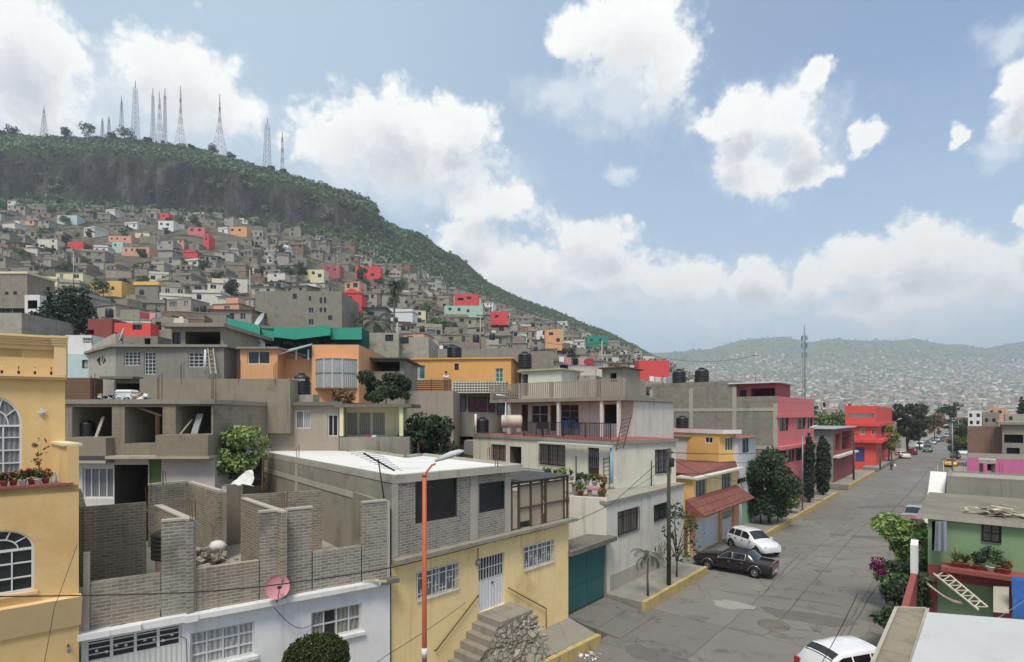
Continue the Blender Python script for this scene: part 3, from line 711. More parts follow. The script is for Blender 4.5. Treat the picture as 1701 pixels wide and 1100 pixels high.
def house(name, label, cat, poly, z0, z1, mats, ops=None, roof='roof_dirt', par=0.0, pm=None, slab=None, over=0.0, slabm='concrete', base=None, group=None, gap=()):
    """walls on a CCW footprint, window and door parts, a roof slab; ops: {edge: [openings]}"""
    poly = [v2(p) for p in poly]; n = len(poly); ops = ops or {}
    c = sum(poly, Vector((0, 0))) / n
    root = T(name, label, cat, (c.x, c.y, z0), group)
    W = [Wall(poly[i], poly[(i + 1) % n]) for i in range(n)]
    mb = MB(); ml = mats if isinstance(mats, list) else [mats] * n
    for i in range(n):
        if i in gap: continue
        wall_faces(mb, W[i], z0, z1, ops.get(i, []), ml[i])
    mb.build('wall', root)
    r = MB(); th = slab or .16
    if over or slab:
        pp = [p + (p - c).normalized() * over * 1.3 for p in poly]
        r.prism(pp, z1 + .002, z1 + th, slabm, roof)
    else:
        r.prism([p + (c - p) * .004 for p in poly], z1 - .1, z1 + .02, slabm, roof)
    r.build('roof', root)
    if par:
        p_ = MB(); t = .14; ins = [p + (c - p).normalized() * t * 1.35 for p in poly]; zt = z1 + (th if (over or slab) else .02) + .002
        for i in range(n):
            if i in gap: continue
            j = (i + 1) % n
            p_.prism([poly[i], poly[j], ins[j], ins[i]], zt, z1 + par, pm or ml[i])
        p_.build('parapet', root)
    for i, oo in ops.items():
        for o in oo: put(root, W[i], o)
    return root, W
def flat(xl, xr, d, dr=None, back=7.0):             # footprint whose front runs between two picture columns at depth d (left) and dr (right)
    A, B = gp(xl, d), gp(xr, dr or d); W = Wall(A, B); b = -W.n * back
    return [A, B, B + b, A + b]
def rods(root_or_none, pts, h=.6, name='rebar', mat='metal_rust', n=3, sp=.12):
    for p in pts:
        mb = MB()
        for k in range(n):
            q = Vector(p) + Vector(((k % 2) * sp, (k // 2) * sp, 0)); mb.bar(q, q + Vector((rnd.uniform(-.03, .03), rnd.uniform(-.03, .03), h * rnd.uniform(.8, 1.1))), .016, mat)
        mb.build(name, root_or_none)
def rail(root, pts, h, mat, step=.14, name='railing', w=.025, posts=1.6, ww=.05):
    mb = MB()
    for a, b in zip(pts, pts[1:]):
        a, b = Vector(a), Vector(b); L = (b - a).length; n = max(1, int(L / step))
        mb.bar(a + UP * h, b + UP * h, .05, mat); mb.bar(a + UP * .06, b + UP * .06, .03, mat)
        for i in range(n + 1):
            p = a.lerp(b, i / n); mb.bar(p + UP * .075, p + UP * (h - .03), w, mat)
        k = max(1, int(L / posts))
        for i in range(k + 1):
            p = a.lerp(b, i / k); mb.bar(p, p + UP * (h + .03), ww, mat)
    return mb.build(name, root)
# water tanks, dishes, lamps, poles, antennas, pots
TANKS = {}
def tank(loc, r, h, label, mat='tank_black', group='black water tanks on the roofs', mark=False):
    root = TL('water_tank', label, 'water tank', loc, group)
    key = (mat,)
    mb = MB(); prof = [(r * .96, 0), (r, .03 * h)]
    for i in range(5): prof += [(r, h * (.08 + i * .14)), (r * .965, h * (.11 + i * .14)), (r * .965, h * (.15 + i * .14)), (r, h * (.18 + i * .14))]
    prof += [(r * .98, h * .8), (r * .72, h * .91), (r * .42, h * .95)]
    mb.lathe(prof, (0, 0, 0), mat, 20); mb.build('body', root)
    mb = MB(); mb.lathe([(r * .4, h * .953), (r * .42, h), (r * .2, h * 1.03)], (0, 0, 0), mat, 16); mb.build('lid', root)
    return root
def text_on(root, W, u, z, txt, size, mat, off=.02, name='lettering'):
    cu = bpy.data.curves.new(name, 'FONT'); cu.body = txt; cu.size = size; cu.extrude = .006; cu.align_x = 'CENTER'; cu.shear = .25
    o = bpy.data.objects.new(name, cu); C.objects.link(o); cu.materials.append(MATS[mat]); me = bpy.data.meshes.new_from_object(o); me.name = name; C.objects.unlink(o); o = bpy.data.objects.new(name, me); C.objects.link(o)
    p = W.pt(u, z, off); x = Vector((W.d.x, W.d.y, 0)); n = Vector((W.n.x, W.n.y, 0))
    M = Matrix((x, UP, n)).transposed().to_4x4(); M.translation = p - ORG[root.name]
    o.parent = root; o.matrix_local = M; return o
def dish(p, r, facing, label, mat='dish_grey', up=.45, post=.7, group=None):
    root = TL('satellite_dish', label, 'satellite dish', p, group)
    f = Vector((facing[0], facing[1], up)).normalized(); ax = f.to_track_quat('Z', 'Y').to_matrix()
    c = Vector((0, 0, post + r * .6))
    mb = MB(); prof = [(r * t, r * .22 * t * t) for t in (.02, .25, .5, .75, 1)] + [(r * 1.01, r * .235)] + [(r * t, r * .22 * t * t - .02) for t in (1, .7, .3, .02)]
    mb.lathe(prof, c, mat, 26, ax); mb.build('reflector', root)
    mb = MB(); mb.tube([c + ax @ Vector((0, -r * .9, r * .2)), c + ax @ Vector((0, -r * .3, r * .75)), c + ax @ Vector((0, 0, r * .8))], .014, 'metal_grey', 5); mb.box(c + ax @ Vector((0, 0, r * .82)), (.07, .07, .12), 'metal_dark', ax=ax); mb.build('feed_arm', root)
    mb = MB(); mb.tube([(0, 0, 0), (0, 0, post), c + ax @ Vector((0, 0, -.03))], .025, 'metal_grey', 6); mb.build('mast', root)
    return root
def cable(pts, label, r=.012, sag=.3, mat='cable', name='overhead_cable', group='overhead cables'):
    mb = MB(); Q = []
    for a, b in zip(pts, pts[1:]):
        a, b = Vector(a), Vector(b)
        for i in range(14):
            t = i / 14; Q.append(a.lerp(b, t) - UP * sag * 4 * t * (1 - t))
    Q.append(Vector(pts[-1])); mb.tube(Q, r, mat, 4)
    o = mb.build(name, loc=Q[0]); return tagp(o, label, 'cable', group)
# foliage: clumps of leaf-sized faces
def leaves_np(blobs, n, size, seed, flat=.0, aspect=1.6, droop=0):
    g = np.random.default_rng(seed); b = np.array(blobs, float)
    wgt = b[:, 3] ** 2; k = g.choice(len(b), n, p=wgt / wgt.sum())
    d = g.normal(size=(n, 3)); d /= np.linalg.norm(d, axis=1, keepdims=True)
    r = b[k, 3] * (1 - .55 * g.random(n) ** 2.2); sc = np.array([1, 1, .82])
    c = b[k, :3] + d * r[:, None] * sc
    x = g.normal(size=(n, 3)) + d * .25; x[:, 2] -= droop; x /= np.linalg.norm(x, axis=1, keepdims=True)
    t = d + g.normal(size=(n, 3)) * .7; y = np.cross(t, x); y /= np.linalg.norm(y, axis=1, keepdims=True) + 1e-9
    s = size * (.6 + .8 * g.random(n))[:, None]
    x = x * s * aspect * .5; y = y * s * .5
    V = np.stack([c - x, c - y * .8 + x * .1, c + x, c + y * .8 + x * .1], 1).reshape(-1, 3)
    Fq = np.arange(4 * n).reshape(-1, 4)
    return V, Fq
def blobs_for(kind, h, w, seed):
    q = random.Random(seed); B = []
    if kind == 'broad':
        for i in range(26):
            a = q.uniform(0, 6.28); t = q.random() ** .6; zc = q.uniform(.3, .9)
            rr = w * .5 * t * (1 - abs(zc - .62) * 1.3); B.append((rr * math.cos(a), rr * math.sin(a), h * zc, w * q.uniform(.10, .23)))
    elif kind == 'cypress':
        for i in range(16):
            t = i / 15; B.append((q.uniform(-.06, .06) * w, q.uniform(-.06, .06) * w, h * (.1 + .84 * t), w * .5 * (.35 + .65 * math.sin(math.pi * (.2 + .72 * t)) ** .8) * q.uniform(.88, 1.08) * (1 if t < .8 else (1 - (t - .8) * 2.6))))
    elif kind == 'conifer':
        for i in range(11):
            t = i / 10; rr = w * .5 * (1 - t) + .04 * w
            for k in range(max(2, int(7 * (1 - t) + 1))):
                a = q.uniform(0, 6.28); B.append((rr * .72 * math.cos(a), rr * .72 * math.sin(a), h * (.14 + .84 * t) + q.uniform(-.02, .02) * h, rr * .42 + .03 * w))
    elif kind == 'bush':
        for i in range(24):
            a = q.uniform(0, 6.28); rr = w * .38 * q.random() ** .5; zc = q.uniform(.2, .82)
            B.append((rr * math.cos(a), rr * math.sin(a), h * zc, min(w, h) * q.uniform(.13, .26)))
    elif kind == 'weep':
        for i in range(14):
            a = q.uniform(0, 6.28); t = q.random() ** .7; zc = q.uniform(.3, .92)
            rr = w * .42 * t * (1.1 - abs(zc - .55)); B.append((rr * math.cos(a), rr * math.sin(a), h * zc, w * q.uniform(.13, .22)))
    return B
def plant(name, label, cat, loc, kind, h, w, leaf, n=900, size=.16, seed=1, bark='bark', group=None, droop=0, limbs=5, trunk_r=None, extra=None):
    root = TL(name, label, cat, loc, group)
    B = blobs_for(kind, h, w, seed); q = random.Random(seed + 5)
    V, Fq = leaves_np(B, n, size, seed, droop=droop)
    me = mesh_np('crown', V, Fq, leaf); o = bpy.data.objects.new('crown', me); C.objects.link(o); o.parent = root; ORG[o.name] = Vector((0, 0, 0))
    if limbs >= 0:
        mb = MB(); tr = trunk_r or max(.03, h * .022); top = h * (.5 if kind in ('broad', 'weep', 'bush') else .93)
        mb.tube([(0, 0, -.2), (q.uniform(-.05, .05) * w, q.uniform(-.05, .05) * w, top * .5), (q.uniform(-.06, .06) * w, q.uniform(-.06, .06) * w, top)], [tr, tr * .75, tr * .3], bark, 7)
        for i in range(limbs):
            b = B[q.randrange(len(B))]; z0 = top * q.uniform(.35, .9)
            mb.tube([(0, 0, z0), (b[0] * .5, b[1] * .5, (z0 + b[2]) / 2 + .03 * h), b[:3]], [tr * .45, tr * .3, tr * .1], bark, 5)
        mb.build('trunk', root)
    if extra:
        V, Fq = leaves_np(*extra[:4]); o = bpy.data.objects.new('blossom', mesh_np('blossom', V, Fq, extra[4])); C.objects.link(o); o.parent = root
    return root
def palm(name, label, loc, h, fr, nf, leaf='leaf_palm', seed=1, tr=.16, group=None, droop=1.0, cat='palm'):
    root = TL(name, label, cat, loc, group); q = random.Random(seed)
    mb = MB(); mb.tube([(0, 0, -.3), (.05 * h * q.uniform(-1, 1), 0, h * .5), (0, 0, h)], [tr * 1.2, tr, tr * .85], 'bark_grey', 8); mb.build('trunk', root)
    V = []; Fq = []
    for i in range(nf):
        a = i * 2.399 + q.uniform(-.2, .2); e = q.uniform(-.5, 1.25); L = fr * q.uniform(.8, 1.1); P = []; p = Vector((0, 0, h)); 
        for k in range(9):
            ee = e - droop * 1.35 * (k / 8) ** 1.4; d = Vector((math.cos(a) * math.cos(ee), math.sin(a) * math.cos(ee), math.sin(ee))); P.append((p.copy(), d)); p += d * L / 8
        for k, (p, d) in enumerate(P[1:]):
            sd = d.cross(UP); sd = sd.normalized() if sd.length > .01 else Vector((1, 0, 0))
            for s_ in (-1, 1):
                for z_ in (0, .5):
                    b = p + d * L / 8 * z_; t = b + (sd * s_ * .75 + d * .7 - UP * .35).normalized() * L * .26 * math.sin(math.pi * (.12 + .8 * k / 8)); wd = d * L * .022
                    j = len(V); V += [b - wd, b + wd, t + wd * .3, t - wd * .3]; Fq.append((j, j + 1, j + 2, j + 3))
    o = bpy.data.objects.new('crown', mesh_np('crown', np.array([tuple(v) for v in V]), np.array(Fq), leaf)); C.objects.link(o); o.parent = root
    return root
def pot_plant(loc, h, label, kind='bush', leaf='leaf_mid', pot='terracotta', ph=.22, pr=.13, w=None, n=120, seed=1, group='potted plants', petals=None, size=.09):
    root = TL('potted_plant', label, 'potted plant', loc, group)
    mb = MB(); mb.lathe([(pr * .7, 0), (pr * .95, ph * .85), (pr * 1.08, ph * .86), (pr * 1.08, ph), (pr * .9, ph), (pr * .85, ph * .9)], (0, 0, 0), pot, 14); mb.build('pot', root)
    w = w or h * .8
    if kind == 'blade':
        V = []; Fq = []; q = random.Random(seed)
        for i in range(max(14, n // 5)):
            a = q.uniform(0, 6.28); L = h * q.uniform(.7, 1.1); e = q.uniform(.7, 1.4); d = Vector((math.cos(a) * math.cos(e), math.sin(a) * math.cos(e), math.sin(e))); s_ = Vector((-math.sin(a), math.cos(a), 0)) * h * .03
            b = Vector((0, 0, ph)); m_ = b + d * L * .6; t = m_ + (d - UP * .6).normalized() * L * .4; j = len(V)
            V += [b - s_, b + s_, m_ + s_, m_ - s_, t]; Fq += [(j, j + 1, j + 2, j + 3), (j + 3, j + 2, j + 4, j + 4)]
        me = bpy.data.meshes.new('foliage'); me.from_pydata([tuple(v) for v in V], [], [f if f[2] != f[3] else f[:3] for f in Fq]); me.materials.append(MATS[leaf])
    else:
        B = [(x, y, ph + (z * .9), r) for x, y, z, r in blobs_for(kind, h, w, seed)]
        V, Fq = leaves_np(B, n, size, seed); me = mesh_np('foliage', V, Fq, leaf)
        if petals:
            V, Fq = leaves_np([(b[0], b[1], b[2] + .03, b[3]) for b in B], n // 3, size * .9, seed + 3, aspect=1.0); o = bpy.data.objects.new('blossom', mesh_np('blossom', V, Fq, petals)); C.objects.link(o); o.parent = root
    o = bpy.data.objects.new('foliage', me); C.objects.link(o); o.parent = root
    return root
def scrawl(root, W, u0, u1, z0, z1, mat='cable', n=7, off=.012, name='graffiti', seed=3, r=.02):
    q = random.Random(seed); mb = MB()
    for i in range(n):
        u = u0 + (u1 - u0) * (i + .2) / n; w_ = (u1 - u0) / n; P_ = [W.pt(u + w_ * q.uniform(-.1, .9), z0 + (z1 - z0) * q.random(), off) for _ in range(5)]
        for a, b in zip(P_, P_[1:]): mb.bar(a, b, r, mat, .006)
    return mb.build(name, root)
# ------------------------------------------------------------------ left row of the street, near end
# yellow house with arched windows
ZB1 = 4.5
A1 = gp(-190, 9.9); B1 = gp(131, 11.75)
y_root = T('yellow_house', 'yellow rendered house with arched white windows, flower ledge and moulded parapet', 'house', (*((A1 + B1) / 2), 0))
W1 = Wall(A1, B1)
mb = MB()
arch_lo = op(W1, -60, 916, 57, 990, k='arch')
wall_faces(mb, W1, -.2, zz(807, 11.5), [opu(arch_lo['r'][0], arch_lo['r'][1], arch_lo['r'][2], W1.px(0, 882)[1])], 'yellow_paint')
zl = zz(807, 11.5)
# upper wall stands back behind the flower ledge
W1b = Wall(gp(-190, 11.3), gp(108, 12.75))
arch_up = op(W1b, -62, 706, 36, 792, k='arch')
ztop = zz(560, 12.6); zcor = zz(626, 12.6)
wall_faces(mb, W1b, zl - .3, ztop, [opu(arch_up['r'][0], arch_up['r'][1], arch_up['r'][2], W1b.px(0, 658)[1])], 'yellow_paint')
# right flank, ledge floor, back
fl = [W1b.B, gp(97, 20)]
mb.face([(*W1b.B, zl - .3), (*fl[1], zl - .3), (*fl[1], ztop), (*W1b.B, ztop)], 'yellow_paint')
mb.face([(*W1.B, -.2), (*fl[1], -.2), (*fl[1], zl), (*W1.B, zl)], 'yellow_paint')
mb.build('wall', y_root)
r = MB(); r.prism([W1.A, W1.B, W1b.B, W1b.A], zl - .16, zl - .004, 'yellow_paint', 'roof_dirt')
r.prism([W1b.A, W1b.B, fl[1], W1b.A - W1b.n * 9], ztop - .5, ztop - .3, 'yellow_paint', 'roof_dirt'); r.build('roof', y_root)
t = MB()                                             # mouldings: red sill, shelf with flower spikes, cornice, flared foot
W1.bx(t, 0, W1.L - .1, zl, zl + .05, -.1, .05, 'roof_red')
t.build('red_sill', y_root)
t = MB(); Lb = W1b.L
W1b.bx(t, 0, Lb + .04, zcor - .02, zcor + .035, .003, .19, 'yellow_trim'); W1b.bx(t, 0, Lb + .03, zcor - .07, zcor - .023, .003, .14, 'yellow_trim')
W1b.bx(t, Lb - .17, Lb + .05, zcor + .04, ztop + .01, .003, .17, 'yellow_trim')
for i, (o_, h_) in enumerate(((.05, .05), (.08, .05), (.12, .06), (.16, .05))):
    W1b.bx(t, 0, Lb - .175, ztop - .2 + i * .055, ztop - .2 + i * .055 + .052, .003, o_, 'yellow_trim')
    W1b.bx(t, Lb - .20 - i * .012, Lb + .06 + i * .012, ztop - .2 + i * .055, ztop - .2 + i * .055 + .052, .173, .19 + i * .02, 'yellow_trim')
t.build('cornice', y_root)
t = MB(); z0, z1 = zz(1047, 11.3), zz(1012, 11.3)
t.hexa([W1.pt(0, z0 - .05, .05), W1.pt(W1.L + .03, z0 - .05, .05), W1.pt(W1.L + .03, z0 - .05, -.1), W1.pt(0, z0 - .05, -.1)], [W1.pt(0, z1 + .17, .24), W1.pt(W1.L + .05, z1 + .17, .24), W1.pt(W1.L + .03, z1 + .17, -.1), W1.pt(0, z1 + .17, -.1)], 'yellow_trim')
t.build('base_moulding', y_root)
# side wall of the flower ledge with its white coping
s_ = MB(); a, b = W1b.pt(Lb - .22, 0), W1.pt(W1.L, 0)
zc0 = zz(741, 11.75)
q0 = Vector((a.x, a.y, 0)); q1 = Vector((b.x, b.y, 0)); nrm = Vector((W1.d.x, W1.d.y, 0)) * .2
s_.hexa([q1 - nrm + UP * zl, q1 + UP * zl, q0 + nrm + UP * zl, q0 + UP * zl], [q1 - nrm + UP * zc0, q1 + UP * zc0, q0 + nrm + UP * zc0, q0 + UP * zc0], 'yellow_paint')
s_.build('side_parapet', y_root)
s_ = MB(); s_.hexa([q1 - nrm * 1.3 + UP * (zc0 + .003), q1 + nrm * .3 + UP * (zc0 + .003), q0 + nrm * 1.2 + UP * (zc0 + .003), q0 - nrm * .2 + UP * (zc0 + .003)], [q1 - nrm * 1.3 + UP * (zc0 + .06), q1 + nrm * .3 + UP * (zc0 + .06), q0 + nrm * 1.2 + UP * (zc0 + .06), q0 - nrm * .2 + UP * (zc0 + .06)], 'yellow_cream'); s_.build('coping', y_root)
def arch_window(root, W, o, ztop, pm, ny=3, nx=4, fm='metal_white'):
    u0, u1, c, sp = o['r']; m_ = MB(); fw = .045; uc = (u0 + u1) / 2; ra = (u1 - u0) / 2; rz = ztop - sp
    y0, y1 = -.1, -.03
    W.bx(m_, u0, u0 + fw, c, sp, y0, y1, fm); W.bx(m_, u1 - fw, u1, c, sp, y0, y1, fm)
    W.bx(m_, u0 + fw, u1 - fw, c, c + fw, y0, y1, fm); W.bx(m_, u0 + fw, u1 - fw, sp - fw, sp, y0, y1 - .002, fm)
    for i in range(1, nx):
        u = u0 + (u1 - u0) * i / nx; W.bx(m_, u - .012, u + .012, c + fw, sp - fw, y0 + .01, y1 - .01, fm)
    for i in range(1, ny):
        z = c + (sp - c) * i / ny; W.bx(m_, u0 + fw, u1 - fw, z - .012, z + .012, y0 + .013, y1 - .013, fm)
    def arc(s_): return [(uc - ra * s_ * math.cos(math.pi * k / 20), sp + rz * s_ * math.sin(math.pi * k / 20)) for k in range(21)]
    for so, si in ((1, .92), (.53, .49)):
        for (p, q), (p2, q2), (i1, j1), (i2, j2) in zip(arc(so), arc(so)[1:], arc(si), arc(si)[1:]):
            m_.hexa([W.pt(p, q, y1), W.pt(p2, q2, y1), W.pt(i2, j2, y1), W.pt(i1, j1, y1)], [W.pt(p, q, y0), W.pt(p2, q2, y0), W.pt(i2, j2, y0), W.pt(i1, j1, y0)], fm)
    for k in (4, 8, 12, 16):
        a = arc(.92)[k]; b = arc(.53)[k]; m_.bar(W.pt(*a, -.06), W.pt(*b, -.06), .025, fm)
    w_ = m_.build('window', root)
    p = MB(); W.bx(p, u0 + .02, u1 - .02, c + .02, sp - .004, -.115, -.085, pm); p.face([W.pt(u, z, -.084) for u, z in arc(.96)], 'glass' if pm == 'glass' else pm); p.build('pane', w_)
    # wall above the curve
    f = MB(); A = arc(1.0)
    for k in range(20):
        (p0, q0_), (p1, q1_) = A[k], A[k + 1]
        f.face([W.pt(p0, q0_, .0), W.pt(p1, q1_, .0), W.pt(p1, ztop + .001, .0), W.pt(p0, ztop + .001, .0)], 'yellow_paint')
        f.face([W.pt(p0, q0_, .0), W.pt(p1, q1_, .0), W.pt(p1, q1_, -.14), W.pt(p0, q0_, -.14)], 'yellow_paint')
    f.build('arch', root)
    return w_
arch_window(y_root, W1, arch_lo, W1.px(0, 882)[1], 'glass', 3, 3)
arch_window(y_root, W1b, arch_up, W1b.px(0, 658)[1], 'curtain_grey', 4, 3)
sl = MB(); W1.bx(sl, arch_lo['r'][0] - .05, arch_lo['r'][1] + .05, arch_lo['r'][2] - .06, arch_lo['r'][2] - .003, .003, .07, 'yellow_trim'); sl.build('sill', y_root)
u, z = W1b.px(70, 684); p = W1b.pt(u, z, 0)
lamp = T('wall_lamp', 'small white star shaped lamp on the upper yellow wall', 'wall lamp', p)
mb = MB(); c = W1b.pt(u, z, .05)
for k in range(8):
    a = k * math.pi / 4; d = Vector((W1b.d.x * math.cos(a), W1b.d.y * math.cos(a), math.sin(a))) * (.075 if k % 2 == 0 else .04); mb.bar(c, c + d, .03, 'plastic_white')
mb.box(c, (.06, .06, .07), 'plastic_white'); mb.build('shade', lamp)
mb = MB(); W1b.bx(mb, u - .02, u + .02, z - .05, z + .02, .002, .04, 'metal_grey'); mb.build('bracket', lamp)
for i, (px, lab) in enumerate(((3, 'thin flower spikes with a pale stem'), (31, 'flower spikes leaning apart'), (58, 'upright twin flower spikes'), (85, 'dark forked flower spikes'))):
    u, z = W1b.px(px, 616, .12); q = W1b.pt(u, zcor + .035, .12)
    o = TL('flower_vase', f'tiny dark vase of {lab} on the yellow shelf', 'vase', q, 'vases along the yellow shelf')
    mb = MB(); mb.lathe([(.016, 0), (.026, .03), (.02, .07), (.024, .075)], (0, 0, 0), 'pot_dark', 10); mb.build('pot', o)
    mb = MB(); k_ = (-.02, -.035, -.012, -.03)[i]
    for s2 in (-1, 1): mb.tube([(0, 0, .06), (s2 * .008, 0, .11), (s2 * abs(k_), 0, .16)], .005, 'leaf_dry' if i % 2 else 'plastic_white', 4); mb.box((s2 * abs(k_), 0, .165), (.014, .014, .03), 'leaf_dry' if i else 'plastic_white')
    mb.build('stem', o)
# flower pots on the ledge
FP = [(6, .16, 'bushy geranium with green leaves in a low pot, beside the arched window', 'leaf_dark', 'petal_pink', 'terracotta'), (22, .17, 'pale pink geranium in a terracotta pot on the red sill', 'leaf_mid', 'petal_pink', 'terracotta'), (38, .2, 'orange red geranium in a white pot on the red sill', 'leaf_mid', 'petal_red', 'plastic_white'), (53, .24, 'tall red geranium heaped with blossom', 'leaf_dark', 'petal_red', 'terracotta'), (63, .2, 'green leafy geranium with one yellow bud', 'leaf_mid', None, 'plastic_white'), (76, .2, 'red cloth covered pot with a pale rounded plant', 'leaf_dry', 'petal_red', 'roof_red')]
for i, (px, h_, lab, lf, pt_, po) in enumerate(FP):
    r_ = ray(px, 690); q = W1.pt(W1.px(px, 805)[0], zl + .05, -.08 - .06 * (i % 2))
    pot_plant(q, h_, lab + ', yellow house ledge', 'bush', lf, po, .12, .07, h_ * 1.1, 240, 20 + i, 'flower pots on the yellow ledge', pt_, .045)
q = W1.pt(W1.px(90, 805)[0], zl + .05, -.12)
o = TL('garden_ornament', 'small grey stone figure standing beside the flower pots', 'ornament', q)
mb = MB(); mb.lathe([(.05, 0), (.06, .02), (.05, .06), (.055, .14), (.03, .18), (.034, .22), (.015, .255)], (0, 0, 0), 'concrete_pale', 12); mb.build('body', o)
q = W1.pt(W1.px(66, 805)[0], zl, -.5)
plant('shrub', 'thin bare stemmed shrub with few leaves against the yellow wall', 'shrub', q, 'weep', 1.05, .35, 'leaf_dry', 46, .07, 5, limbs=4, trunk_r=.008)
u, z = W1.px(113, 1073); o = T('wall_bracket', 'small grey metal bracket under the yellow base moulding', 'bracket', W1.pt(u, z, 0))
mb = MB(); W1.bx(mb, u - .03, u + .03, z - .04, z + .05, .25, .36, 'metal_grey'); mb.bar(W1.pt(u, z + .02, .0), W1.pt(u, z, .26), .03, 'metal_dark'); mb.build('plate', o)

# white house with an unfinished brick storey
ZS = 3.9; ZT = 6.27
A2, B2 = gp(135, 11.93), gp(648, 15.95)
W2 = Wall(A2, B2)
bk = lambda u, v: W2.A + W2.d * u - W2.n * v
b_root = T('white_brick_house', 'white ground floor house under an unfinished roofless grey brick storey', 'house', (*bk(3.5, 4), 0))
mb = MB()
gd = op(W2, 141, 1053, 302, 1130, k='door', rec=.1)
w_a = op(W2, 316, 1042, 423, 1100, nx=4, ny=3, pm='curtain_white', fm='metal_white', sill='white_wall')
w_b = op(W2, 517, 1010, 601, 1058, nx=4, ny=2, pm='curtain_beige', fm='metal_white', pm2='glass', split=(.27, .5), sill='white_wall', gr=None)
wall_faces(mb, W2, -.2, ZS, [gd, w_a, w_b], 'white_wall')
R2 = Wall(B2, bk(W2.L, 9.5)); wall_faces(mb, R2, -.2, ZS, [], 'brick_grey')
mb.build('wall', b_root)
for o_ in (w_a, w_b): put(b_root, W2, o_)
u0, u1, c, d = gd['r']                              # garage door: barred transom over ribbed leaves
mb = MB(); zt_ = d - .44
W2.bx(mb, u0 + .004, u1 - .004, c, zt_, -.096, -.05, 'metal_ribbed')
dr = mb.build('garage_door', b_root)
mb = MB(); W2.bx(mb, u0 + .01, u1 - .01, zt_ + .004, d - .004, -.11, -.085, 'glass'); mb.build('pane', dr)
mb = MB()
for i in range(5): u = u0 + .03 + (u1 - u0 - .06) * i / 4; W2.bx(mb, u - .03, u + .03, zt_ + .004, d - .004, -.08, -.04, 'metal_ribbed')
for z in (zt_ + .13, zt_ + .26, d - .06): W2.bx(mb, u0 + .004, u1 - .004, z - .012, z + .012, -.072, -.05, 'metal_ribbed')
for i in range(9):
    u = u0 + .2 + (u1 - u0 - .4) * i / 8; mb.box(W2.pt(u, zt_ + (.2, .14, .24)[i % 3], -.045), (.05, .05, .05), 'metal_ribbed')
mb.build('grille', dr)
mb = MB()                                           # slab lip between the storeys, a bit broken
n_ = 26
for i in range(n_):
    u0_, u1_ = -.05 + (W2.L + .25) * i / n_, -.05 + (W2.L + .25) * (i + 1) / n_
    j = .02 * noise.noise(Vector((i * .7, 3, 0))); W2.bx(mb, u0_, u1_ - .0, ZS + .003 - (.03 if 3 < i < 8 else 0), ZS + .13 + j, -.05, .24 + j * 2 - (.08 if 3 < i < 7 else 0), 'white_wall' if i not in (24, 25) else 'concrete_dark')
mb.build('slab_edge', b_root)
mb = MB(); mb.prism([bk(.05, .06), bk(W2.L - .05, .06), bk(W2.L - .05, 9.4), bk(.05, 9.4)], ZS - .05, ZS + .16, 'concrete', 'roof_grey'); mb.build('floor_slab', b_root)
brk = MB()
def bwall(p, q, z0=ZS + .16, z1=ZT, m='brick_grey', t=.14, mb=brk):
    p, q = v2(p), v2(q); d = (q - p).normalized(); s_ = Vector((-d.y, d.x)) * t / 2
    mb.prism([p + s_, p - s_, q - s_, q + s_], z0, z1, m)
def topx(px, py, z=ZT): v = on_z(px, py, z); return Vector((v.x, v.y))
ZSILL = 5.08
uu = lambda px: W2.px(px, 900)[0]
def fw_(x0, x1, zt, m='brick_grey'): W2.bx(brk, uu(x0), uu(x1), ZS + .135, zt, -.16, -.02, m)
fw_(150, 266, ZSILL, 'brick_warm'); fw_(268, 318, ZT); fw_(320, 430, ZSILL - .02, 'brick_warm'); fw_(432, 466, ZT); fw_(478, 518, ZT); fw_(520, 600, ZSILL); fw_(602, 643, ZT)
cols = MB()
for x0, x1, zt in ((138, 149, 5.75), (318.3, 319.7 + 6, ZT + .02), (466.3, 477.7, ZT), (643.3, 648, ZT)): cols = MB(); W2.bx(cols, uu(x0), uu(x1) , ZS + .135, zt, -.165, -.012, 'concrete_pale'); cols.build('column', b_root)
bwall(topx(139, 842), topx(243, 834), m='brick_warm')
bwall(topx(262, 841), topx(316, 865), m='brick_grey')
bwall(topx(247, 807), topx(312, 801), m='brick_grey'); bwall(topx(316, 803), topx(366, 818), m='brick_grey')
bwall(topx(370, 806), topx(402, 803), m='brown_render'); bwall(topx(405, 829.5), topx(472, 852.5), m='brick_warm')
bwall(topx(400, 822), topx(535, 814.5), m='brick_warm'); bwall(topx(372, 808), topx(372.5, 818), m='concrete')
bwall(topx(138, 842), topx(130, 812), m='brick_warm')
bwall(bk(W2.L - .08, .2), bk(W2.L - .08, 6.5), z1=ZT - .05, m='brown_render')
brk.build('brick_wall', b_root)
cp = MB()                                            # mortar copings along the wall tops
def cope(p, q, t=.18): cp = MB(); bwall(p, q, ZT + .003, ZT + .05, 'concrete_pale', t, cp); cp.build('coping', b_root)
cope(topx(262, 841), topx(316, 865)); cope(topx(316, 801.5), topx(366, 816.5)); cope(topx(405, 829.5), topx(472, 852.5)); cope(topx(247, 806), topx(312, 800))
for a_, b_ in ((268, 318), (430, 520), (602, 643)): cp = MB(); W2.bx(cp, uu(a_), uu(b_), ZT + .003, ZT + .055, -.18, 0, 'concrete_pale'); cp.build('coping', b_root)
rods(b_root, [(*topx(316, 865), ZT), (*topx(243, 834), ZT), (*topx(402, 803), ZT), (*topx(270, 806), ZT), (*W2.pt(uu(470), 0, -.1).xy, ZT)], .55)
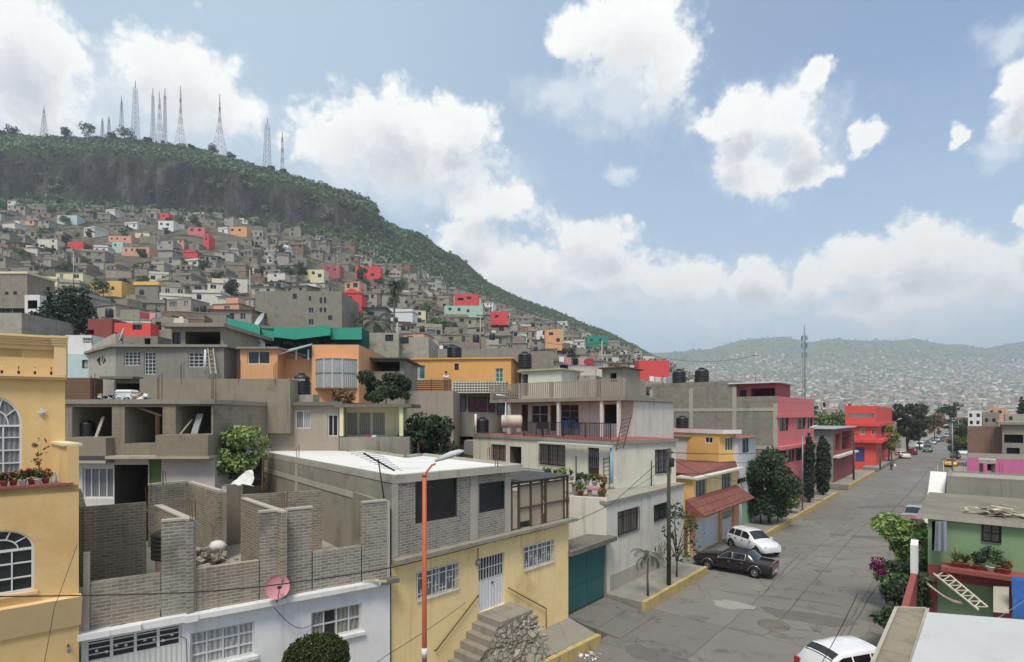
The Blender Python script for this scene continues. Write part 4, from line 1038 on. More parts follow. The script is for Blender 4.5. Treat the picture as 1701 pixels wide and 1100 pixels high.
# things lying about in it
def heap(name, label, cat, loc, mats, n, rx, ry, hz, smin=.05, smax=.2, kind=None, seed=1, long=False):
    q = random.Random(seed); mb = MB(); 
    for i in range(n):
        x, y = q.gauss(0, .4) * rx, q.gauss(0, .4) * ry; k = max(0, 1 - (x / rx) ** 2 - (y / ry) ** 2)
        s_ = q.uniform(smin, smax); sz = (s_ * q.uniform(.6, 1.6), s_ * q.uniform(.5, 1.2), s_ * q.uniform(.3, .8)) if not long else (s_ * q.uniform(5, 12), s_ * q.uniform(.6, 1.4), s_ * .3)
        ax = Matrix.Rotation(q.uniform(0, 6.28), 3, 'Z') @ Matrix.Rotation(q.uniform(-.5, .5) * (.3 if long else 1), 3, 'X') @ Matrix.Rotation(q.uniform(-.5, .5) * (.2 if long else 1), 3, 'Y')
        mb.box((x + loc[0], y + loc[1], loc[2] + k * hz * q.random() + sz[2] * .4), sz, q.choice(mats), ax=ax)
    o = mb.build(name, loc=loc); return tagp(o, label, cat, kind=kind)
p = on_z(345, 940, ZS + .16); heap('rubble', 'heap of broken grey rubble on the unfinished brick storey', 'rubble', p, ['rubble_stone', 'concrete', 'brick_grey', 'cardboard'], 90, 1.1, .8, .55, .06, .26, 'stuff')
p = on_z(362, 928, ZS + .2); o = T('cement_sack', 'pale crumpled cement sack on the rubble heap', 'sack', p); mb = MB(); mb.lathe([(.05, .25), (.24, .3), (.28, .42), (.2, .55), (.06, .6)], p, 'cloth_white', 10); mb.build('bag', o)
p = on_z(278, 884, ZS + .16); tank((*topx(283, 858), ZS + 1.35), .42, .75, 'small black water tank behind the brick partition of the roofless storey')
u, z = W2.px(456, 967); dish(W2.pt(u, z - .45, .3), .3, (W2.n.x + .2, W2.n.y), 'faded pink satellite dish fixed to the unfinished brick wall', 'dish_pink', .25, .22)

# concrete and yellow house with a white roof
ZR = 7.0; ZF = 4.4
A3, B3 = gp(650, 16.15), gp(944, 22.6); W3 = Wall(A3, B3)
bk3 = lambda u, v: W3.A + W3.d * u - W3.n * v
c_root = T('white_roof_house', 'grey block storey with a white flat roof over a yellow ground floor', 'house', (*bk3(4, 5), 0))
k3 = dict(fm='metal_white', pm='curtain_grey', gr='metal_white', gp=.26, nx=4, ny=1, rec=.16)
w1 = op(W3, 692, 942, 761, 989, **k3); w2_ = op(W3, 869, 902, 920, 941, **k3)
dd = op(W3, 795, 923, 838, 1011, k='door', dm='metal_white_ribbed', glz=.44, gr='metal_white', leaves=2, pm='glass', rec=.12)
mb = MB(); wall_faces(mb, W3, -.3, ZF, [w1, w2_, dd], 'yellow_house')
mb.face([W3.pt(W3.L, -.3), (*bk3(W3.L, 9), -.3), (*bk3(W3.L, 9), ZF), W3.pt(W3.L, ZF)], 'yellow_house')
mb.build('wall', c_root)
for o_ in (w1, w2_, dd): put(c_root, W3, o_)
uE = W3.px(848, 830)[0]
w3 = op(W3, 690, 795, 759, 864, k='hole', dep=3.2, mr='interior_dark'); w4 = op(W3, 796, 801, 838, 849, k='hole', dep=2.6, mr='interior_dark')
RP = [v2(on_z(x, y, ZR)) for x, y in ((655, 790), (868, 771), (706, 753), (679, 757), (541, 737), (405, 744))]
mb = MB(); wall_faces(mb, W3, ZF + .12, ZR - .25, [w3, w4], 'brick_grey', L=uE)
poly_w = [W3.A, W3.A + W3.d * uE, v2(RP[2]), v2(RP[3]), v2(RP[4]), v2(RP[5])]
Ws = [Wall(poly_w[i], poly_w[(i + 1) % 6]) for i in range(6)]
for i in (1, 2, 3, 4): wall_faces(mb, Ws[i], ZF - 1, ZR - .25, [], 'brick_grey')
wall_faces(mb, Ws[5], ZF - 2, ZR - .25, [], 'concrete')
mb.build('block_wall', c_root)
for w_ in (w3, w4):                                 # odds and ends inside the dark rooms: hung cloth, a sack
    u0, u1, c, d = w_['r']; f = MB()
    W3.bx(f, u0 + .003, u0 + .05, c, d, -.1, -.02, 'metal_dark'); W3.bx(f, u1 - .05, u1 - .003, c, d, -.1, -.02, 'metal_dark'); W3.bx(f, u0 + .05, u1 - .05, c + .003, c + .05, -.1, -.02, 'metal_dark'); W3.bx(f, u0 + .05, u1 - .05, d - .05, d - .003, -.1, -.02, 'metal_dark')
    wo = f.build('window', c_root); f = MB(); W3.bx(f, u0 + .03, u1 - .03, c + .03, d - .03, -.075, -.06, 'glass'); f.build('pane', wo)
for x0, x1 in ((650.5, 661), (781, 793), (839, 848)):
    cm = MB(); W3.bx(cm, W3.px(x0, 850)[0], W3.px(x1, 850)[0], ZF + .125, ZR - .26, .003, .02, 'concrete_pale'); cm.build('column', c_root)
cm = MB(); Ws[5].bx(cm, Ws[5].L * .5, Ws[5].L * .515, ZF - .5, ZR - .26, .003, .02, 'concrete_pale'); Ws[5].bx(cm, 0, Ws[5].L, ZR - 1.0, ZR - .8, .003, .025, 'concrete_pale')
cm.build('tie_beam', c_root)
rf = MB(); cR = sum(RP, Vector((0, 0))) / 6
rf.prism(RP, ZR - .25, ZR - .1, 'concrete_pale', 'white_roof')
rf.build('roof', c_root)
kb = MB()
for i in range(6):
    p, q = RP[i], RP[(i + 1) % 6]; ip, iq = p + (cR - p).normalized() * .28, q + (cR - q).normalized() * .28
    kb.prism([p, q, iq, ip], ZR - .098, ZR + .0, 'concrete_pale')
kb.build('roof_kerb', c_root)
sl = MB(); W3.bx(sl, -.02, W3.L + .25, ZF + .003, ZF + .12, -.1, .32, 'concrete'); W3.bx(sl, uE, W3.L + .2, ZF + .0, ZF + .11, -3.5, -.103, 'concrete'); sl.build('slab_edge', c_root)
rods(c_root, [(*RP[i].lerp(RP[(i + 1) % 6], t_), ZR) for i, t_ in ((5, .25), (5, .5), (4, .4), (2, .5), (3, .3), (0, .75), (1, .3), (1, .7))], .55)
# timber and board screen beside the block storey
tb = T('board_screen', 'patched screen of beige boards on dark posts over the yellow wall', 'screen', W3.pt(uE + .5, ZF + .12, 0))
zb0, zb1 = ZF + .125, W3.px(900, 799)[1]
mb = MB(); us = [uE + .05 + (W3.L - uE - .1) * t_ for t_ in (0, .12, .32, .52, .58, .93, 1)]
for i in (1, 2, 4): W3.bx(mb, us[i] + .04, us[i + 1] - .04, zb0 + (.25 if i == 1 else .02), zb1 - .12, -.06, -.03, 'wood_board')
W3.bx(mb, us[0] + .04, us[1] - .06, zb0 + .05, zb1 - .3, -.05, -.025, 'timber')
mb.build('board', tb)
for u in us: mb = MB(); W3.bx(mb, u - .035, u + .035, zb0, zb1, -.05, .03, 'wood_dark'); mb.build('post', tb)
mb = MB()
W3.bx(mb, us[1], us[-1], zb0 + .75, zb0 + .8, -.02, .035, 'wood_dark'); W3.bx(mb, us[0], us[-1], zb1 + .003, zb1 + .07, -.06, .05, 'wood_dark'); W3.bx(mb, us[0], us[-1], zb1 - .1, zb1 - .04, -.02, .036, 'wood_dark')
mb.build('batten', tb)
mb = MB(); W3.bx(mb, us[0], us[-1] + .1, zb1 + .075, zb1 + .12, -2.6, .12, 'sheet_dark'); mb.build('roof', tb)
# stair of the yellow house: landing, steps down along the wall, rough stone flank
st = T('stone_stair', 'worn concrete steps with rough stone flank up to the white metal door', 'stair', W3.pt(dd['r'][0], 0, .5))
u0, u1, zd, _ = dd['r']; u0 -= .05; ue = u1 + .25; wd = 1.15
mb = MB(); W3.bx(mb, u0, ue, zd - .25, zd, .003, wd, 'concrete'); mb.build('landing', st)
nst = 8; rise, run = zd / nst * .95, .27
for i in range(nst):
    mb = MB(); W3.bx(mb, u0 - run * (i + 1), u0 - run * i - .003, -.2, zd - rise * (i + 1), .003, wd + .01 * (i % 3), 'concrete'); mb.build('step', st)
def rough(a, b, c_, d_, m, nu, nv, amp, mb, seed=0):  # bumpy quad patch
    G = []
    for i in range(nu + 1):
        for j in range(nv + 1):
            p = Vector(a).lerp(Vector(b), i / nu).lerp(Vector(d_).lerp(Vector(c_), i / nu), j / nv)
            k = 0 if i in (0, nu) and j in (0, nv) else 1
            G.append(p + noise.noise_vector(p * 2.6 + Vector((seed, 0, 0))) * amp * k + noise.noise_vector(p * 7) * amp * .4 * k)
    b0 = mb.vs(G)
    for i in range(nu):
        for j in range(nv): q = b0 + i * (nv + 1) + j; mb.idx((q, q + nv + 1, q + nv + 2, q + 1), m)
mb = MB()
P = lambda u, z, o: W3.pt(u, z, o)
rough(P(u0 - run * nst, -.1, wd + .35), P(ue, -.1, wd + .9), P(ue, zd - .06, wd - .02), P(u0, zd - .06, wd - .02), 'rubble_stone', 34, 20, .15, mb)
rough(P(u0 - run * nst, -.1, wd + .3), P(u0 - run * nst, .12, wd), P(u0, zd - .1, wd), P(u0, 0, wd + .3), 'rubble_stone', 8, 16, .06, mb, 3)
rough(P(ue, -.1, wd + .9), P(ue + 1.5, -.1, wd + .3), P(ue + 1.4, .42, .02), P(ue, zd - .06, .02), 'rubble_stone', 24, 22, .15, mb, 5)
rough(P(ue, -.1, wd + .9), P(ue, zd - .06, .02), P(ue, zd - .06, wd - .02), P(ue, .3, wd + .5), 'rubble_stone', 10, 10, .07, mb, 8)
q = random.Random(8)
for i in range(150):                                # field stones showing in the flank
    t, v = q.random(), q.random() ** .8; lo_ = P(u0 - run * nst * .8, -.05, wd + .4).lerp(P(ue + .9, 0, wd + .75), t); hi_ = P(u0, zd - .1, wd).lerp(P(ue + .1, zd - .1, wd), t); c = lo_.lerp(hi_, v * .93) - Vector((W3.n.x, W3.n.y, 0)) * .04; s_ = q.uniform(.04, .11)
    ax = Matrix.Rotation(q.uniform(0, 6), 3, 'Z') @ Matrix.Rotation(q.uniform(-.6, .6), 3, 'X'); mb.lathe([(s_ * .5, -s_ * .5), (s_, -s_ * .1), (s_ * .85, s_ * .35), (s_ * .3, s_ * .55)], c, q.choice(('rubble_stone', 'concrete_pale', 'rubble_stone', 'brown_render')), 6, ax)
mb.build('stone_flank', st)
def handrail(pts, lab, posts):
    o = T('handrail', lab, 'handrail', pts[0]); mb = MB(); mb.tube(pts, .022, 'metal_rust', 7); mb.build('rail', o)
    mb = MB()
    for a, b in posts: mb.tube([a, b], .02, 'metal_rust', 6)
    mb.build('post', o)
a, b = W3.px(842, 976), W3.px(904, 1010)
handrail([P(a[0], a[1], .08), P(b[0], b[1], .1)], 'rusty sloping handrail on the yellow wall, foot side of the white door', [(P(b[0], b[1], .1), P(b[0], b[1] - .75, .1))])
a, b = W3.px(793, 988), W3.px(722, 1080)
handrail([P(a[0], a[1], .07), P(b[0], b[1], .07)], 'long rusty handrail on the yellow wall above the stone steps', [(P(a[0], a[1], .07), P(a[0], a[1] - .05, .0)), (P(b[0], b[1], .07), P(b[0], b[1], .0))])
u, z = W3.px(793, 935); o = T('electric_meter', 'round grey electric meter on the yellow wall beside the white door', 'meter', P(u, z, 0))
mb = MB(); ax = Vector((W3.n.x, W3.n.y, 0)).to_track_quat('Z', 'Y').to_matrix(); mb.lathe([(.1, .003), (.1, .08), (.085, .12), (.04, .13)], P(u, z, 0), 'metal_grey', 16, ax); mb.build('case', o)
mb = MB(); mb.tube([P(u, z + .1, .04), P(u, z + .5, .04)], .018, 'metal_grey', 6); mb.build('conduit', o)
# pavement at the foot of the yellow house with its kerb
pv = MB(); k0 = P(ue - 4.0, 0, 2.6); ka, kb_ = on_z(880, 1102, .4), on_z(992, 1052, .4)
pv.prism([W3.pt(0, 0, 0).xy, on_z(700, 1200, .4).xy, ka.xy, kb_.xy, Vector((XF - .2, YD0 - .03)), W3.pt(W3.L, 0, 0).xy], -.2, .36, 'pavement'); struct('pavement', pv)
kbm = MB(); e0 = Vector(on_z(760, 1165, .4).xy); e1 = Vector(kb_.xy); dr_ = (e1 - e0).normalized(); nn = Vector((dr_.y, -dr_.x))
N_ = 14
for i in range(N_):
    p, q = e0.lerp(e1, i / N_), e0.lerp(e1, (i + 1) / N_ - .004); j = .02 * noise.noise(Vector((i, 4, 0)))
    kbm.prism([p + nn * .004, p + nn * (.2 + j), q + nn * (.2 + j), q + nn * .004], -.1, .4 + j, 'kerb_yellow')
kbm.build('kerb', kind='structure')
heap('street_litter', 'scatter of small white rubbish at the yellow kerb', 'litter', on_z(975, 1092, 0), ['cloth_white', 'plastic_white', 'cardboard', 'rubble_stone'], 26, .7, .5, .05, .04, .14, 'stuff', 4)
# green gate
Wg = Wall(W3.pt(W3.L + .12, 0, -.25).xy, (XF + .02, YD1 + .05))
g_root = T('green_gate', 'double leaf teal green metal gate between the yellow and the white house', 'gate', Wg.pt(Wg.L / 2, 0))
zg = Wg.px(975, 912)[1]; zg = min(max(zg, 2.4), 3.2)
for i in range(2):
    mb = MB(); Wg.bx(mb, .16 + i * (Wg.L - .3) / 2, .16 + (i + 1) * (Wg.L - .3) / 2 - .02, .38, zg, -.06, -.02, 'gate_green')
    for z in (.4, 1.4, zg - .06): Wg.bx(mb, .17 + i * (Wg.L - .3) / 2, .15 + (i + 1) * (Wg.L - .3) / 2 - .02, z, z + .05, -.016, .004, 'gate_green')
    mb.build('leaf', g_root)
for a_, b_ in ((-.05, .15), (Wg.L - .13, Wg.L)): mb = MB(); Wg.bx(mb, a_, b_, -.2, zg + .1, -.2, .03, 'concrete'); mb.build('post', g_root)
mb = MB(); Wg.bx(mb, -.15, Wg.L + .25, zg + .1, zg + .3, -.9, .45, 'concrete_dark'); mb.build('canopy', g_root)
# topiary bush before the white house
p = on_z(525, 1120, 1.0); q = Vector((p.x, p.y, 0))
B_ = []
for i in range(150):
    z_ = 1 - 1.75 * (i + .5) / 150; a = i * 2.39996; r_ = math.sqrt(max(0, 1 - abs(z_) ** 3)) * .68; B_.append((r_ * math.cos(a), r_ * math.sin(a), 1.42 + .5 * z_, .13))
root = TL('topiary_bush', 'round clipped dark green bush before the white house', 'bush', (*gp(526, 13.4), .1))
V, Fq = leaves_np(B_, 13000, .05, 3, aspect=1.3); V[:, 2] += 1.22
o = bpy.data.objects.new('crown', mesh_np('crown', V, Fq, 'leaf_box')); C.objects.link(o); o.parent = root
mb = MB(); mb.tube([(0, 0, -.2), (0, 0, 2.6)], .07, 'bark', 8); mb.build('trunk', root)
# orange street lamp
def street_lamp(base, top_z, head_at, label, mat='lamp_orange', hm='dish_grey', r=.065, group='street lamps'):
    root = T('street_lamp', label, 'street lamp', base, group); b = Vector(base); t = Vector((b.x, b.y, top_z)); h_ = Vector(head_at)
    mb = MB(); mb.tube([b, t], [r * 1.15, r * .9], mat, 10); mb.lathe([(r * 2.2, 0), (r * 2.2, .06), (r * 1.3, .08)], b, mat, 10); mb.build('pole', root)
    d = (h_ - t); e = h_ - d.normalized() * .15
    mb = MB(); mb.tube([t - UP * .1, t + d * .12 + UP * .02, t + d * .5 + UP * .06, e], r * .42, mat, 7); mb.lathe([(r * 1.05, 0), (r * 1.05, .1)], t - UP * .05, mat, 10); mb.build('arm', root)
    x = Vector((d.x, d.y, d.z * .35)).normalized(); ax = Matrix((x, UP.cross(x).normalized(), x.cross(UP.cross(x).normalized()))).transposed()
    mb = MB(); rings = []
    for s_, w_, h2 in ((-.12, .06, .05), (.1, .12, .1), (.35, .16, .13), (.6, .14, .1), (.72, .05, .03)):
        rings.append(mb.vs([h_ + ax @ Vector((s_, w_ * math.cos(k * math.pi / 5), h2 * math.sin(k * math.pi / 5) * (1 if k < 5 else .45))) for k in range(10)]))
    for a, b2 in zip(rings, rings[1:]):
        for j in range(10): mb.idx((a + j, a + (j + 1) % 10, b2 + (j + 1) % 10, b2 + j), hm, True)
    mb.idx([rings[0] + 9 - j for j in range(10)], hm); mb.idx([rings[-1] + j for j in range(10)], hm); mb.build('lamp_head', root)
    return root
dL = 14.9; lp = gp(705, dL)
street_lamp((lp.x, lp.y, 0), zz(789, dL), at(730, 764, dL), 'tall rusty orange street lamp with a curved arm before the white roof house')
o = T('pole_sticker', 'white paper notice stuck round the foot of the orange lamp post', 'notice', (lp.x, lp.y, zz(1083, dL))); mb = MB(); mb.lathe([(.078, zz(1092, dL)), (.078, zz(1076, dL))], (lp.x, lp.y, 0), 'cloth_white', 12); mb.build('sheet', o)
# tv antenna on the party wall
p0 = at(639, 835, 16.1); p1 = at(628, 762, 16.1)
an = T('tv_antenna', 'old rooftop television antenna with long rods beside the white roof', 'antenna', p0)
mb = MB(); mb.tube([p0, p1], .02, 'metal_dark', 6); mb.build('mast', an)
mb = MB(); a, b = at(604, 753, 15.6), at(655, 782, 16.6); mb.bar(a, b, .04, 'metal_dark'); mb.build('boom', an)
mb = MB(); dv = (b - a).normalized(); sd = dv.cross(UP).normalized()
for i in range(9):
    p = a.lerp(b, i / 8.5); l_ = .75 - .04 * i; mb.bar(p - sd * l_ + UP * .03, p + sd * l_, .012, 'metal_grey')
mb.build('rod', an)

# sheets left at the back of the unfinished storey
o = T('black_tarpaulin', 'black tarpaulin hung on a stake beside the white roof house', 'tarpaulin', at(430, 800, 18.6)); mb = MB(); rough(at(417, 806, 18.6), at(437, 806, 18.8), at(437, 760, 18.8), at(431, 762, 18.6), 'cloth_black', 6, 10, .1, mb); mb.build('cloth', o); mb = MB(); mb.bar(at(436, 815, 18.7), at(437, 757, 18.7), .05, 'wood_dark'); mb.build('stake', o)
o = T('white_sheet', 'crumpled white plastic sheet beside the black tarpaulin', 'sheet', at(405, 800, 18.9)); mb = MB(); rough(at(383, 804, 19), at(425, 804, 18.9), at(419, 781, 19.3), at(402, 788, 19.4), 'cloth_white', 8, 6, .12, mb); mb.build('cloth', o)
# ------------------------------------------------------------------ left row of the street, beyond the gate
Z6 = 4.6
c0 = Vector((XF, 22.35)); c1 = Vector((XF, 31.3))
WL = Wall(c0, c1)
opsL = [op(WL, 1026, 846, 1061, 886, nx=3, ny=1, fm='metal_dark', pm='curtain_pattern', gr='metal_dark', gs='bars', gp=.16), op(WL, 1086, 836, 1112, 864, nx=2, ny=1, fm='metal_dark', pm='glass', gr='metal_dark', gs='bars', gp=.16)]
w6, W6 = house('white_corner_house', 'off white corner house with a plant filled first floor terrace and dark barred windows', 'house',
    [c0, c1, c1 + Vector((-9, 0)), c0 + Vector((-9, 0))], PZ - .6, Z6, ['offwhite', 'offwhite', 'offwhite', 'cream_wall'], {0: opsL}, roof='roof_grey', slab=.16, over=.1)
C1, C2, C3 = Vector((-15, 26.4)), v2(on_x(1123, 700, -13.55)), gp(786, 40.5)
ZU = 7.2
WS, WFc = Wall(C3, C1), Wall(C1, C2)
br = dict(fm='brown_door', pm='curtain_pattern', gr='metal_dark', gs='cross', gp=.2)
sideops = [op(WS, 817, 739, 840, 764, nx=2, **br), op(WS, 847, 742, 866, 785, k='hole', dep=2.5), op(WS, 896, 739, 939, 773, nx=3, **br), op(WS, 976, 744, 995, 795, k='door', dm='brown_door', glz=.7, gr='metal_dark', pm='curtain_grey')]
frop = [op(WFc, 1088, 747, 1114, 786, nx=3, ny=1, fm='metal_dark', pm='curtain_grey', gr='metal_dark', gs='cross', gp=.2)]
up, _ = house('upper_storey_house', 'cream upper storey with brown barred windows behind the potted plant terrace', 'house', [C3, C1, C2, C2 + Vector((-13, 6)), C3 + Vector((1, 8))], Z6 - 2.0, ZU,
    'cream_wall', {0: sideops, 1: frop}, roof='roof_red', slab=.2, over=.12, slabm='concrete')
mb = MB(); WS.bx(mb, WS.L * .57, WS.L + .02, ZU - .12, ZU - .06, .15, .5, 'plastic_white'); mb.build('awning', up)
# terrace: parapet with open railing, plants, ladder, pipe
tr = T('terrace_railing', 'pale blue railing on the first floor terrace beside the white roof', 'railing', WS.pt(3, Z6))
zb = WS.px(880, 797, .8)[1]
ua, ub = WS.px(850, 790, 1.2)[0], WS.px(905, 790, 1.2)[0]
rail(tr, [WS.pt(ua, zb, 1.2), WS.pt(ub, zb, 1.2)], .75, 'blue_rail', .16, 'rail')
fl_ = MB(); WS.bx(fl_, 0, WS.L, Z6 - .1, Z6 + .14, .01, 3.2, 'concrete'); fl_.build('terrace_floor', up)
lw = MB(); E0, E1 = gp(946, 26.2), c0
Wt = Wall(E0, E1 + Vector((0, .02)))
lw_root = T('terrace_wall', 'weathered white wall with a ragged top above the green gate', 'wall', Wt.pt(Wt.L / 2, 3)); Wt.bx(lw, 0, Wt.L, -.2, zz(828, 25.5), -.2, -.002, 'offwhite'); lw.build('wall', lw_root)
for i, (px, py, d, h_, kind, lf, lab) in enumerate(((908, 800, 28, .55, 'bush', 'leaf_mid', 'spreading fern in a clay pot at the end of the blue railing'), (923, 798, 28, .55, 'blade', 'leaf_mid', 'spiky green plant in a white tub behind the board screen'), (935, 797, 28, .5, 'bush', 'leaf_light', 'pale leafy plant in a white pot behind the board screen'), (949, 798, 27.5, .5, 'blade', 'leaf_mid', 'grassy plant in a white pot by the iron post'), (963, 806, 27, .42, 'bush', 'leaf_dark', 'low dark plant in a white pot on the terrace shelf'), (975, 806, 27, .42, 'bush', 'leaf_mid', 'leafy plant in a white pot under the brown door'), (988, 807, 27, .4, 'bush', 'leaf_mid', 'trailing plant in a white pot under the brown door'), (1001, 812, 26.8, .5, 'bush', 'leaf_dry', 'reddish plant in a clay pot at the terrace corner'), (965, 824, 26.6, .5, 'bush', 'leaf_mid', 'loose green plant low behind the ragged white wall'), (1000, 832, 26.3, .42, 'bush', 'leaf_dry', 'dry plant in a red pot low at the terrace corner'))):
    pot_plant(at(px, py, d), h_, lab, kind, lf, 'plastic_white' if 'white' in lab.split('behind')[0] and i not in (0,) else 'terracotta', .24, .15, h_ * 1.1, 170, 40 + i, 'potted plants on the terrace', None, .1)
sh = T('plant_shelf', 'low brick and plank shelf carrying the terrace plants', 'shelf', at(975, 815, 27)); mb = MB(); a, b = at(955, 808, 27), at(1004, 813, 27); mb.bar(a - UP * .05, b - UP * .05, .35, 'magenta_wall', .08); mb.build('plank', sh)
for t_ in (.05, .5, .95): mb = MB(); p = a.lerp(b, t_); mb.box(p - UP * .45, (.2, .2, .7), 'brick_grey', TH); mb.build('leg', sh)
sh = T('plant_shelf', 'plank shelf of white pots behind the board screen', 'shelf', at(925, 800, 28)); mb = MB(); a, b = at(899, 803, 28), at(956, 801, 27.7); mb.bar(a - UP * .05, b - UP * .05, .35, 'timber', .07); mb.build('plank', sh)
for t_ in (.05, .95): mb = MB(); p = a.lerp(b, t_); mb.box(p - UP * .45, (.18, .18, .7), 'brick_grey', TH); mb.build('leg', sh)
o = T('ladder', 'dark iron ladder fixed at the corner of the cream upper storey', 'ladder', at(1008, 800, 29.2)); a, b = at(1003, 806, 29), at(1003, 760, 29); a2, b2 = at(1012, 806, 29.2), at(1012, 757, 29.2)
for p, q in ((a, b), (a2, b2)): mb = MB(); mb.bar(p, q, .035, 'metal_dark'); mb.build('rail', o)
mb = MB()
for i in range(7): mb.bar(a.lerp(b, (i + .5) / 7), a2.lerp(b2, (i + .5) / 7), .028, 'metal_dark')
mb.build('rung', o)
o = T('ladder', 'rusty brown ladder frame leaning over the red roof edge at the corner', 'ladder', at(1030, 725, 29)); a, b = at(1023, 750, 28.8), at(1034, 695, 29); a2, b2 = at(1035, 745, 29), at(1049, 690, 29.3)
for p, q in ((a, b), (a2, b2)): mb = MB(); mb.bar(p, q, .04, 'metal_rust'); mb.build('rail', o)
mb = MB()
for i in range(8): mb.bar(a.lerp(b, (i + .5) / 8), a2.lerp(b2, (i + .5) / 8), .03, 'metal_rust')
mb.build('rung', o)
o = T('drain_pipe', 'pale blue drain pipe on the corner of the cream upper storey', 'pipe', WS.pt(WS.L, Z6)); mb = MB(); mb.tube([WS.pt(WS.L - .12, Z6 + .14, .1), WS.pt(WS.L - .12, ZU - .2, .1)], .075, 'blue_pipe', 8); mb.lathe([(.2, 0), (.12, .25), (.08, .3)], WS.pt(WS.L - .12, Z6 + .14, .1), 'concrete_pale', 10); mb.build('pipe', o)
for px, y0, y1, d, lab in ((957, 812, 758, 27, 'thin iron post rising from the terrace wall'), (1082, 812, 765, 31, 'thin iron post on the lower roof of the corner house')):
    o = T('iron_post', lab, 'post', at(px, y0, d)); mb = MB(); mb.tube([at(px, y0 + 12, d), at(px, y1, d)], .035, 'metal_dark', 6); mb.build('pole', o)
u, z = Wt.px(985, 860); 
mb = MB(); WL.bx(mb, .3, 6.2, PZ, PZ + .75, .003, .012, 'concrete_pale'); mb.build('plinth', w6)
scrawl(w6, WL, WL.px(1086, 912)[0], WL.px(1108, 912)[0], WL.px(1097, 925)[1], WL.px(1097, 898)[1], 'metal_rust', 6, .012, seed=21, r=.03)
# terrace house standing on that roof
D0, D1 = gp(838, 43), gp(1053, 35.5); W7 = Wall(D0, D1); Z7 = zz(668, 38)
ops7 = [op(W7, 866, 672, 877, 716, k='door', dm='brown_door', handle=False), op(W7, 882, 673, 910, 704, nx=2, ny=2, fm='metal_white', pm='glass'), op(W7, 914, 673, 925, 716, k='door', dm='brown_door', handle=False), op(W7, 931, 672, 961, 704, nx=2, ny=3, fm='wood_board', pm='glass'), op(W7, 1000, 672, 1025, 704, k='hole', dep=2)]
t7, _ = house('balcony_house', 'white terrace house with a long barred balcony across its top', 'house', [D0, D1, D1 - W7.n * 6, D0 - W7.n * 6], ZU - .5, Z7, ['offwhite', 'offwhite', 'offwhite', 'concrete'], {0: ops7}, roof='roof_grey')
mb = MB(); W7.bx(mb, -.2, W7.L + .2, Z7 + .025, Z7 + .3, -6, 1.5, 'concrete'); mb.build('balcony_slab', t7)
for px in (846, 928, 1000, 1028): mb = MB(); u = W7.px(px, 690, 1.3)[0]; W7.bx(mb, u - .1, u + .1, ZU + .2, Z7 + .022, 1.2, 1.4, 'offwhite'); mb.build('column', t7)
rl = [W7.pt(-.1, Z7 + .3, 1.4), W7.pt(W7.L + .1, Z7 + .3, 1.4)]
rail(t7, rl, 1.1, 'tan_render', .17, 'balustrade', .06, 2.6, .14)
rt = T('roof_railing', 'dark spiked railing along the red roof edge before the blue chairs', 'railing', WS.pt(WS.L * .6, ZU))
rail(rt, [WS.pt(WS.px(868, 712)[0], ZU + .2, -.1), WS.pt(WS.px(1012, 722)[0], ZU + .2, -.1)], .95, 'metal_dark', .13, 'rail')
mb = MB(); WS.bx(mb, WS.px(925, 722)[0], WS.L + .1, ZU + .205, ZU + .26, -.35, .1, 'roof_red'); mb.build('kerb', up)
for i, px in enumerate((897, 905, 930, 938, 947, 958, 966)):
    blue = px > 925; p = at(px, 706, 38.5); p.z = ZU + .22
    o = TL('patio_chair', ('dark grey' if not blue else 'pale blue') + f' plastic chair on the roof terrace, {"first" if i in (0, 2) else ("second", "third", "fourth", "fifth")[min(3, (i if not blue else i - 2) - 1)]} along the railing', 'chair', p, 'chairs on the roof terrace', rz=TH + rnd.uniform(-.5, .5) + (math.pi if i % 2 else 0))
    m_ = 'plastic_blue' if blue else 'metal_dark'
    mb = MB(); mb.box((0, 0, .44), (.44, .42, .03), m_); mb.build('seat', o)
    mb = MB(); mb.box((0, .2, .66), (.42, .03, .4), m_); mb.build('backrest', o)
    for sx in (-1, 1):
        for sy in (-1, 1): mb = MB(); mb.bar((sx * .19, sy * .18, .425), (sx * .22, sy * .22, 0), .035, m_); mb.build('leg', o)
o = T('folded_cover', 'dark blue cloth heaped over the chairs on the roof terrace', 'cloth', at(941, 697, 38)); mb = MB(); rough(at(931, 701, 38), at(958, 701, 37.5), at(955, 692, 38.2), at(933, 694, 38.6), 'cloth_navy', 10, 8, .12, mb); mb.build('cloth', o)
# tanks at the far end of that roof
p = at(801, 715, 40.6); p.z = ZU + .3
tank(p, .5, 1.15, 'dark blue black water tank beside the beige lying tank', 'tank_black')
o = TL('lying_tank', 'beige ribbed water tank lying on blocks at the roof edge', 'water tank', (at(850, 700, 39.5)), rz=TH)
ax = Matrix.Rotation(R(90), 3, 'Y'); mb = MB(); prof = [(.1, -.78), (.36, -.76)] + [(r_, -.7 + i * .175 + dx) for i in range(8) for r_, dx in ((.47, 0), (.47, .11), (.44, .125), (.44, .16))] + [(.36, .76), (.1, .78)]
mb.lathe(prof, (0, 0, .0), 'tank_beige', 22, ax); mb.build('body', o)
for sx in (-.5, .5): mb = MB(); mb.box((sx, 0, -.6), (.3, .6, .3), 'brick_grey'); mb.build('support', o)
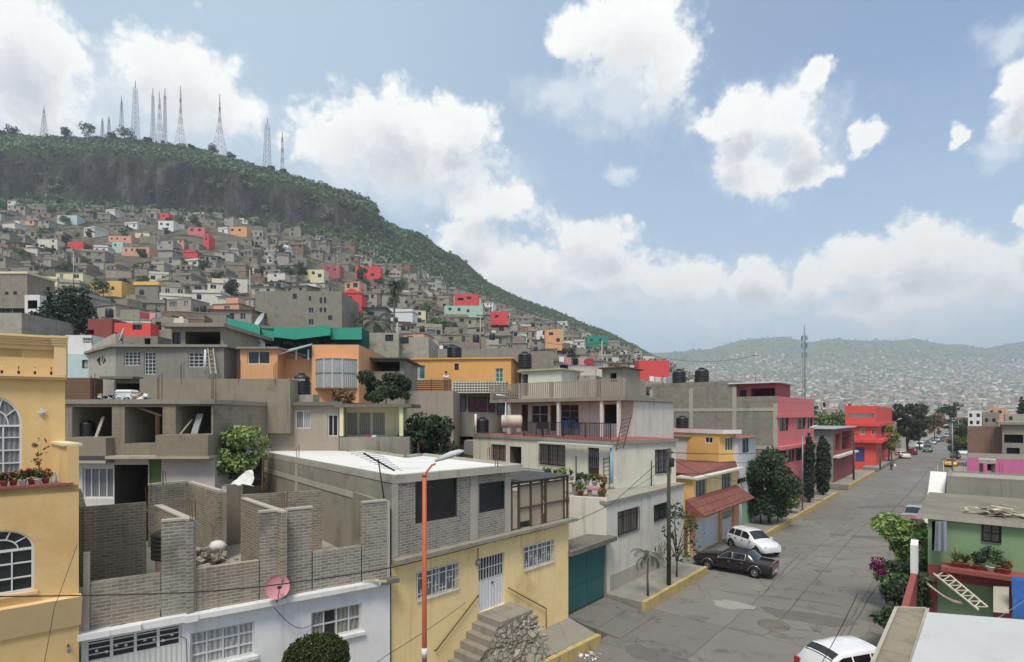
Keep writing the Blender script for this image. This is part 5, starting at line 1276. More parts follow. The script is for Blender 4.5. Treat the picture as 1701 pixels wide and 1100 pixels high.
# small structures on the balcony deck
sx_, _ = house('roof_shed', 'pale lean-to room with a dark doorway and sloping tin edge on the balcony deck', 'shed', flat(866, 932, 41.5, 39.5, 3), Z7 + .3, zz(617, 41), 'cream_wall', {0: [op(Wall(*flat(866, 932, 41.5, 39.5, 3)[:2]), 864, 622, 877, 658, k='hole', dep=2)]}, roof='tile_red', slab=.1, over=.25, slabm='timber')
house('roof_room', 'bare grey block room beyond the lean-to on the balcony deck', 'room', flat(932, 990, 42, 41, 4), Z7 + .3, zz(624, 41), 'block_pale', {}, roof='roof_grey')
house('roof_room', 'small pink edged grey room with an opening at the balcony end', 'room', flat(1000, 1036, 40, 39, 3), Z7 + .3, zz(611, 39), 'concrete', {0: [op(Wall(*flat(1000, 1036, 40, 39, 3)[:2]), 1014, 620, 1024, 634, k='hole', dep=1)]}, roof='roof_red', slab=.08, over=.3, slabm='metal_rust')
tank(at(872, 612, 43) - UP * 0, .55, 1.3, 'blue black tank on a grey block wall behind the lean-to', 'tank_black')

# yellow house with red tiles
Z8 = 4.85
e0, e1 = Vector((XF, 32.7)), Vector((XF, 41.0)); W8 = Wall(e0, e1)
gw = dict(fm='metal_white', pm='curtain_green', nx=3)
ops8 = [op(W8, 1156, 797, 1174, 826, **gw), op(W8, 1199, 786, 1215, 815, **gw),
        op(W8, 1145, 862, 1193, 931, k='door', dm='metal_white_ribbed', leaves=2, lm='metal_white', rec=.1), op(W8, 1197.5, 848, 1216, 905, k='door', dm='metal_white', glz=.33, gr='metal_white', pm='glass_blue', rec=.1)]
for o_ in ops8[2:]: o_['r'] = (o_['r'][0], o_['r'][1], .3, min(o_['r'][3], 2.85))
h8, _ = house('tiled_yellow_house', 'yellow house with a red tiled canopy over white garage doors', 'house', [e0, e1, e1 + Vector((-9, 0)), e0 + Vector((-9, 0))], PZ - .7, Z8, ['yellow_house', 'yellow_house', 'yellow_house', 'ochre_paint'], {0: ops8}, roof='tile_red')
mb = MB(); W8.bx(mb, -.25, W8.L + .3, Z8 + .024, Z8 + .15, -1.0, .45, 'offwhite'); mb.build('eave', h8)
mb = MB(); mb.hexa([W8.pt(-1.2, 2.78, 1.15), W8.pt(W8.L + .1, 2.78, 1.15), W8.pt(W8.L + .1, 2.88, .003), W8.pt(-1.2, 2.88, .003)], [W8.pt(-1.2, 2.88, 1.2), W8.pt(W8.L + .1, 2.88, 1.2), W8.pt(W8.L - .25, 3.75, .004), W8.pt(-1.2, 3.75, .004)], 'tile_red'); mb.build('canopy', h8)
for u0, u1 in ((-.3, .12), (W8.px(1193.5, 880)[0], W8.px(1197, 880)[0]), (W8.px(1216.5, 880)[0], W8.L)): mb = MB(); W8.bx(mb, u0, u1, -.1, 2.78, .004, .12, 'orange_paint'); mb.build('pilaster', h8)
K1, K2, K0 = v2(on_x(1194, 700, -14.0)), v2(on_x(1223, 700, -13.25)), gp(1028, 50)
WK, WK2 = Wall(K0, K1), Wall(K1, K2)
up8, _ = house('yellow_upper_storey', 'orange yellow upper storey with a white edged red flat roof', 'house', [K0, K1, K2, K2 + Vector((-12, 7))], Z8 + .02, 7.45, 'ochre_paint', {0: [op(WK, 1171, 726, 1184, 736, nx=2, rec=.08), op(WK, 1097, 720, 1111, 728, nx=3, rec=.08), op(WK, 1046, 721, 1078, 727, nx=3, rec=.08)], 1: [op(WK2, 1205, 727, 1219, 749, **gw)]}, roof='roof_red', slab=.3, over=.35, slabm='white_wall')
mb = MB(); q0, q1 = v2(on_x(1130, 700, XF - .3)), K1
mb.hexa([(*e0, Z8 + .16), (*e1, Z8 + .16), (*K2, Z8 + .2), (*(K1 + Vector((-6, -3))), Z8 + .2)], [(*e0, Z8 + .2), (*e1, Z8 + .2), (*K2, Z8 + .6), (*(K1 + Vector((-6, -3))), Z8 + .6)], 'tile_red'); mb.build('tile_skirt', up8)
tank((*((K0 * .35 + K1 * .65) + Vector((-.3, 1.5))), 7.75), .5, 1.0, 'black water tank on the red flat roof of the yellow house')
# narrow white house with a green door
n0, n1 = Vector((XF, 41.05)), Vector((XF, 45.5)); W9 = Wall(n0, n1)
h9, _ = house('narrow_white_house', 'narrow white house with scrawled wall and pale green garage door', 'house', [n0, n1, n1 + Vector((-8, 0)), n0 + Vector((-8, 0))], -.3, 7.1, ['white_wall', 'white_wall', 'white_wall', 'pinkish_white'], {0: [op(W9, 1233, 728, 1244, 752, nx=2, fm='brown_door', pm='curtain_grey'), opu(1.0, 3.6, .3, 2.7, k='door', dm='green_door'), op(W9, 1224, 793, 1249, 801, k='hole', dep=.6)]}, roof='roof_red', slab=.08, over=.35)
scrawl(h9, W9, .6, 3.8, 2.05, 2.75, 'cable', 7, .02, seed=5, r=.05); scrawl(h9, W9, .6, 3.6, 3.2, 4.4, 'metal_grey', 6, .02, seed=9, r=.03)
# big grey block house with pink front
YB = 51.6
f0, f1 = Vector((XF, YB)), v2(on_x(1352, 700, XF + .3)); W10 = Wall(f0, f1)
ZP = 10.0
wn = dict(fm='metal_dark', pm='glass', nx=2)
ops10 = [op(W10, *r_, **wn) for r_ in ((1295, 694, 1310, 716), (1324, 693, 1338, 713), (1340.5, 693, 1350, 712), (1292, 746, 1306, 765), (1309.5, 745, 1320, 767), (1322, 744, 1334, 765), (1338, 744, 1349, 765))] + [op(W10, 1319, 804, 1329, 835, k='door', dm='brick_paint')]
p10, _ = house('pink_front_house', 'tall house with a pink street front and bare grey block side', 'house', [f0, f1, f1 + Vector((-6, 0)), v2(on_y(1222, 700, YB)) + Vector((0, 12)), v2(on_y(1222, 700, YB))], -.3, ZP, ['pink_paint', 'concrete', 'concrete', 'concrete', 'block_mid'], {0: ops10}, roof='roof_grey', par=.5)
for z_, t_ in ((zz(738, 52), .3), (zz(690, 52), .22)): mb = MB(); W10.bx(mb, -.1, W10.L + .05, z_ - t_, z_, .003, .45 if t_ > .25 else .25, 'pink_paint'); mb.build('ledge', p10)
g0, g1 = v2(on_y(1081, 640, YB)), v2(on_y(1222, 640, YB))
WG = Wall(g0, g1)
b10, _ = house('grey_block_house', 'wide windowless grey block wall of a three storey house with pillars showing', 'house', [g0, g1 - Vector((.004, 0)), g1 + Vector((0, 11)), g0 + Vector((0, 11))], -.3, zz(641, 52.5), 'block_mid', {}, roof='roof_grey', par=.35, pm='block_mid')
Wfull = Wall(g0, f0)
for px in (1082, 1148, 1220, 1288): mb = MB(); u = Wfull.px(px, 700)[0]; Wfull.bx(mb, u - .18, u + .18, -.3, zz(645 if px < 1225 else 672, 52), .004, .03, 'concrete_pale'); mb.build('pillar', b10)
for py in (681, 740): mb = MB(); z_ = zz(py, 52); Wfull.bx(mb, 0, Wfull.L - .1, z_ - .15, z_ + .15, .004, .035, 'concrete_pale'); mb.build('tie_beam', b10)
A_, B_q = on_y(1223, 650, YB + .6), on_y(1289, 650, YB + .6); WP = Wall(A_, B_q)
ph, _ = house('pink_roof_room', 'dark pink roof room with an open porch under a white tin roof', 'room', [v2(A_), v2(B_q), v2(B_q) + Vector((0, 5)), v2(A_) + Vector((0, 5))], ZP + .05, zz(641, 53), 'pink_dark', {0: [op(WP, 1229, 648, 1240, 663, nx=2, fm='metal_dark'), op(WP, 1247, 645, 1287, 664, k='hole', dep=3.5, mr='pink_dark')]}, roof='metal_white', slab=.12, over=.7, slabm='metal_white')
for px in (1128, 1166): p = on_y(px, 640, YB + 3.5); tank((p.x, p.y, zz(641, 52.5) + .3), .7, 1.7, 'black water tank on the big grey block house, ' + ('beside the red gable' if px < 1150 else 'towards the pink room'))
# brick red house beyond the cypresses
q0, q1 = v2(on_x(1384, 700, XF)), v2(on_x(1417, 700, XF)); WQ = Wall(q0, q1)
h11, _ = house('brick_red_house', 'two storey brick red house with an open porch and grey side wall', 'house', [q0, q1, q1 + Vector((-8, 0)), q0 + Vector((-10, 0))], -.3, 7.1, ['brick_paint', 'brick_paint', 'concrete', 'cement_grey'], {0: [opu(1.5, 5.2, 4.2, 6.4, k='hole', dep=1.6, mr='brick_paint'), opu(6, WQ.L - 1, 4.0, 6.6, k='hole', dep=1.6, mr='brick_paint')]}, roof='sheet_metal', slab=.15, over=.5, slabm='metal_white')
mb = MB(); WQ.bx(mb, -.1, WQ.L + .1, 3.5, 3.75, .003, .7, 'offwhite'); mb.build('ledge', h11)
# orange red corner building
s0, s1, s2 = gp(1404, 92), gp(1455, 90), gp(1482, 118)
WA, WB = Wall(s0, s1), Wall(s1, s2); Z12 = zz(680, 90)
h12, _ = house('red_corner_building', 'bright orange red three storey corner building with a blue roller door', 'building', [s0, s1, s2, s2 + Vector((-6, 6)), s0 + Vector((0, 14))], -.3, Z12, 'red_orange', {0: [op(WA, 1429, 711, 1437, 722, fm='metal_white', pm='curtain_beige'), op(WA, 1448, 712, 1453, 722, fm='metal_white'), op(WA, 1421, 743, 1436, 767, k='door', dm='blue_door'), op(WA, 1410, 687, 1453, 693, k='hole', dep=1.0, mr='white_wall')], 1: [op(WB, 1463, 711, 1467, 722), op(WB, 1471, 712, 1475, 720)]}, roof='roof_red', par=.6)
for py, pr in ((706, .5), (733, .9)):
    mb = MB(); z_ = zz(py, 90); WA.bx(mb, 0, WA.L + pr, z_ - .25, z_ + .25, .004, pr, 'red_paint'); mb.build('ledge', h12)
    mb = MB(); WB.bx(mb, 0, WB.L, z_ - .25, z_ + .25, .004, pr, 'red_paint'); mb.build('ledge', h12)
# street trees on that side
def on_walk(px, x=-12.1): r_ = ray(px, 700); t = x / r_.x; return O.x + r_.x * t, O.y + r_.y * t
def tr_(px, x, top, name, label, cat, kind, wpx, leaf, n, size, seed, base=PZ, **kw):
    X, Y = on_walk(px, x); d = Vector((X, Y, 0)).dot(FW); h_ = zz(top, d) - base
    return plant(name, label, cat, (X, Y, base), kind, h_, wpx * d / F, leaf, n, size, seed, **kw)
tr_(1278, -12.0, 742, 'street_tree', 'large dark bushy tree before the grey block house', 'tree', 'broad', 88, 'leaf_dark', 6500, .17, 3, limbs=7)
tr_(1264, -12.4, 790, 'street_tree', 'low drooping dark shrub tree against the white wall', 'tree', 'bush', 58, 'leaf_dark', 2600, .16, 8, limbs=4)
tr_(1292, -11.6, 812, 'street_shrub', 'round mid green shrub under the big dark tree', 'shrub', 'bush', 40, 'leaf_mid', 1700, .13, 4, limbs=4)
tr_(1314, -11.8, 809, 'street_shrub', 'smaller lighter green shrub beside the pink front', 'shrub', 'bush', 30, 'leaf_light', 1300, .13, 6, limbs=4)
tr_(1344, -11.9, 714, 'cypress_tree', 'slim columnar cypress against the pink front', 'cypress', 'cypress', 18, 'leaf_cypress', 4200, .17, 11, limbs=0, group='cypresses')
tr_(1367, -11.9, 719, 'cypress_tree', 'fuller columnar cypress before the grey side wall', 'cypress', 'cypress', 23, 'leaf_cypress', 4600, .18, 13, limbs=0, group='cypresses')
# young trees and pole on the near pavement
def young(px, py, top, lab, wpx, n, seed, kind='weep', droop=.4, leaf='leaf_dry', size=.12, limbs=9, tr0=.05):
    b = on_z(px, py, PZ); d = b.dot(FW) ; d = (b - O).dot(FW); return plant('young_tree', lab, 'tree', b, kind, zz(top, d) - PZ, wpx * d / F, leaf, n, size, seed, limbs=limbs, trunk_r=tr0, droop=droop)
young(1124, 958, 838, 'sparse young street tree with thin branches beside the wooden pole', 78, 330, 21, 'weep', .2, 'leaf_dark', .13, 14, .06)
p = on_z(1077, 990, PZ); palm('young_tree', 'small drooping tree bent over on the near pavement', p, zz(925, (p - O).dot(FW)) - PZ, .9, 13, 'leaf_dark', 4, .05, None, 1.5, 'tree')
o_ = on_z(1111, 972, PZ); dp = (o_ - O).dot(FW)
up_ = T('utility_pole', 'dark wooden utility pole on the near pavement', 'utility pole', o_); mb = MB(); mb.tube([o_, (o_.x, o_.y, zz(745, dp))], .11, 'wood_pole', 10, .08); mb.build('pole', up_)
mb = MB(); mb.box((o_.x, o_.y, zz(752, dp)), (.5, .08, .1), 'wood_pole', 1.2); mb.build('crossarm', up_); mb = MB(); mb.lathe([(.1, 0), (.12, .05), (.12, .4), (.06, .45)], (o_.x + .2, o_.y - .1, zz(775, dp)), 'metal_dark', 10); mb.build('fuse_box', up_)
POLE = Vector((o_.x, o_.y, zz(752, dp)))
def pole2(px, py, top, lab, r=.1, m='wood_pole', base=PZ):
    b = on_z(px, py, base); d = (b - O).dot(FW); o = T('utility_pole', lab, 'utility pole', b, 'utility poles'); mb = MB(); mb.tube([b, (b.x, b.y, zz(top, d))], r, m, 8, r * .75); mb.build('pole', o); mb = MB(); mb.box((b.x, b.y, zz(top, d) - .4), (.9, .08, .1), m, .2); mb.build('crossarm', o); return Vector((b.x, b.y, zz(top, d)))
P2 = pole2(1418, 797, 716, 'dark utility pole before the brick red house', .12)
P3 = pole2(1462, 780, 745, 'short dark post before the orange red corner building', .1)
X, Y = on_walk(1333, -11.3); d = Vector((X, Y, 0)).dot(FW)
street_lamp((X, Y, PZ), zz(722, d), at(1346, 711, d), 'slim street lamp standing between the two cypresses', 'metal_grey', 'dish_grey', .06)
X, Y = on_walk(1476, -11.3); d = 88; b = gp(1481, 100); street_lamp((b.x, b.y, 0), zz(705, 100), at(1492, 697, 100), 'far street lamp reaching out of the dark trees', 'metal_grey', 'dish_grey', .08)
# cables
HN = lambda px, py, d: at(px, py, d)
cable([HN(-60, 991, 10.4), HN(300, 985, 12.0), HN(455, 972, 13), HN(650, 943, 14.6), W3.pt(W3.px(817, 897)[0], W3.px(817, 897)[1], .2), W3.pt(W3.L, W3.px(943, 865)[1] , .3), HN(1015, 838, 25), POLE], 'black cable sagging along the house fronts to the wooden pole', .014, .02)
cable([POLE, P2, P3], 'black cable running down the street from the wooden pole', .02, 1.0)
cable([POLE - UP * .3, P2 - UP * .5], 'lower black cable between the two wooden poles', .015, 1.4)
cable([POLE - UP * .2, W8.pt(5.5, 4.4, .3), HN(1262, 790, 42)], 'thin cable from the wooden pole to the tiled yellow house', .012, .3)
cable([POLE - UP * .1, WFc.pt(3, 5.3, .1), HN(1020, 820, 28.5)], 'thin cable slung across the cream upper storey', .012, .15)
cable([HN(128, 905, 11.6), HN(90, 1010, 11.2), HN(72, 1110, 10.9)], 'thin cable hanging down the yellow house wall', .006, .02)
cable([W3.pt(W3.px(770, 990)[0], W3.px(770, 1000)[1], .1), HN(640, 1090, 13.5), HN(600, 1110, 12.8)], 'thin cable dropping across the yellow wall', .009, .05)
cable([W2.pt(uu(452), W2.px(452, 1004)[1], .25), W2.pt(uu(490), W2.px(490, 1040)[1], .1), W2.pt(uu(518), W2.px(518, 1036)[1], .05)], 'grey dish cable looping to the white wall window', .008, .06)
cable([W2.pt(uu(300), W2.px(300, 1055)[1], .08), W2.pt(uu(309), W2.px(309, 1060)[1], .09), W2.pt(uu(311), W2.px(311, 1120)[1], .09)], 'grey pipe bend beside the barred garage transom', .014, 0, 'metal_grey')
o = T('loose_plank', 'pale plank poking out from the slab edge of the white house', 'plank', W2.pt(uu(605), ZS + .2, .3)); mb = MB(); mb.bar(W2.pt(uu(600), ZS + .2, .1), W2.pt(uu(634), ZS + .16, .42), .05, 'timber'); mb.build('board', o)
# ------------------------------------------------------------------ houses climbing behind the street
def hs(name, label, xl, xr, yt, yb, d, mat, wins=(), dr=None, back=6.0, cat='house', side=None, **kw):
    """house whose front fills a picture rectangle at depth d; wins: (x0, y0, x1, y1[, options])"""
    poly = flat(xl, xr, d, dr, back); W = Wall(poly[0], poly[1]); ops = []
    for w_ in wins: ops.append(op(W, *w_[:4], **(w_[4] if len(w_) > 4 else {})))
    dm = (d + (dr or d)) / 2
    return house(name, label, cat, poly, zz(yb, dm), zz(yt, dm), [mat, side or mat, side or mat, side or mat], {0: ops}, **kw)
GW = dict(fm='metal_white', pm='glass', nx=4, ny=4, fw=.04)
DK = dict(fm='metal_dark', pm='glass', nx=2)
WH = dict(fm='metal_white', pm='glass', nx=2)
HOLE = dict(k='hole', dep=2.5)
# unfinished grey terrace house behind the brick storey
u1_, WU = hs('unfinished_terrace_house', 'bare grey two storey house with open unglazed loggias behind the roofless storey', 112, 357, 757, 850, 23.5, 'pinkish_white', [
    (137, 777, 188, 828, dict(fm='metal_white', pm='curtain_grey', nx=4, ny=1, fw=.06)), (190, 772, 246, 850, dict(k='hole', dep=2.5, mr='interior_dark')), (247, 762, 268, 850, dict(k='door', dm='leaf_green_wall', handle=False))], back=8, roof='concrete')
d_ = 23.5; A_, B_ = gp(108, d_), gp(354, d_); WA1 = Wall(A_, B_)
mb = MB()
bal = [(108, 190), (205, 264), (272, 354)]
zf0, zf1, zt0 = zz(757, d_), zz(727, d_), zz(672, d_)
ops_ = [op(WA1, 120, 676, 186, 726, k='hole', dep=2.6, mr='concrete'), op(WA1, 207, 676, 270, 737, k='hole', dep=2.6, mr='concrete'), op(WA1, 292, 674, 351, 721, k='hole', dep=2.6, mr='concrete')]
lo, _ = house('open_loggia_storey', 'roofless looking grey block loggia storey with three open bays', 'loggia', [A_, B_, B_ - WA1.n * 6, A_ - WA1.n * 6], zf0 + .02, zt0 + .02, 'block_brown', {0: ops_}, roof='roof_dirt', slab=.2, over=.1)
mb = MB(); WA1.bx(mb, WA1.px(190, 750)[0], WA1.L + .12, zf0 - .1, zf0 + .015, -.2, .55, 'concrete_pale'); mb.build('slab_edge', lo)
mb = MB(); WA1.bx(mb, 0, WA1.px(190, 760)[0], zz(768, d_), zz(764, d_), -.2, .5, 'concrete_pale'); mb.build('slab_edge', lo)
for x0, x1, py in ((108, 190, 727), (271, 356, 722)): mb = MB(); WA1.bx(mb, WA1.px(x0, 740)[0], WA1.px(x1, 740)[0], zf0 + .02, zz(py, d_), .004, .5, 'brown_render'); mb.build('balcony_parapet', lo)
p = WA1.pt(WA1.px(128, 715)[0], 0, -.6); tank((p.x, p.y, zz(727, d_)), .28, .75, 'small black barrel tank standing in the bare grey loggia')
for px, h_, lab in ((155, .9, 'pale board leaning in the loggia beside the black barrel'), (305, .65, 'narrow plank leaning on the loggia parapet'), (319, .9, 'grey sheet leaning in the end loggia bay')):
    u = WA1.px(px, 720)[0]; z0 = zz(727 if px < 200 else 722, d_); o = T('leaning_board', lab, 'board', WA1.pt(u, z0)); mb = MB(); a = WA1.pt(u - (.25 if px == 305 else 0), z0, -.15); b = WA1.pt(u + .1, z0 + h_, -.45); mb.bar(a, b, .16 if px != 319 else .35, 'concrete_pale' if px == 155 else 'sheet_metal' if px == 319 else 'timber', .04); mb.build('sheet', o)
o = T('timber_prop', 'dark slanting timber across the middle open bay of the loggia', 'timber', WA1.pt(4, zt0)); mb = MB(); mb.bar(WA1.pt(WA1.px(222, 675)[0], zz(675, d_), -.1), WA1.pt(WA1.px(266, 690)[0], zz(691, d_), -.1), .08, 'wood_dark'); mb.build('beam', o); mb = MB(); mb.bar(WA1.pt(WA1.px(259, 690)[0], zz(690, d_), -.1), WA1.pt(WA1.px(259, 738)[0], zz(738, d_), -.1), .12, 'wood_dark'); mb.build('post', o)
q_ = WA1.pt(WA1.px(143, 655)[0], 0, -2.5)
o = T('storage_box', 'white plastic box on the grey loggia roof among scrap', 'box', (q_.x, q_.y, zt0 + .22)); mb = MB(); mb.box((q_.x, q_.y, zt0 + .45), (.75, .5, .4), 'plastic_white', TH); mb.build('body', o); mb = MB(); mb.hexa([(q_.x + x * math.cos(TH) - y * math.sin(TH), q_.y + x * math.sin(TH) + y * math.cos(TH), zt0 + .655) for x, y in ((-.4, -.28), (.4, -.28), (.4, .28), (-.4, .28))], [(q_.x + x * math.cos(TH) - y * math.sin(TH), q_.y + x * math.sin(TH) + y * math.cos(TH), zt0 + .75) for x, y in ((-.33, -.22), (.33, -.22), (.33, .22), (-.33, .22))], 'plastic_white'); mb.build('lid', o)
for px, lab in ((128, 'scrap boards lying on the loggia roof beside the white box'), (180, 'rags and scrap lying on the middle of the loggia roof')):
    q_ = WA1.pt(WA1.px(px, 655)[0], 0, -2); heap('scrap_pile', lab, 'scrap', (q_.x, q_.y, zt0 + .25), ['timber', 'cloth_white', 'cloth_navy', 'cardboard', 'metal_dark', 'sheet_metal'], 40, .9, .7, .25, .05, .22, 'stuff', int(px))
# grey plastered house with white grilles
M2 = Wall(gp(192, 33), gp(372, 33))
z0_, z1_ = zz(632, 33), zz(577, 33)
m2, _ = house('grey_plaster_house', 'dark grey plastered house with white grid windows and a scrawled pale flank', 'house', [M2.A, M2.B, M2.B - M2.n * 7, gp(146, 38.5), gp(147, 36.5)], zz(690, 33), z1_, ['cement_grey', 'cement_grey', 'block_mid', 'concrete_pale', 'concrete_pale'],
    {0: [op(M2, 206, 584, 233, 607, **GW), op(M2, 239, 585, 258, 622, **{**GW, 'nx': 3, 'ny': 6}), op(M2, 313, 586, 345, 610, **GW), op(M2, 193, 637, 234, 657, k='hole', dep=2)]}, roof='roof_dirt', slab=.15, over=.25)
mb = MB(); M2.bx(mb, -.3, M2.px(238, 600)[0], zz(631, 33), zz(627, 33), .004, .9, 'concrete_dark'); mb.build('ledge', m2)
WFk = Wall(gp(147, 36.5), M2.A); fp = MB(); fp.hexa([WFk.pt(.2, z1_ + .16), WFk.pt(WFk.L, z1_ + .16), WFk.pt(WFk.L, z1_ + .16, -.2), WFk.pt(.2, z1_ + .16, -.2)], [WFk.pt(1.0, z1_ + .5), WFk.pt(WFk.L, zz(553, 33)), WFk.pt(WFk.L, zz(553, 33), -.2), WFk.pt(1.0, z1_ + .5, -.2)], 'concrete_pale'); fp.build('gable_parapet', m2)
ug = WFk.px(161, 600)[0]; scrawl(m2, WFk, ug, WFk.px(176, 600)[0], zz(607, 35), zz(592, 35), 'metal_dark', 6, .015, r=.05, seed=11)
dp_ = at(204, 574, 33); dish((dp_.x, dp_.y, z1_ + .2), .42, (-RT.x - FW.x * .9, -RT.y - FW.y * .9), 'pale grey satellite dish on the grey plastered house roof', 'dish_grey', .35, .3)
hs('open_frame_house', 'bare concrete frame house with one wide dark open room', 285, 372, 545, 640, 36, 'concrete', [(308, 551, 366, 580, dict(k='hole', dep=4)), (286, 552, 300, 578, DK)], roof='roof_grey', slab=.25, over=.5)
hs('grey_side_house', 'narrow pale grey plastered house between the frame house and the orange house', 371, 400, 578, 640, 34.5, 'concrete_pale', [], roof='roof_grey')
o = T('ladder', 'pale wooden ladder leaning on the grey house beside the white post', 'ladder', at(352, 622, 32.5))
for dx in (0, 9): mb = MB(); mb.bar(at(350 + dx, 622, 32.5), at(345 + dx, 578, 32.9), .06, 'timber'); mb.build('rail', o)
mb = MB()
for i in range(6): mb.bar(at(350 - i * .8, 618 - i * 7, 32.55 + i * .06), at(359 - i * .8, 618 - i * 7, 32.55 + i * .06), .04, 'timber')
mb.build('rung', o)
o = T('vent_pipe', 'white vertical pipe standing before the white grid window', 'pipe', at(341, 622, 32.6)); mb = MB(); mb.tube([at(341, 622, 32.6), at(341, 581, 32.6)], .06, 'plastic_white', 8); mb.build('tube', o)
o = T('beige_tank', 'small beige rectangular tank on the frame house roof', 'water tank', at(301, 541, 37)); mb = MB(); p_ = at(301, 535, 37); mb.hexa([p_ + RT * x + FW * y - UP * .25 for x, y in ((-.35, -.3), (.35, -.3), (.35, .3), (-.35, .3))], [p_ + RT * x + FW * y + UP * .22 for x, y in ((-.32, -.27), (.32, -.27), (.32, .27), (-.32, .27))], 'tank_beige'); mb.lathe([(.12, .2), (.12, .32), (.03, .36)], p_, 'tank_beige', 10); mb.build('body', o)
hs('retaining_wall_house', 'long blank brown retaining wall stepped across the slope', 232, 482, 630, 720, 28.5, 'brown_render', [], cat='retaining wall', roof='roof_dirt', back=3)
hs('back_wall', 'rough grey block wall in shadow beside the beige terrace house', 352, 388, 672, 760, 26.5, 'block_brown', [], cat='wall', roof='roof_dirt', back=2)
hs('garden_wall', 'low dark brown wall between the unfinished house and the white roof', 352, 420, 765, 830, 25, 'brown_render', [], cat='wall', roof='roof_dirt', back=.4)
# beige grey terrace house with yellow porch
TRC = dict(fm='metal_white', pm='curtain_grey', nx=2)
m3, W3m = hs('beige_terrace_house', 'beige grey flat roofed house with a cream columned porch', 386, 563, 674, 765, 29, 'tan_render', [(425, 680, 437, 694, TRC), (490, 682, 516, 712, {**TRC, 'pm2': 'curtain_white'}), (544, 689, 561, 725, dict(fm='metal_white', pm='glass', nx=2))], roof='roof_dirt', slab=.2, over=.3, slabm='concrete_dark')
hs('porch_bay', 'cream porch bay with tall curtained panes above a grey parapet', 565, 667, 674, 730, 30.2, 'yellow_cream', [(574, 684, 594, 724, dict(fm='offwhite', pm='curtain_beige', nx=1)), (595, 684, 616, 724, dict(fm='offwhite', pm='curtain_beige', nx=1)), (617, 684, 640, 724, dict(fm='offwhite', pm='curtain_beige', nx=1))], cat='porch', back=3, roof='roof_dirt')
hs('porch_parapet', 'grey block terrace parapet below the cream porch', 564, 680, 727, 775, 28.8, 'concrete', [], cat='parapet', back=1.5, roof='roof_grey')
o = T('porch_roof', 'flat dark concrete roof slab carried over the cream porch', 'roof', at(620, 672, 29)); mb = MB(); a, b = gp(556, 28.6), gp(683, 28.6); n_ = Vector((FW.x, FW.y)) * 3; mb.prism([a, b, b + n_, a + n_], zz(677, 28.6), zz(671, 28.6), 'concrete_dark', 'roof_dirt'); mb.build('slab', o)
for px in (568, 667): mb = MB(); mb.box(at(px, 700, 28.9) , (.2, .2, zz(677, 28.9) - zz(726, 28.9)), 'yellow_cream', TH); mb.build('column', o)
o = T('toy', 'small red and white bundle left on the porch parapet', 'bundle', at(612, 725, 28.9)); mb = MB(); mb.box(at(610, 724, 29.2), (.2, .15, .14), 'cloth_red', TH); mb.box(at(621, 724.5, 29.2), (.22, .15, .1), 'cloth_white', TH + .4); mb.build('cloth', o)
# orange house with the curved window
m4, W4 = hs('orange_house', 'orange house with a tall bowed curtain window under a plain parapet', 518, 596, 573, 680, 34, 'orange_paint', [], back=8, roof='roof_grey'); W4 = W4[0]
bw = MB(); fr = MB(); u0, u1 = W4.px(524, 630)[0], W4.px(594, 630)[0]; za, zb_ = zz(646, 34), zz(597, 34); n_ = 14
pts = [(u0 + (u1 - u0) * i / n_, .75 * math.sin(math.pi * (i / n_)) ** .8) for i in range(n_ + 1)]
for (a, p), (b, q) in zip(pts, pts[1:]): bw.face([W4.pt(a, za, p), W4.pt(b, za, q), W4.pt(b, zb_, q), W4.pt(a, zb_, p)], 'curtain_white')
for z_ in (za, (za + zb_) / 2, zb_ - .06):
    for (a, p), (b, q) in zip(pts, pts[1:]): fr.hexa([W4.pt(a, z_, p + .03), W4.pt(b, z_, q + .03), W4.pt(b, z_, q - .03), W4.pt(a, z_, p - .03)], [W4.pt(a, z_ + .07, p + .03), W4.pt(b, z_ + .07, q + .03), W4.pt(b, z_ + .07, q - .03), W4.pt(a, z_ + .07, p - .03)], 'metal_grey')
fr.face([W4.pt(a, zb_ + .01, p) for a, p in pts], 'orange_paint'); fr.face([W4.pt(a, za, p) for a, p in pts], 'orange_paint')
for i in (0, 4, 7, 10, 14): a, p = pts[i]; fr.bar(W4.pt(a, za, p + .02), W4.pt(a, zb_, p + .02), .05, 'metal_white')
wf = fr.build('window', m4); bw.build('pane', wf)
hs('orange_annex', 'small orange room with one white framed sliding window', 399, 461, 580, 640, 33.5, 'orange_paint', [(411, 583, 448, 605, dict(fm='metal_white', pm='glass', nx=2))], cat='annex', roof='concrete_pale', slab=.12, over=.2, back=4)
hs('orange_side_wall', 'low orange wall sloping under a rusty tin roof beside the bowed window', 462, 519, 596, 680, 34.6, 'orange_paint', [], cat='wall', back=3, roof='roof_grey')
o = T('tin_roof', 'sloping grey tin roof on thin posts beside the orange house', 'roof', at(490, 583, 35)); mb = MB(); mb.hexa([at(460, 590, 33.5), at(517, 574, 33.6), at(519, 572, 38), at(462, 586, 38)], [at(460, 588.5, 33.5), at(517, 572.5, 33.6), at(519, 570.5, 38), at(462, 584.5, 38)], 'sheet_metal'); mb.build('sheet', o)
for px, py in ((492, 598), (512, 598), (464, 600)): mb = MB(); mb.bar(at(px, py, 34), at(px, 581 if px > 470 else 588, 34), .07, 'metal_white'); mb.build('post', o)
tk = tank((*gp(501, 30), zz(655, 30)), .45, 1.15, 'black water tank with white lettering beside the bowed orange window', 'tank_black')
WT = Wall(gp(480, 29.52), gp(522, 29.52)); tx = text_on(tk, Wall(v2(Vector((0, 0))), v2(RT.xy)), 0, 0, 'Rotoplas', .2, 'plastic_white'); tx.matrix_local = Matrix.Translation(Vector((-FW.x * .46, -FW.y * .46, .72))) @ (Matrix((RT, UP, -FW)).transposed().to_4x4())
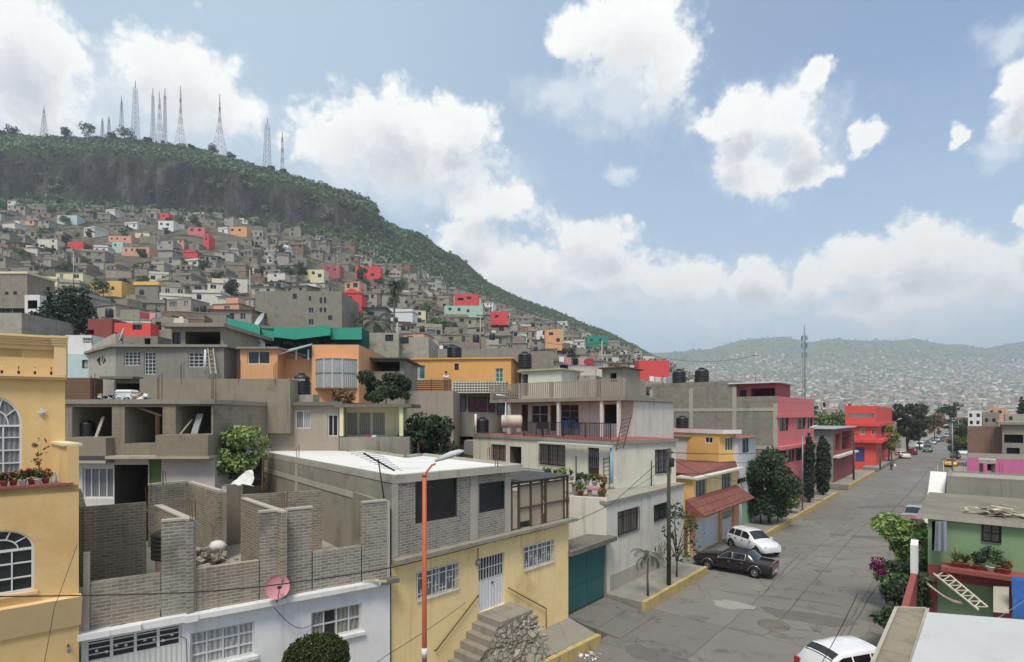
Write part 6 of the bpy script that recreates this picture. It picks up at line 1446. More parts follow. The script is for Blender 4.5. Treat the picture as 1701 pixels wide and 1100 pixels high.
hs('tank_plinth', 'grey block plinth under the lettered black tank', 488, 520, 656, 672, 29.6, 'block_pale', [], cat='plinth', back=1.0, roof='roof_grey')
p_ = gp(640, 30.5); plant('climber_bush', 'wide hanging climber with dry flower heads spilling over the porch roof', 'climber', (p_.x, p_.y, zz(672, 30.5)), 'bush', 1.9, 3.0, 'leaf_dark', 6500, .12, 31, limbs=6, trunk_r=.04, droop=1.2, extra=(blobs_for('bush', 1.8, 2.6, 31), 90, .12, 7, 'petal_pink'))
p_ = gp(572, 30); plant('roof_shrub', 'low dry reddish shrub on the porch roof below the bowed window', 'shrub', (p_.x, p_.y, zz(672, 30)), 'bush', .9, 1.5, 'leaf_dry', 900, .11, 33, limbs=3, trunk_r=.02, droop=.6)
p_ = gp(405, 24.6); plant('yard_tree', 'light green bushy tree in the yard behind the white roof', 'tree', (p_.x, p_.y, zz(790, 24.6)), 'bush', 2.6, 2.2, 'leaf_light', 2600, .13, 35, limbs=6)
p_ = gp(372, 24.4); plant('yard_shrub', 'dark low shrub at the foot of the light green yard tree', 'shrub', (p_.x, p_.y, zz(800, 24.4)), 'bush', 1.7, 1.7, 'leaf_dark', 1300, .12, 36, limbs=3)
p_ = gp(715, 31); plant('yard_tree', 'broad dark green tree behind the back corner of the white roof', 'tree', (p_.x, p_.y, zz(800, 31)), 'bush', 4.3, 3.8, 'leaf_dark', 6500, .17, 37, limbs=7)
# green roofed house
GD = dict(fm='metal_dark', pm='glass', nx=3)
m5, _ = hs('teal_roof_house', 'long house with bright teal green roof fascia and dark teal walls', 378, 602, 545, 620, 44, 'teal_dark', [(388, 556, 398, 575, GD), (414, 562, 424, 575, dict(fm='metal_white', pm='glass')), (440, 562, 455, 576, GD), (466, 566, 488, 579, GD), (494, 566, 510, 579, GD), (530, 566, 556, 580, GD)], back=6, roof='teal_paint')
def fascia(root, pts, yb, d0, d1, mat='teal_paint'):
    for (x0, y0, y0b), (x1, y1, y1b) in zip(pts, pts[1:]):
        mb = MB(); mb.hexa([at(x0, y0b, d0), at(x1, y1b, d0), at(x1, y1b, d1), at(x0, y0b, d1)], [at(x0, y0, d0 + .25), at(x1, y1, d0 + .25), at(x1, y1, d1), at(x0, y0, d1)], mat); mb.build('fascia', root)
fascia(m5, [(377, 528, 547), (432, 541, 561)], 0, 42.6, 44.5); fascia(m5, [(433, 547, 564), (455, 551, 566)], 0, 43.2, 45); fascia(m5, [(455, 542, 560), (490, 545, 564)], 0, 42.3, 46); fascia(m5, [(490.3, 545, 564), (549, 540, 557)], 0, 42.3, 46); fascia(m5, [(549.5, 546, 564), (601, 544, 564)], 0, 43, 46)
dq = at(430, 574, 41); dish((dq.x, dq.y, zz(580, 41)), .42, (RT.x * .7 - FW.x, RT.y * .7 - FW.y), 'satellite dish on the orange annex before the teal house', 'dish_grey', .35, .1)
dq = at(433, 538, 47); dish((dq.x, dq.y, zz(546, 47)), .75, (-RT.x - FW.x, -RT.y - FW.y), 'big mesh satellite dish behind the teal roof', 'dish_grey', .7, .2)
# houses with terraces to the right of it
hs('low_tin_house', 'dark open shed with a low sloping tin roof beside the orange yellow house', 600, 672, 598, 680, 37, 'concrete', [(604, 601, 664, 617, dict(k='hole', dep=3))], cat='shed', roof='sheet_dark', slab=.12, over=.4, slabm='sheet_dark', back=5)
m7, _ = hs('orange_yellow_house', 'orange yellow one storey house with white windows above a slatted fence', 673, 849, 597, 650, 47, 'orange_yellow', [(687, 607, 706, 630, dict(fm='metal_white', pm='curtain_white', nx=2, pm2='glass_green')), (755, 604, 762, 615, dict(fm='metal_dark', pm='glass', nx=1)), (823, 612, 836, 635, dict(fm='metal_white', pm='glass_green', nx=2, ny=3))], dr=46, back=7, roof='roof_dirt', slab=.12, over=.18, slabm='orange_yellow')
o = T('slatted_fence', 'brown slatted timber fence before the orange yellow house', 'fence', at(710, 640, 44))
WFn = Wall(gp(660, 44.5), gp(750, 44)); mb = MB()
for i in range(5): z_ = zz(649, 44.2) + i * .18; WFn.bx(mb, .0, WFn.L, z_, z_ + .14, .03, .06, 'wood_dark' if i == 9 else 'slat_brown')
mb.build('slats', o)
for t_ in (.02, .3, .63, .97): mb = MB(); WFn.bx(mb, WFn.L * t_ - .05, WFn.L * t_ + .05, zz(652, 44.2), zz(630, 44.2), -.06, .028, 'wood_dark'); mb.build('post', o)
hs('terrace_wall_house', 'plain brown grey wall of a house below the slatted fence', 664, 753, 650, 775, 38, 'tan_render', [], roof='roof_dirt', back=5)
m8, W8m = hs('magenta_curtain_house', 'grey recessed house with a magenta curtain and dark panes', 753, 845, 652, 725, 43.6, 'cement_grey', [(755, 658, 774, 684, dict(fm='metal_dark', pm='curtain_grey', nx=2)), (778, 659, 809, 685, dict(fm='wood_dark', pm='curtain_magenta', nx=3)), (811, 659, 822, 685, dict(fm='metal_dark', pm='curtain_magenta', nx=1)), (826, 661, 839, 690, dict(fm='metal_dark', pm='glass_blue', nx=1))], back=5, roof='concrete', slab=.2, over=.4)
o = T('breeze_block_rail', 'white pierced breeze block balustrade above the magenta curtain', 'balustrade', at(798, 643, 42.8)); WB_ = Wall(gp(752, 42.9), gp(843, 42.5)); mb = MB(); z0, z1 = zz(653, 42.7), zz(633, 42.7)
for i in range(20):
    u = WB_.L * i / 20; WB_.bx(mb, u, u + .05, z0, z1, -.08, .04, 'offwhite')
for i in range(5): z_ = z0 + (z1 - z0) * i / 4.6; WB_.bx(mb, 0, WB_.L, z_, z_ + .07, -.075, .035, 'offwhite')
WB_.bx(mb, 0, WB_.L, z0, z1, -.16, -.082, 'cement_grey'); mb.build('blocks', o)
o = T('drain_pipe', 'white drain pipe with an elbow beside the magenta curtain house', 'pipe', at(840, 660, 42.6)); mb = MB(); mb.tube([at(824, 656, 36), at(838, 658, 36), at(840, 660, 42.6), at(840, 692, 36)], .06, 'plastic_white', 8); mb.build('tube', o)
o = T('drain_pipe', 'white pipe rising from the roof edge by the dark tank', 'pipe', at(790, 718, 40)); mb = MB(); mb.tube([at(790, 719, 40), at(790, 688, 40)], .09, 'plastic_white', 8); mb.build('tube', o)
hs('grey_side_room', 'grey tin sided room at the far end of the cream upper storey', 771, 800, 733, 800, 41.5, 'sheet_metal', [], cat='room', back=3, roof='roof_grey')
tank((*gp(755, 51), zz(594, 51)), .7, 1.1, 'black water tank on the orange yellow house roof', 'tank_black')
tank((*gp(686, 48), zz(586, 48)), .6, 1.0, 'black water tank in a corner of grey walls above the tin shed', 'tank_black')
hs('grey_window_house', 'bare grey house with two dark barred windows above the slope', 602, 662, 553, 610, 46, 'block_pale', [(640, 556, 653, 567, DK), (664, 560, 678, 570, DK)], dr=46, roof='roof_grey')
hs('grey_window_house', 'low grey block house with one wide dark window beside the black tank', 662, 712, 560, 610, 47, 'block_pale', [(664, 560.5, 679, 571, DK)], roof='roof_grey')
hs('long_grey_wall_house', 'long plain grey wall house behind the orange yellow roof', 720, 880, 580, 620, 56, 'concrete', [], roof='roof_grey', back=8)
hs('tank_wall_house', 'grey block parapet house behind the blue black tank', 880, 920, 584, 640, 48, 'block_mid', [], roof='roof_grey')
hs('washing_line_house', 'low white tin roofed house among washing beyond the balcony', 920, 1000, 600, 640, 50, 'offwhite', [(930, 606, 944, 616, DK)], roof='sheet_metal', slab=.1, over=.3)
# a person on the terrace of the orange yellow house
def person(loc, h, label, top, legs, rz=0, pose=None, hold=None):
    root = TL('person', label, 'person', loc, rz=rz); k = h / 1.7
    J = dict(pelvis=(0, 0, .93), waist=(0, -.01, 1.08), chest=(0, 0, 1.3), neck=(0, .0, 1.45), head0=(0, .01, 1.53), head1=(0, .015, 1.66), lh=(.09, 0, .9), lk=(.1, .03, .5), la=(.1, -.01, .09), lt=(.11, .14, .03), rh=(-.09, 0, .9), rk=(-.1, .05, .5), ra=(-.11, .02, .09), rt=(-.12, .17, .03),
             ls=(.18, 0, 1.38), le=(.24, -.02, 1.1), lw=(.24, .08, .86), lf=(.235, .1, .76), rs=(-.18, 0, 1.38), re=(-.24, -.02, 1.1), rw=(-.23, .1, .87), rf=(-.225, .12, .77))
    J.update(pose or {})
    Rd = dict(pelvis=.15, waist=.135, chest=.155, neck=.055, head0=.085, head1=.085, lh=.095, lk=.06, la=.042, lt=.035, rh=.095, rk=.06, ra=.042, rt=.035, ls=.065, le=.045, lw=.032, lf=.03, rs=.065, re=.045, rw=.032, rf=.03)
    E = [('pelvis', 'waist'), ('waist', 'chest'), ('chest', 'neck'), ('neck', 'head0'), ('head0', 'head1'), ('pelvis', 'lh'), ('lh', 'lk'), ('lk', 'la'), ('la', 'lt'), ('pelvis', 'rh'), ('rh', 'rk'), ('rk', 'ra'), ('ra', 'rt'), ('chest', 'ls'), ('ls', 'le'), ('le', 'lw'), ('lw', 'lf'), ('chest', 'rs'), ('rs', 're'), ('re', 'rw'), ('rw', 'rf')]
    def skin(name, keep, grow, mat):
        ks = [n for n in J if any(n in e for e in E if e[0] in keep and e[1] in keep)]; ix = {n: i for i, n in enumerate(ks)}
        me = bpy.data.meshes.new(name); me.from_pydata([Vector(J[n]) * k for n in ks], [(ix[a], ix[b]) for a, b in E if a in ix and b in ix and a in keep and b in keep], [])
        o = bpy.data.objects.new(name, me); C.objects.link(o); o.parent = root; me.materials.append(MATS[mat])
        md = o.modifiers.new('skin', 'SKIN'); md.use_smooth_shade = True
        for n in ks: r_ = (Rd[n] + grow) * k; me.skin_vertices[0].data[ix[n]].radius = (r_, r_)
        me.skin_vertices[0].data[0].use_root = True
        s_ = o.modifiers.new('sub', 'SUBSURF'); s_.levels = s_.render_levels = 1
        return o
    skin('body', set(J), 0, 'skin'); skin('shirt', {'waist', 'chest', 'ls', 'le', 'rs', 're'}, .02, top); skin('trousers', {'pelvis', 'lh', 'lk', 'la', 'rh', 'rk', 'ra'}, .018, legs)
    mb = MB(); mb.lathe([(.02, .1), (.075, .085), (.1, .04), (.1, -.02), (.085, -.06)], Vector(J['head1']) * k + Vector((0, -.015, .02)), 'hair', 12); mb.build('hair', root)
    return root
pd = at(741, 650, 45.2); person((pd.x, pd.y, zz(652, 45.2)), 1.7, 'person in a white shirt and dark trousers standing behind the slatted fence', 'cloth_white', 'cloth_navy', TH + 3.4)
pd = on_z(1481, 782, 0); pr = person(pd, 1.65, 'person in dark clothes walking in the street with a white bag', 'cloth_navy', 'cloth_black', TH + .4, dict(lk=(.1, .16, .52), la=(.1, .2, .1), lt=(.1, .33, .06), rk=(-.1, -.02, .5), ra=(-.1, -.2, .1), rt=(-.1, -.08, .03)))
bag = TL('shopping_bag', 'white bag carried by the person walking in the street', 'bag', (pd.x + .4, pd.y + .25, .55)); mb = MB(); mb.lathe([(.12, 0), (.2, .08), (.19, .3), (.1, .42), (.04, .5)], (0, 0, 0), 'cloth_white', 10); mb.build('pouch', bag)
# ------------------------------------------------------------------ cars
SPEC = {
 'hatch': dict(st=[(-1.84, .38, .60, .64, .66, .74), (-1.78, .24, .86, .90, .64, .80), (-1.6, .2, .93, 1.26, .56, .82), (-1.32, .2, .93, 1.42, .56, .82), (-.3, .2, .91, 1.46, .58, .83), (.2, .2, .90, 1.42, .57, .83), (.95, .2, .89, .94, .68, .82), (1.45, .22, .78, .83, .64, .80), (1.78, .26, .64, .68, .56, .74), (1.9, .36, .52, .55, .46, .62)],
    ws=(.22, .98), rs=(-1.34, -1.66), side=[(-1.5, -.98), (-.92, -.28), (-.22, .5)], ax=(-1.2, 1.24), r=.29),
 'sedan': dict(st=[(-2.48, .42, .64, .68, .74, .82), (-2.42, .3, .85, .9, .74, .87), (-1.5, .27, .90, .96, .76, .89), (-1.0, .26, .90, 1.33, .60, .89), (.1, .26, .89, 1.37, .62, .89), (.35, .26, .89, 1.33, .61, .89), (.95, .26, .88, .95, .76, .89), (2.2, .3, .80, .86, .76, .87), (2.42, .36, .72, .77, .72, .83), (2.5, .44, .6, .64, .68, .78)],
    ws=(.34, .98), rs=(-.98, -1.5), side=[(-.85, -.1), (-.04, .72)], ax=(-1.45, 1.48), r=.31),
 'van': dict(st=[(-2.2, .4, .7, 1.0, .76, .8), (-2.15, .3, 1.0, 1.75, .72, .84), (-1.9, .28, 1.0, 1.86, .72, .85), (.6, .28, 1.0, 1.86, .72, .85), (.95, .28, 1.0, 1.78, .7, .85), (1.6, .28, .98, 1.06, .74, .84), (2.1, .3, .86, .92, .7, .82), (2.25, .42, .66, .7, .62, .76)],
    ws=(.93, 1.62), rs=(-2.14, -2.17), side=[(-1.8, -.9), (-.84, .05), (.11, .95)], ax=(-1.4, 1.45), r=.32),
}
def car(kind, paintm, label, loc, rz, trim='black_plastic', roofm=None, chrome=False, group='cars parked along the street', detail=True, vinyl=None):
    S = SPEC[kind]; st = S['st']; root = TL('parked_car', label, 'car', loc, group, rz)
    xs = [s[0] for s in st]
    def val(x): return [float(np.interp(x, xs, [s[i] for s in st])) for i in range(1, 6)]
    fine = sorted(set(list(np.linspace(xs[0], xs[-1], 40)) + xs)); mb = MB(); rings = []
    def ring(x):
        zb, zl, zt, wt, wd = val(x); h = [(0, zb), (wd * .86, zb), (wd * .97, zb + .1), (wd, zb + (zl - zb) * .5), (wd * .985, zl - .06), (wd * .95, zl), (wt + .03, zt - .07), (wt * .93, zt - .015), (wt * .6, zt + .02), (0, zt + .035)]
        return [(x, y, z) for y, z in h] + [(x, -y, z) for y, z in h[-2:0:-1]]
    for x in fine: rings.append(mb.vs(ring(x)))
    nr = 18
    for a, b in zip(rings, rings[1:]):
        for j in range(nr):
            m_ = paintm
            mb.idx((a + j, b + j, b + (j + 1) % nr, a + (j + 1) % nr), m_, True)
    mb.idx([rings[0] + j for j in range(nr)], paintm); mb.idx([rings[-1] + nr - 1 - j for j in range(nr)], paintm); mb.build('body', root)
    if vinyl:
        mb = MB(); xa, xb = vinyl; seg = np.linspace(xa, xb, 8); rg = []
        for x in seg: rg.append(mb.vs([Vector(p) + Vector((0, 0, .008)) for p in ring(x)[6:13]]))
        for a, b in zip(rg, rg[1:]):
            for j in range(6): mb.idx((a + j, b + j, b + j + 1, a + j + 1), 'car_roof_vinyl', True)
        mb.build('vinyl_roof', root)
    def sp(x, s, sg, off=.008):
        zb, zl, zt, wt, wd = val(x); y = wd * .95 + (wt + .03 - wd * .95) * s; z = zl + (zt - .07 - zl) * s; return (x, sg * (y + off), z + off * .3)
    def pane(pts, nm='pane', m='car_glass'): b = MB(); b.face(pts, m, True); b.build(nm, root)
    x0, x1 = S['ws']; f0, f1 = val(x0), val(x1)
    def strip(xa, xb, nm):                          # glass over the sloping front or back of the cabin
        b = MB(); rg = []
        for t in np.linspace(.08, .9, 6):
            x = xa + (xb - xa) * t; zb, zl, zt, wt, wd = val(x); ww = wt * .92
            rg.append(b.vs([(x, ww * q, zt + .035 - .045 * abs(q) ** 2.2 + .012) for q in (-1, -.6, 0, .6, 1)]))
        for a, c in zip(rg, rg[1:]):
            for j in range(4): b.idx((a + j, a + j + 1, c + j + 1, c + j), 'car_glass', True)
        return b.build(nm, root)
    strip(x0, x1, 'windscreen'); strip(*S['rs'], 'rear_window')
    for sg in (-1, 1):
        for k, (a, b) in enumerate(S['side']):
            n_ = 5; up = []; dn = []
            for i in range(n_ + 1):
                x = a + (b - a) * i / n_; zb, zl, zt, wt, wd = val(x)
                dn.append(sp(x, .06, sg)); up.append(sp(x, .9 if zt - zl > .25 else .5, sg))
            bq = MB(); i0 = bq.vs(dn + up)
            for i in range(n_): bq.idx((i0 + i, i0 + i + 1, i0 + n_ + 2 + i, i0 + n_ + 1 + i), 'car_glass', True)
            bq.build('side_window', root)
            if chrome:
                c_ = MB()
                for q in (dn, up): 
                    for p, r_ in zip(q, q[1:]): c_.bar(Vector(p), Vector(r_), .03, 'chrome')
                for p, r_ in ((dn[0], up[0]), (dn[-1], up[-1])): c_.bar(p, r_, .035, 'chrome')
                c_.build('window_trim', root)
            if detail and k != (2 if kind == 'hatch' else 5) or True:
                zb, zl, zt, wt, wd = val(a + .1); h_ = MB(); h_.box((a + .16, sg * (wd * .985 + .012), zl - .14), (.16, .03, .035), trim if not chrome else 'chrome'); h_.build('door_handle', root)
        for xw in S['ax']:
            zb, zl, zt, wt, wd = val(xw); r = S['r']; ax = Matrix.Rotation(R(90) * sg, 3, 'X').inverted()
            g = MB(); g.lathe([(r + .07, 0), (r + .07, .006), (.05, .008)], (xw, sg * (wd - .005), r + .02), 'black_plastic', 22, ax); g.build('wheel_arch', root)
            if chrome:
                g = MB(); P_ = [(xw + (r + .08) * math.cos(t), sg * (wd + .005), r + .02 + (r + .08) * math.sin(t)) for t in np.linspace(0, math.pi, 13)]; g.tube(P_, .018, 'chrome', 5); g.build('arch_trim', root)
            t_ = MB(); t_.lathe([(r * .6, -.1), (r * .95, -.1), (r, -.06), (r, .03), (r * .93, .06), (r * .64, .06), (r * .6, .03)], (xw, sg * (wd - .03), r), 'tyre', 24, ax); wh = t_.build('wheel', root)
            t_ = MB(); t_.lathe([(r * .64, -.05), (r * .64, .045), (r * .52, .05), (r * .5, .02), (r * .2, .03), (r * .17, .055), (.01, .06)], (xw, sg * (wd - .03), r), 'rim', 20, ax)
            for i in range(7): a_ = i * 2 * math.pi / 7; t_.box(Vector((xw, sg * (wd - .03), r)) + Vector((math.cos(a_) * r * .36, sg * .035, math.sin(a_) * r * .36)), (r * .3, .03, .035), 'rim', ax=Matrix.Rotation(-a_, 3, 'Y'))
            t_.build('rim', wh)
        fx = xs[-1]; zb, zl, zt, wt, wd = val(fx - .1)
        b = MB(); b.lathe([(.01, .04), (.09, .03), (.11, -.02)], (fx - .1, sg * wd * .72, zl - .02), 'headlight_glass', 14, Matrix.Rotation(R(78), 3, 'Y')); b.build('headlight', root)
        zb, zl, zt, wt, wd = val(xs[1]); b = MB(); b.box((xs[1] - .02, sg * wd * .82, zl - .1), (.08, .22, .2 if kind != 'hatch' else .26), 'tail_glass'); b.build('tail_light', root)
        b = MB(); zb, zl, zt, wt, wd = val(S['ws'][1] - .28); b.box((S['ws'][1] - .25, sg * (wd + .06), zl + .06), (.1, .16, .11), paintm if not chrome else 'chrome'); b.build('mirror', root)
    for fx, s_ in ((xs[-1], 1), (xs[0], -1)):
        zb, zl, zt, wt, wd = val(fx - s_ * .12); b = MB(); b.box((fx - s_ * .06, 0, zb + .12), (.14, wd * 1.7, .14), 'chrome' if chrome else trim if kind == 'van' else paintm); b.build('bumper', root)
        b = MB(); b.box((fx - s_ * .0 + (.012 if s_ > 0 else -.012), 0, zb + .14), (.02, .36, .1), 'plastic_white'); b.build('number_plate', root)
    return root
def heading(p, q): return math.atan2(q[1] - p[1], q[0] - p[0])
# white hatchback nose out of the driveway
car('hatch', 'car_white', 'white small hatchback parked nose out before the white garage doors', (-10.75, 36.7, .06), math.atan2(-1.55, 2.4), 'black_plastic').scale = (.92, .96, .97)
car('sedan', 'car_maroon', 'old dark maroon sedan with chrome trim and vinyl roof backed half onto the street', (-10.2, 31.55, .0), math.pi + .03, 'black_plastic', chrome=True, vinyl=(-1.45, .3)).scale = (.86, .92, .94)
car('hatch', 'car_white', 'white coupe at the kerb below the terrace strip', (-2.8, 20.75, .0), R(56), 'black_plastic')
car('hatch', 'car_silver', 'silver hatchback at the kerb ahead of the red car', (-3.5, 54.5, 0), -math.pi / 2, group='cars parked along the street')
car('sedan', 'car_red', 'red car half hidden behind the bougainvillea bush', (-3.4, 49.0, 0), -math.pi / 2 + .02)
def far_car(kind, pm, px, py, rz, lab, **k): p = on_z(px, py, 0); return car(kind, pm, lab, (p.x, p.y, 0), rz, **k)
SPECS_FAR = [('sedan', 'car_white', 1500, 761, 1.9, 'white car standing askew before the dark street trees'), ('hatch', 'car_red', 1516, 755, 1.57, 'dark red car tucked under the dark street trees'), ('van', 'car_green', 1541, 751, -1.57, 'pale green van facing down the street'), ('sedan', 'car_yellow', 1580, 775, -1.57, 'yellow taxi parked by the far kerb'), ('hatch', 'car_dark', 1587, 762, -1.57, 'dark car parked behind the yellow taxi'),
    ('van', 'car_white', 1528, 745, -1.57, 'white van beyond the pale green van'), ('sedan', 'car_blue', 1541, 742, -1.57, 'dark blue car far down the street before the white pickup'), ('hatch', 'car_silver', 1550, 738, -1.57, 'silver car far down the street behind the blue car'), ('van', 'car_white', 1556, 734, -1.57, 'white van at the far bend of the street'), ('sedan', 'car_dark', 1563, 733, -1.57, 'black car far down beside the white van'), ('hatch', 'car_red', 1569, 731, -1.57, 'small red car at the far end of the street'), ('van', 'car_silver', 1573, 727, -1.57, 'silver van at the far end of the street'), ('hatch', 'car_white', 1600, 756, -1.57, 'white car beside the pink wall')]
for s_ in SPECS_FAR: far_car(*s_)
# ------------------------------------------------------------------ right side of the street
z_r = 4.2
rp = [v2(on_z(x, y, z_r)) for x, y in ((1541, 1017), (1760, 1034), (1760, 1500), (1380, 1500))]
r1 = T('white_flat_roof_house', 'near house with a stained white flat roof and a narrow brown terrace strip', 'house', (*rp[0], 0))
mb = MB(); mb.prism(rp, -.2, z_r - .14, 'offwhite'); mb.build('wall', r1)
mb = MB(); mb.prism(rp, z_r - .135, z_r, 'concrete_pale', 'dirty_white_roof'); mb.build('roof', r1)
z_s = 3.85; sp_ = [v2(on_z(x, y, z_s)) for x, y in ((1489, 1013), (1541, 1015), (1400, 1480), (1290, 1480))]
mb = MB(); mb.prism(sp_, 2.2, z_s, 'concrete', 'brown_render'); mb.build('terrace_strip', r1)
for (a, b, w_) in ((sp_[0], sp_[3], .05), (sp_[0], sp_[1], .05), (sp_[1], sp_[2], .04)):
    mb = MB(); a3, b3 = Vector((*a, z_s + .04)), Vector((*b, z_s + .04)); mb.bar(a3, b3, .07, 'concrete_pale', .08); mb.build('strip_kerb', r1)
cable([at(1545, 1085, 12) , at(1620, 1050, 13), at(1720, 985, 14)], 'thin grey cable crossing the stained white roof', .008, .02, 'metal_grey')
cable([on_z(1360, 1110, 1.5), at(1392, 1052, 16), at(1425, 985, 20)], 'black cable crossing before the white coupe', .012, .02)
# green house
YG = 27.8; XG = -1.35
g0 = Vector((XG, YG)); g1 = Vector((9.5, YG)); WGn = Wall(g0, g1)
opsG = [op(WGn, 1631, 872, 1663, 901, fm='metal_dark', pm='curtain_pattern', nx=2, ny=2, gr='metal_dark', gs='cross', gp=.3), op(WGn, 1548, 866, 1556, 915, k='hole', dep=1.0), opu(2.6, 4.2, .4, 2.2, k='hole', dep=2.5), opu(.3, 2.0, .2, 2.2, k='hole', dep=3)]
zgt = on_y(1545, 861, YG).z
gh, _ = house('green_house', 'lime green upper storey over a dark red ground floor with a plant lined balcony', 'house', [g0, g1, g1 + Vector((0, 7.5)), g0 + Vector((0, 7.5))], -.2, zgt, ['lime_wall', 'lime_wall', 'lime_wall', 'lime_wall'], {0: opsG[:2]}, roof='roof_dirt', slab=.2, over=.3, slabm='concrete_pale')
zb_ = on_y(1600, 947, YG - .9).z
mb = MB(); WGn.bx(mb, .45, WGn.L, zb_ - .14, zb_ + .02, .003, 1.0, 'brick_paint'); mb.build('balcony_slab', gh)
mb = MB(); wall_faces(mb, WGn, -.2, zb_ - .142, opsG[2:], 'brick_paint', off=.06); mb.build('ground_floor_wall', gh)
PG = [(1588, 'blade', 'leaf_light', .62, 'spiky light green plant in a clay pot on the green house balcony'), (1603, 'blade', 'leaf_mid', .55, 'spiky plant second from the hanging sheet on the green house balcony'), (1624, 'bush', 'leaf_dark', .5, 'rounded dark plant in a clay pot on the green house balcony'), (1645, 'bush', 'leaf_dark', .8, 'tallest bushy plant in a white pot under the green house window'), (1661, 'bush', 'leaf_mid', .4, 'low leafy plant on the green house balcony'), (1672, 'bush', 'leaf_dry', .32, 'small dry plant at the far end of the green house balcony')]
for i, (px, kd, lf, h_, lab) in enumerate(PG): p = on_y(px, 940, YG - .6); pot_plant((p.x, p.y, zb_ + .02), h_, lab, kd, lf, 'plastic_white' if 'white' in lab else 'terracotta', .2, .14, h_ * .9, 240, 60 + i, 'plants on the green house balcony', None, .085)
sh = T('hanging_sheet', 'pale grey sheet hung over the dark door of the green house', 'sheet', on_y(1562, 868, YG - .3)); mb = MB(); n_ = 12; Q = []
for i in range(n_ + 1):
    t_ = i / n_; p = on_y(1554 + 19 * t_, 866, YG - .35 + .07 * math.sin(t_ * 15)); q_ = on_y(1552 + 23 * t_, 915 + 3 * t_, YG - .4 + .1 * math.sin(t_ * 15)); Q.append((p, q_))
for (a, b), (c, d) in zip(Q, Q[1:]): mb.face([a, b, d, c], 'cloth_grey', True); mb.face([a + Vector((0, .02, 0)), c + Vector((0, .02, 0)), d + Vector((0, .02, 0)), b + Vector((0, .02, 0))], 'cloth_grey', True)
mb.build('cloth', sh)
p = on_y(1610, 855, YG + 1.2); heap('timber_pile', 'pile of pale broken boards on the green house roof', 'timber pile', (p.x + .9, p.y, zgt + .22), ['timber', 'timber', 'wood_board', 'wood_dark', 'offwhite'], 40, 1.3, .6, .4, .06, .12, None, 12, True)
o = T('tarpaulin', 'bright blue tarpaulin hung under the red balcony', 'tarpaulin', on_y(1692, 990, YG - 1.6)); mb = MB(); a, b = on_y(1680, 957, YG - 1.6), on_y(1790, 970, YG - 1.6); c_, d2 = on_y(1790, 1040, YG - 1.6), on_y(1681, 1027, YG - 1.6); rough(d2, c_, b, a, 'tarp_blue', 16, 10, .05, mb); mb.build('sheet', o)
# white and red boundary wall along the pavement
bw_ = T('boundary_wall', 'white topped dark red yard wall beside the bougainvillea', 'wall', (XG - .3, 22, 0)); mb = MB(); mb.hexa([(XG - .5, 18.8, -.2), (XG - .3, 18.8, -.2), (XG - .3, 27.4, -.2), (XG - .5, 27.4, -.2)], [(XG - .5, 18.8, 1.9), (XG - .3, 18.8, 1.9), (XG - .3, 27.4, 2.5), (XG - .5, 27.4, 2.5)], 'brick_paint'); mb.build('wall', bw_)
mb = MB(); mb.hexa([(XG - .52, 26.95, 2.45), (XG - .28, 26.95, 2.45), (XG - .28, 27.4, 2.51), (XG - .52, 27.4, 2.51)], [(XG - .52, 26.95, 3.6), (XG - .28, 26.95, 3.6), (XG - .28, 27.4, 3.75), (XG - .52, 27.4, 3.75)], 'white_wall'); mb.build('white_panel', bw_)
# lattice girder leaning in the yard
o = T('lattice_girder', 'pale rusty welded lattice girder leaning from the balcony into the yard', 'girder', at(1600, 985, 20)); a, b = at(1551, 953, 20.8), at(1625, 1013, 18.2); a2, b2 = at(1570, 949, 21.2), at(1640, 1008, 18.6)
for p, q in ((a, b), (a2, b2)): mb = MB(); mb.bar(p, q, .05, 'tank_beige'); mb.build('rail', o)
mb = MB()
for i in range(14): mb.bar((a if i % 2 else a2).lerp(b if i % 2 else b2, i / 14), (a2 if i % 2 else a).lerp(b2 if i % 2 else b, (i + 1) / 14), .03, 'tank_beige')
mb.build('lacing', o)
o = T('curved_frame', 'rusty curved metal frame lying in the yard below the girder', 'frame', at(1560, 985, 20))
for k in range(3):
    mb = MB(); P_ = [at(1538 + 55 * t + k * 3, 967 + 30 * math.sin(t * 1.5) + k * 3, 20.5 - k * .3) for t in np.linspace(0, 1, 9)]; mb.tube(P_, .03, 'timber' if k else 'metal_rust', 5); mb.build('bow', o)
o = T('propped_board', 'weathered grey board propped beside the blue tarpaulin', 'board', on_y(1665, 1000, YG - 1.2)); mb = MB(); mb.face([on_y(1650, 974, YG - .9), on_y(1652, 1017, YG - 1.6), on_y(1676, 1019, YG - 1.6), on_y(1676, 975, YG - .9)], 'concrete_pale'); mb.hexa([on_y(1650, 1017, YG - 1.6), on_y(1676, 1019, YG - 1.6), on_y(1676, 1019, YG - 1.55), on_y(1650, 1017, YG - 1.55)], [on_y(1650, 974, YG - .9), on_y(1676, 975, YG - .9), on_y(1676, 975, YG - .85), on_y(1650, 974, YG - .85)], 'concrete_pale'); mb.build('sheet', o)
# yard ground and clutter
heap('yard_clutter', 'dark clutter in the yard of the green house', 'clutter', (.2, 25.2, 0), ['metal_dark', 'wood_dark', 'metal_rust', 'sheet_dark', 'cardboard'], 60, 1.4, 1.8, 1.0, .15, .5, 'stuff', 17)
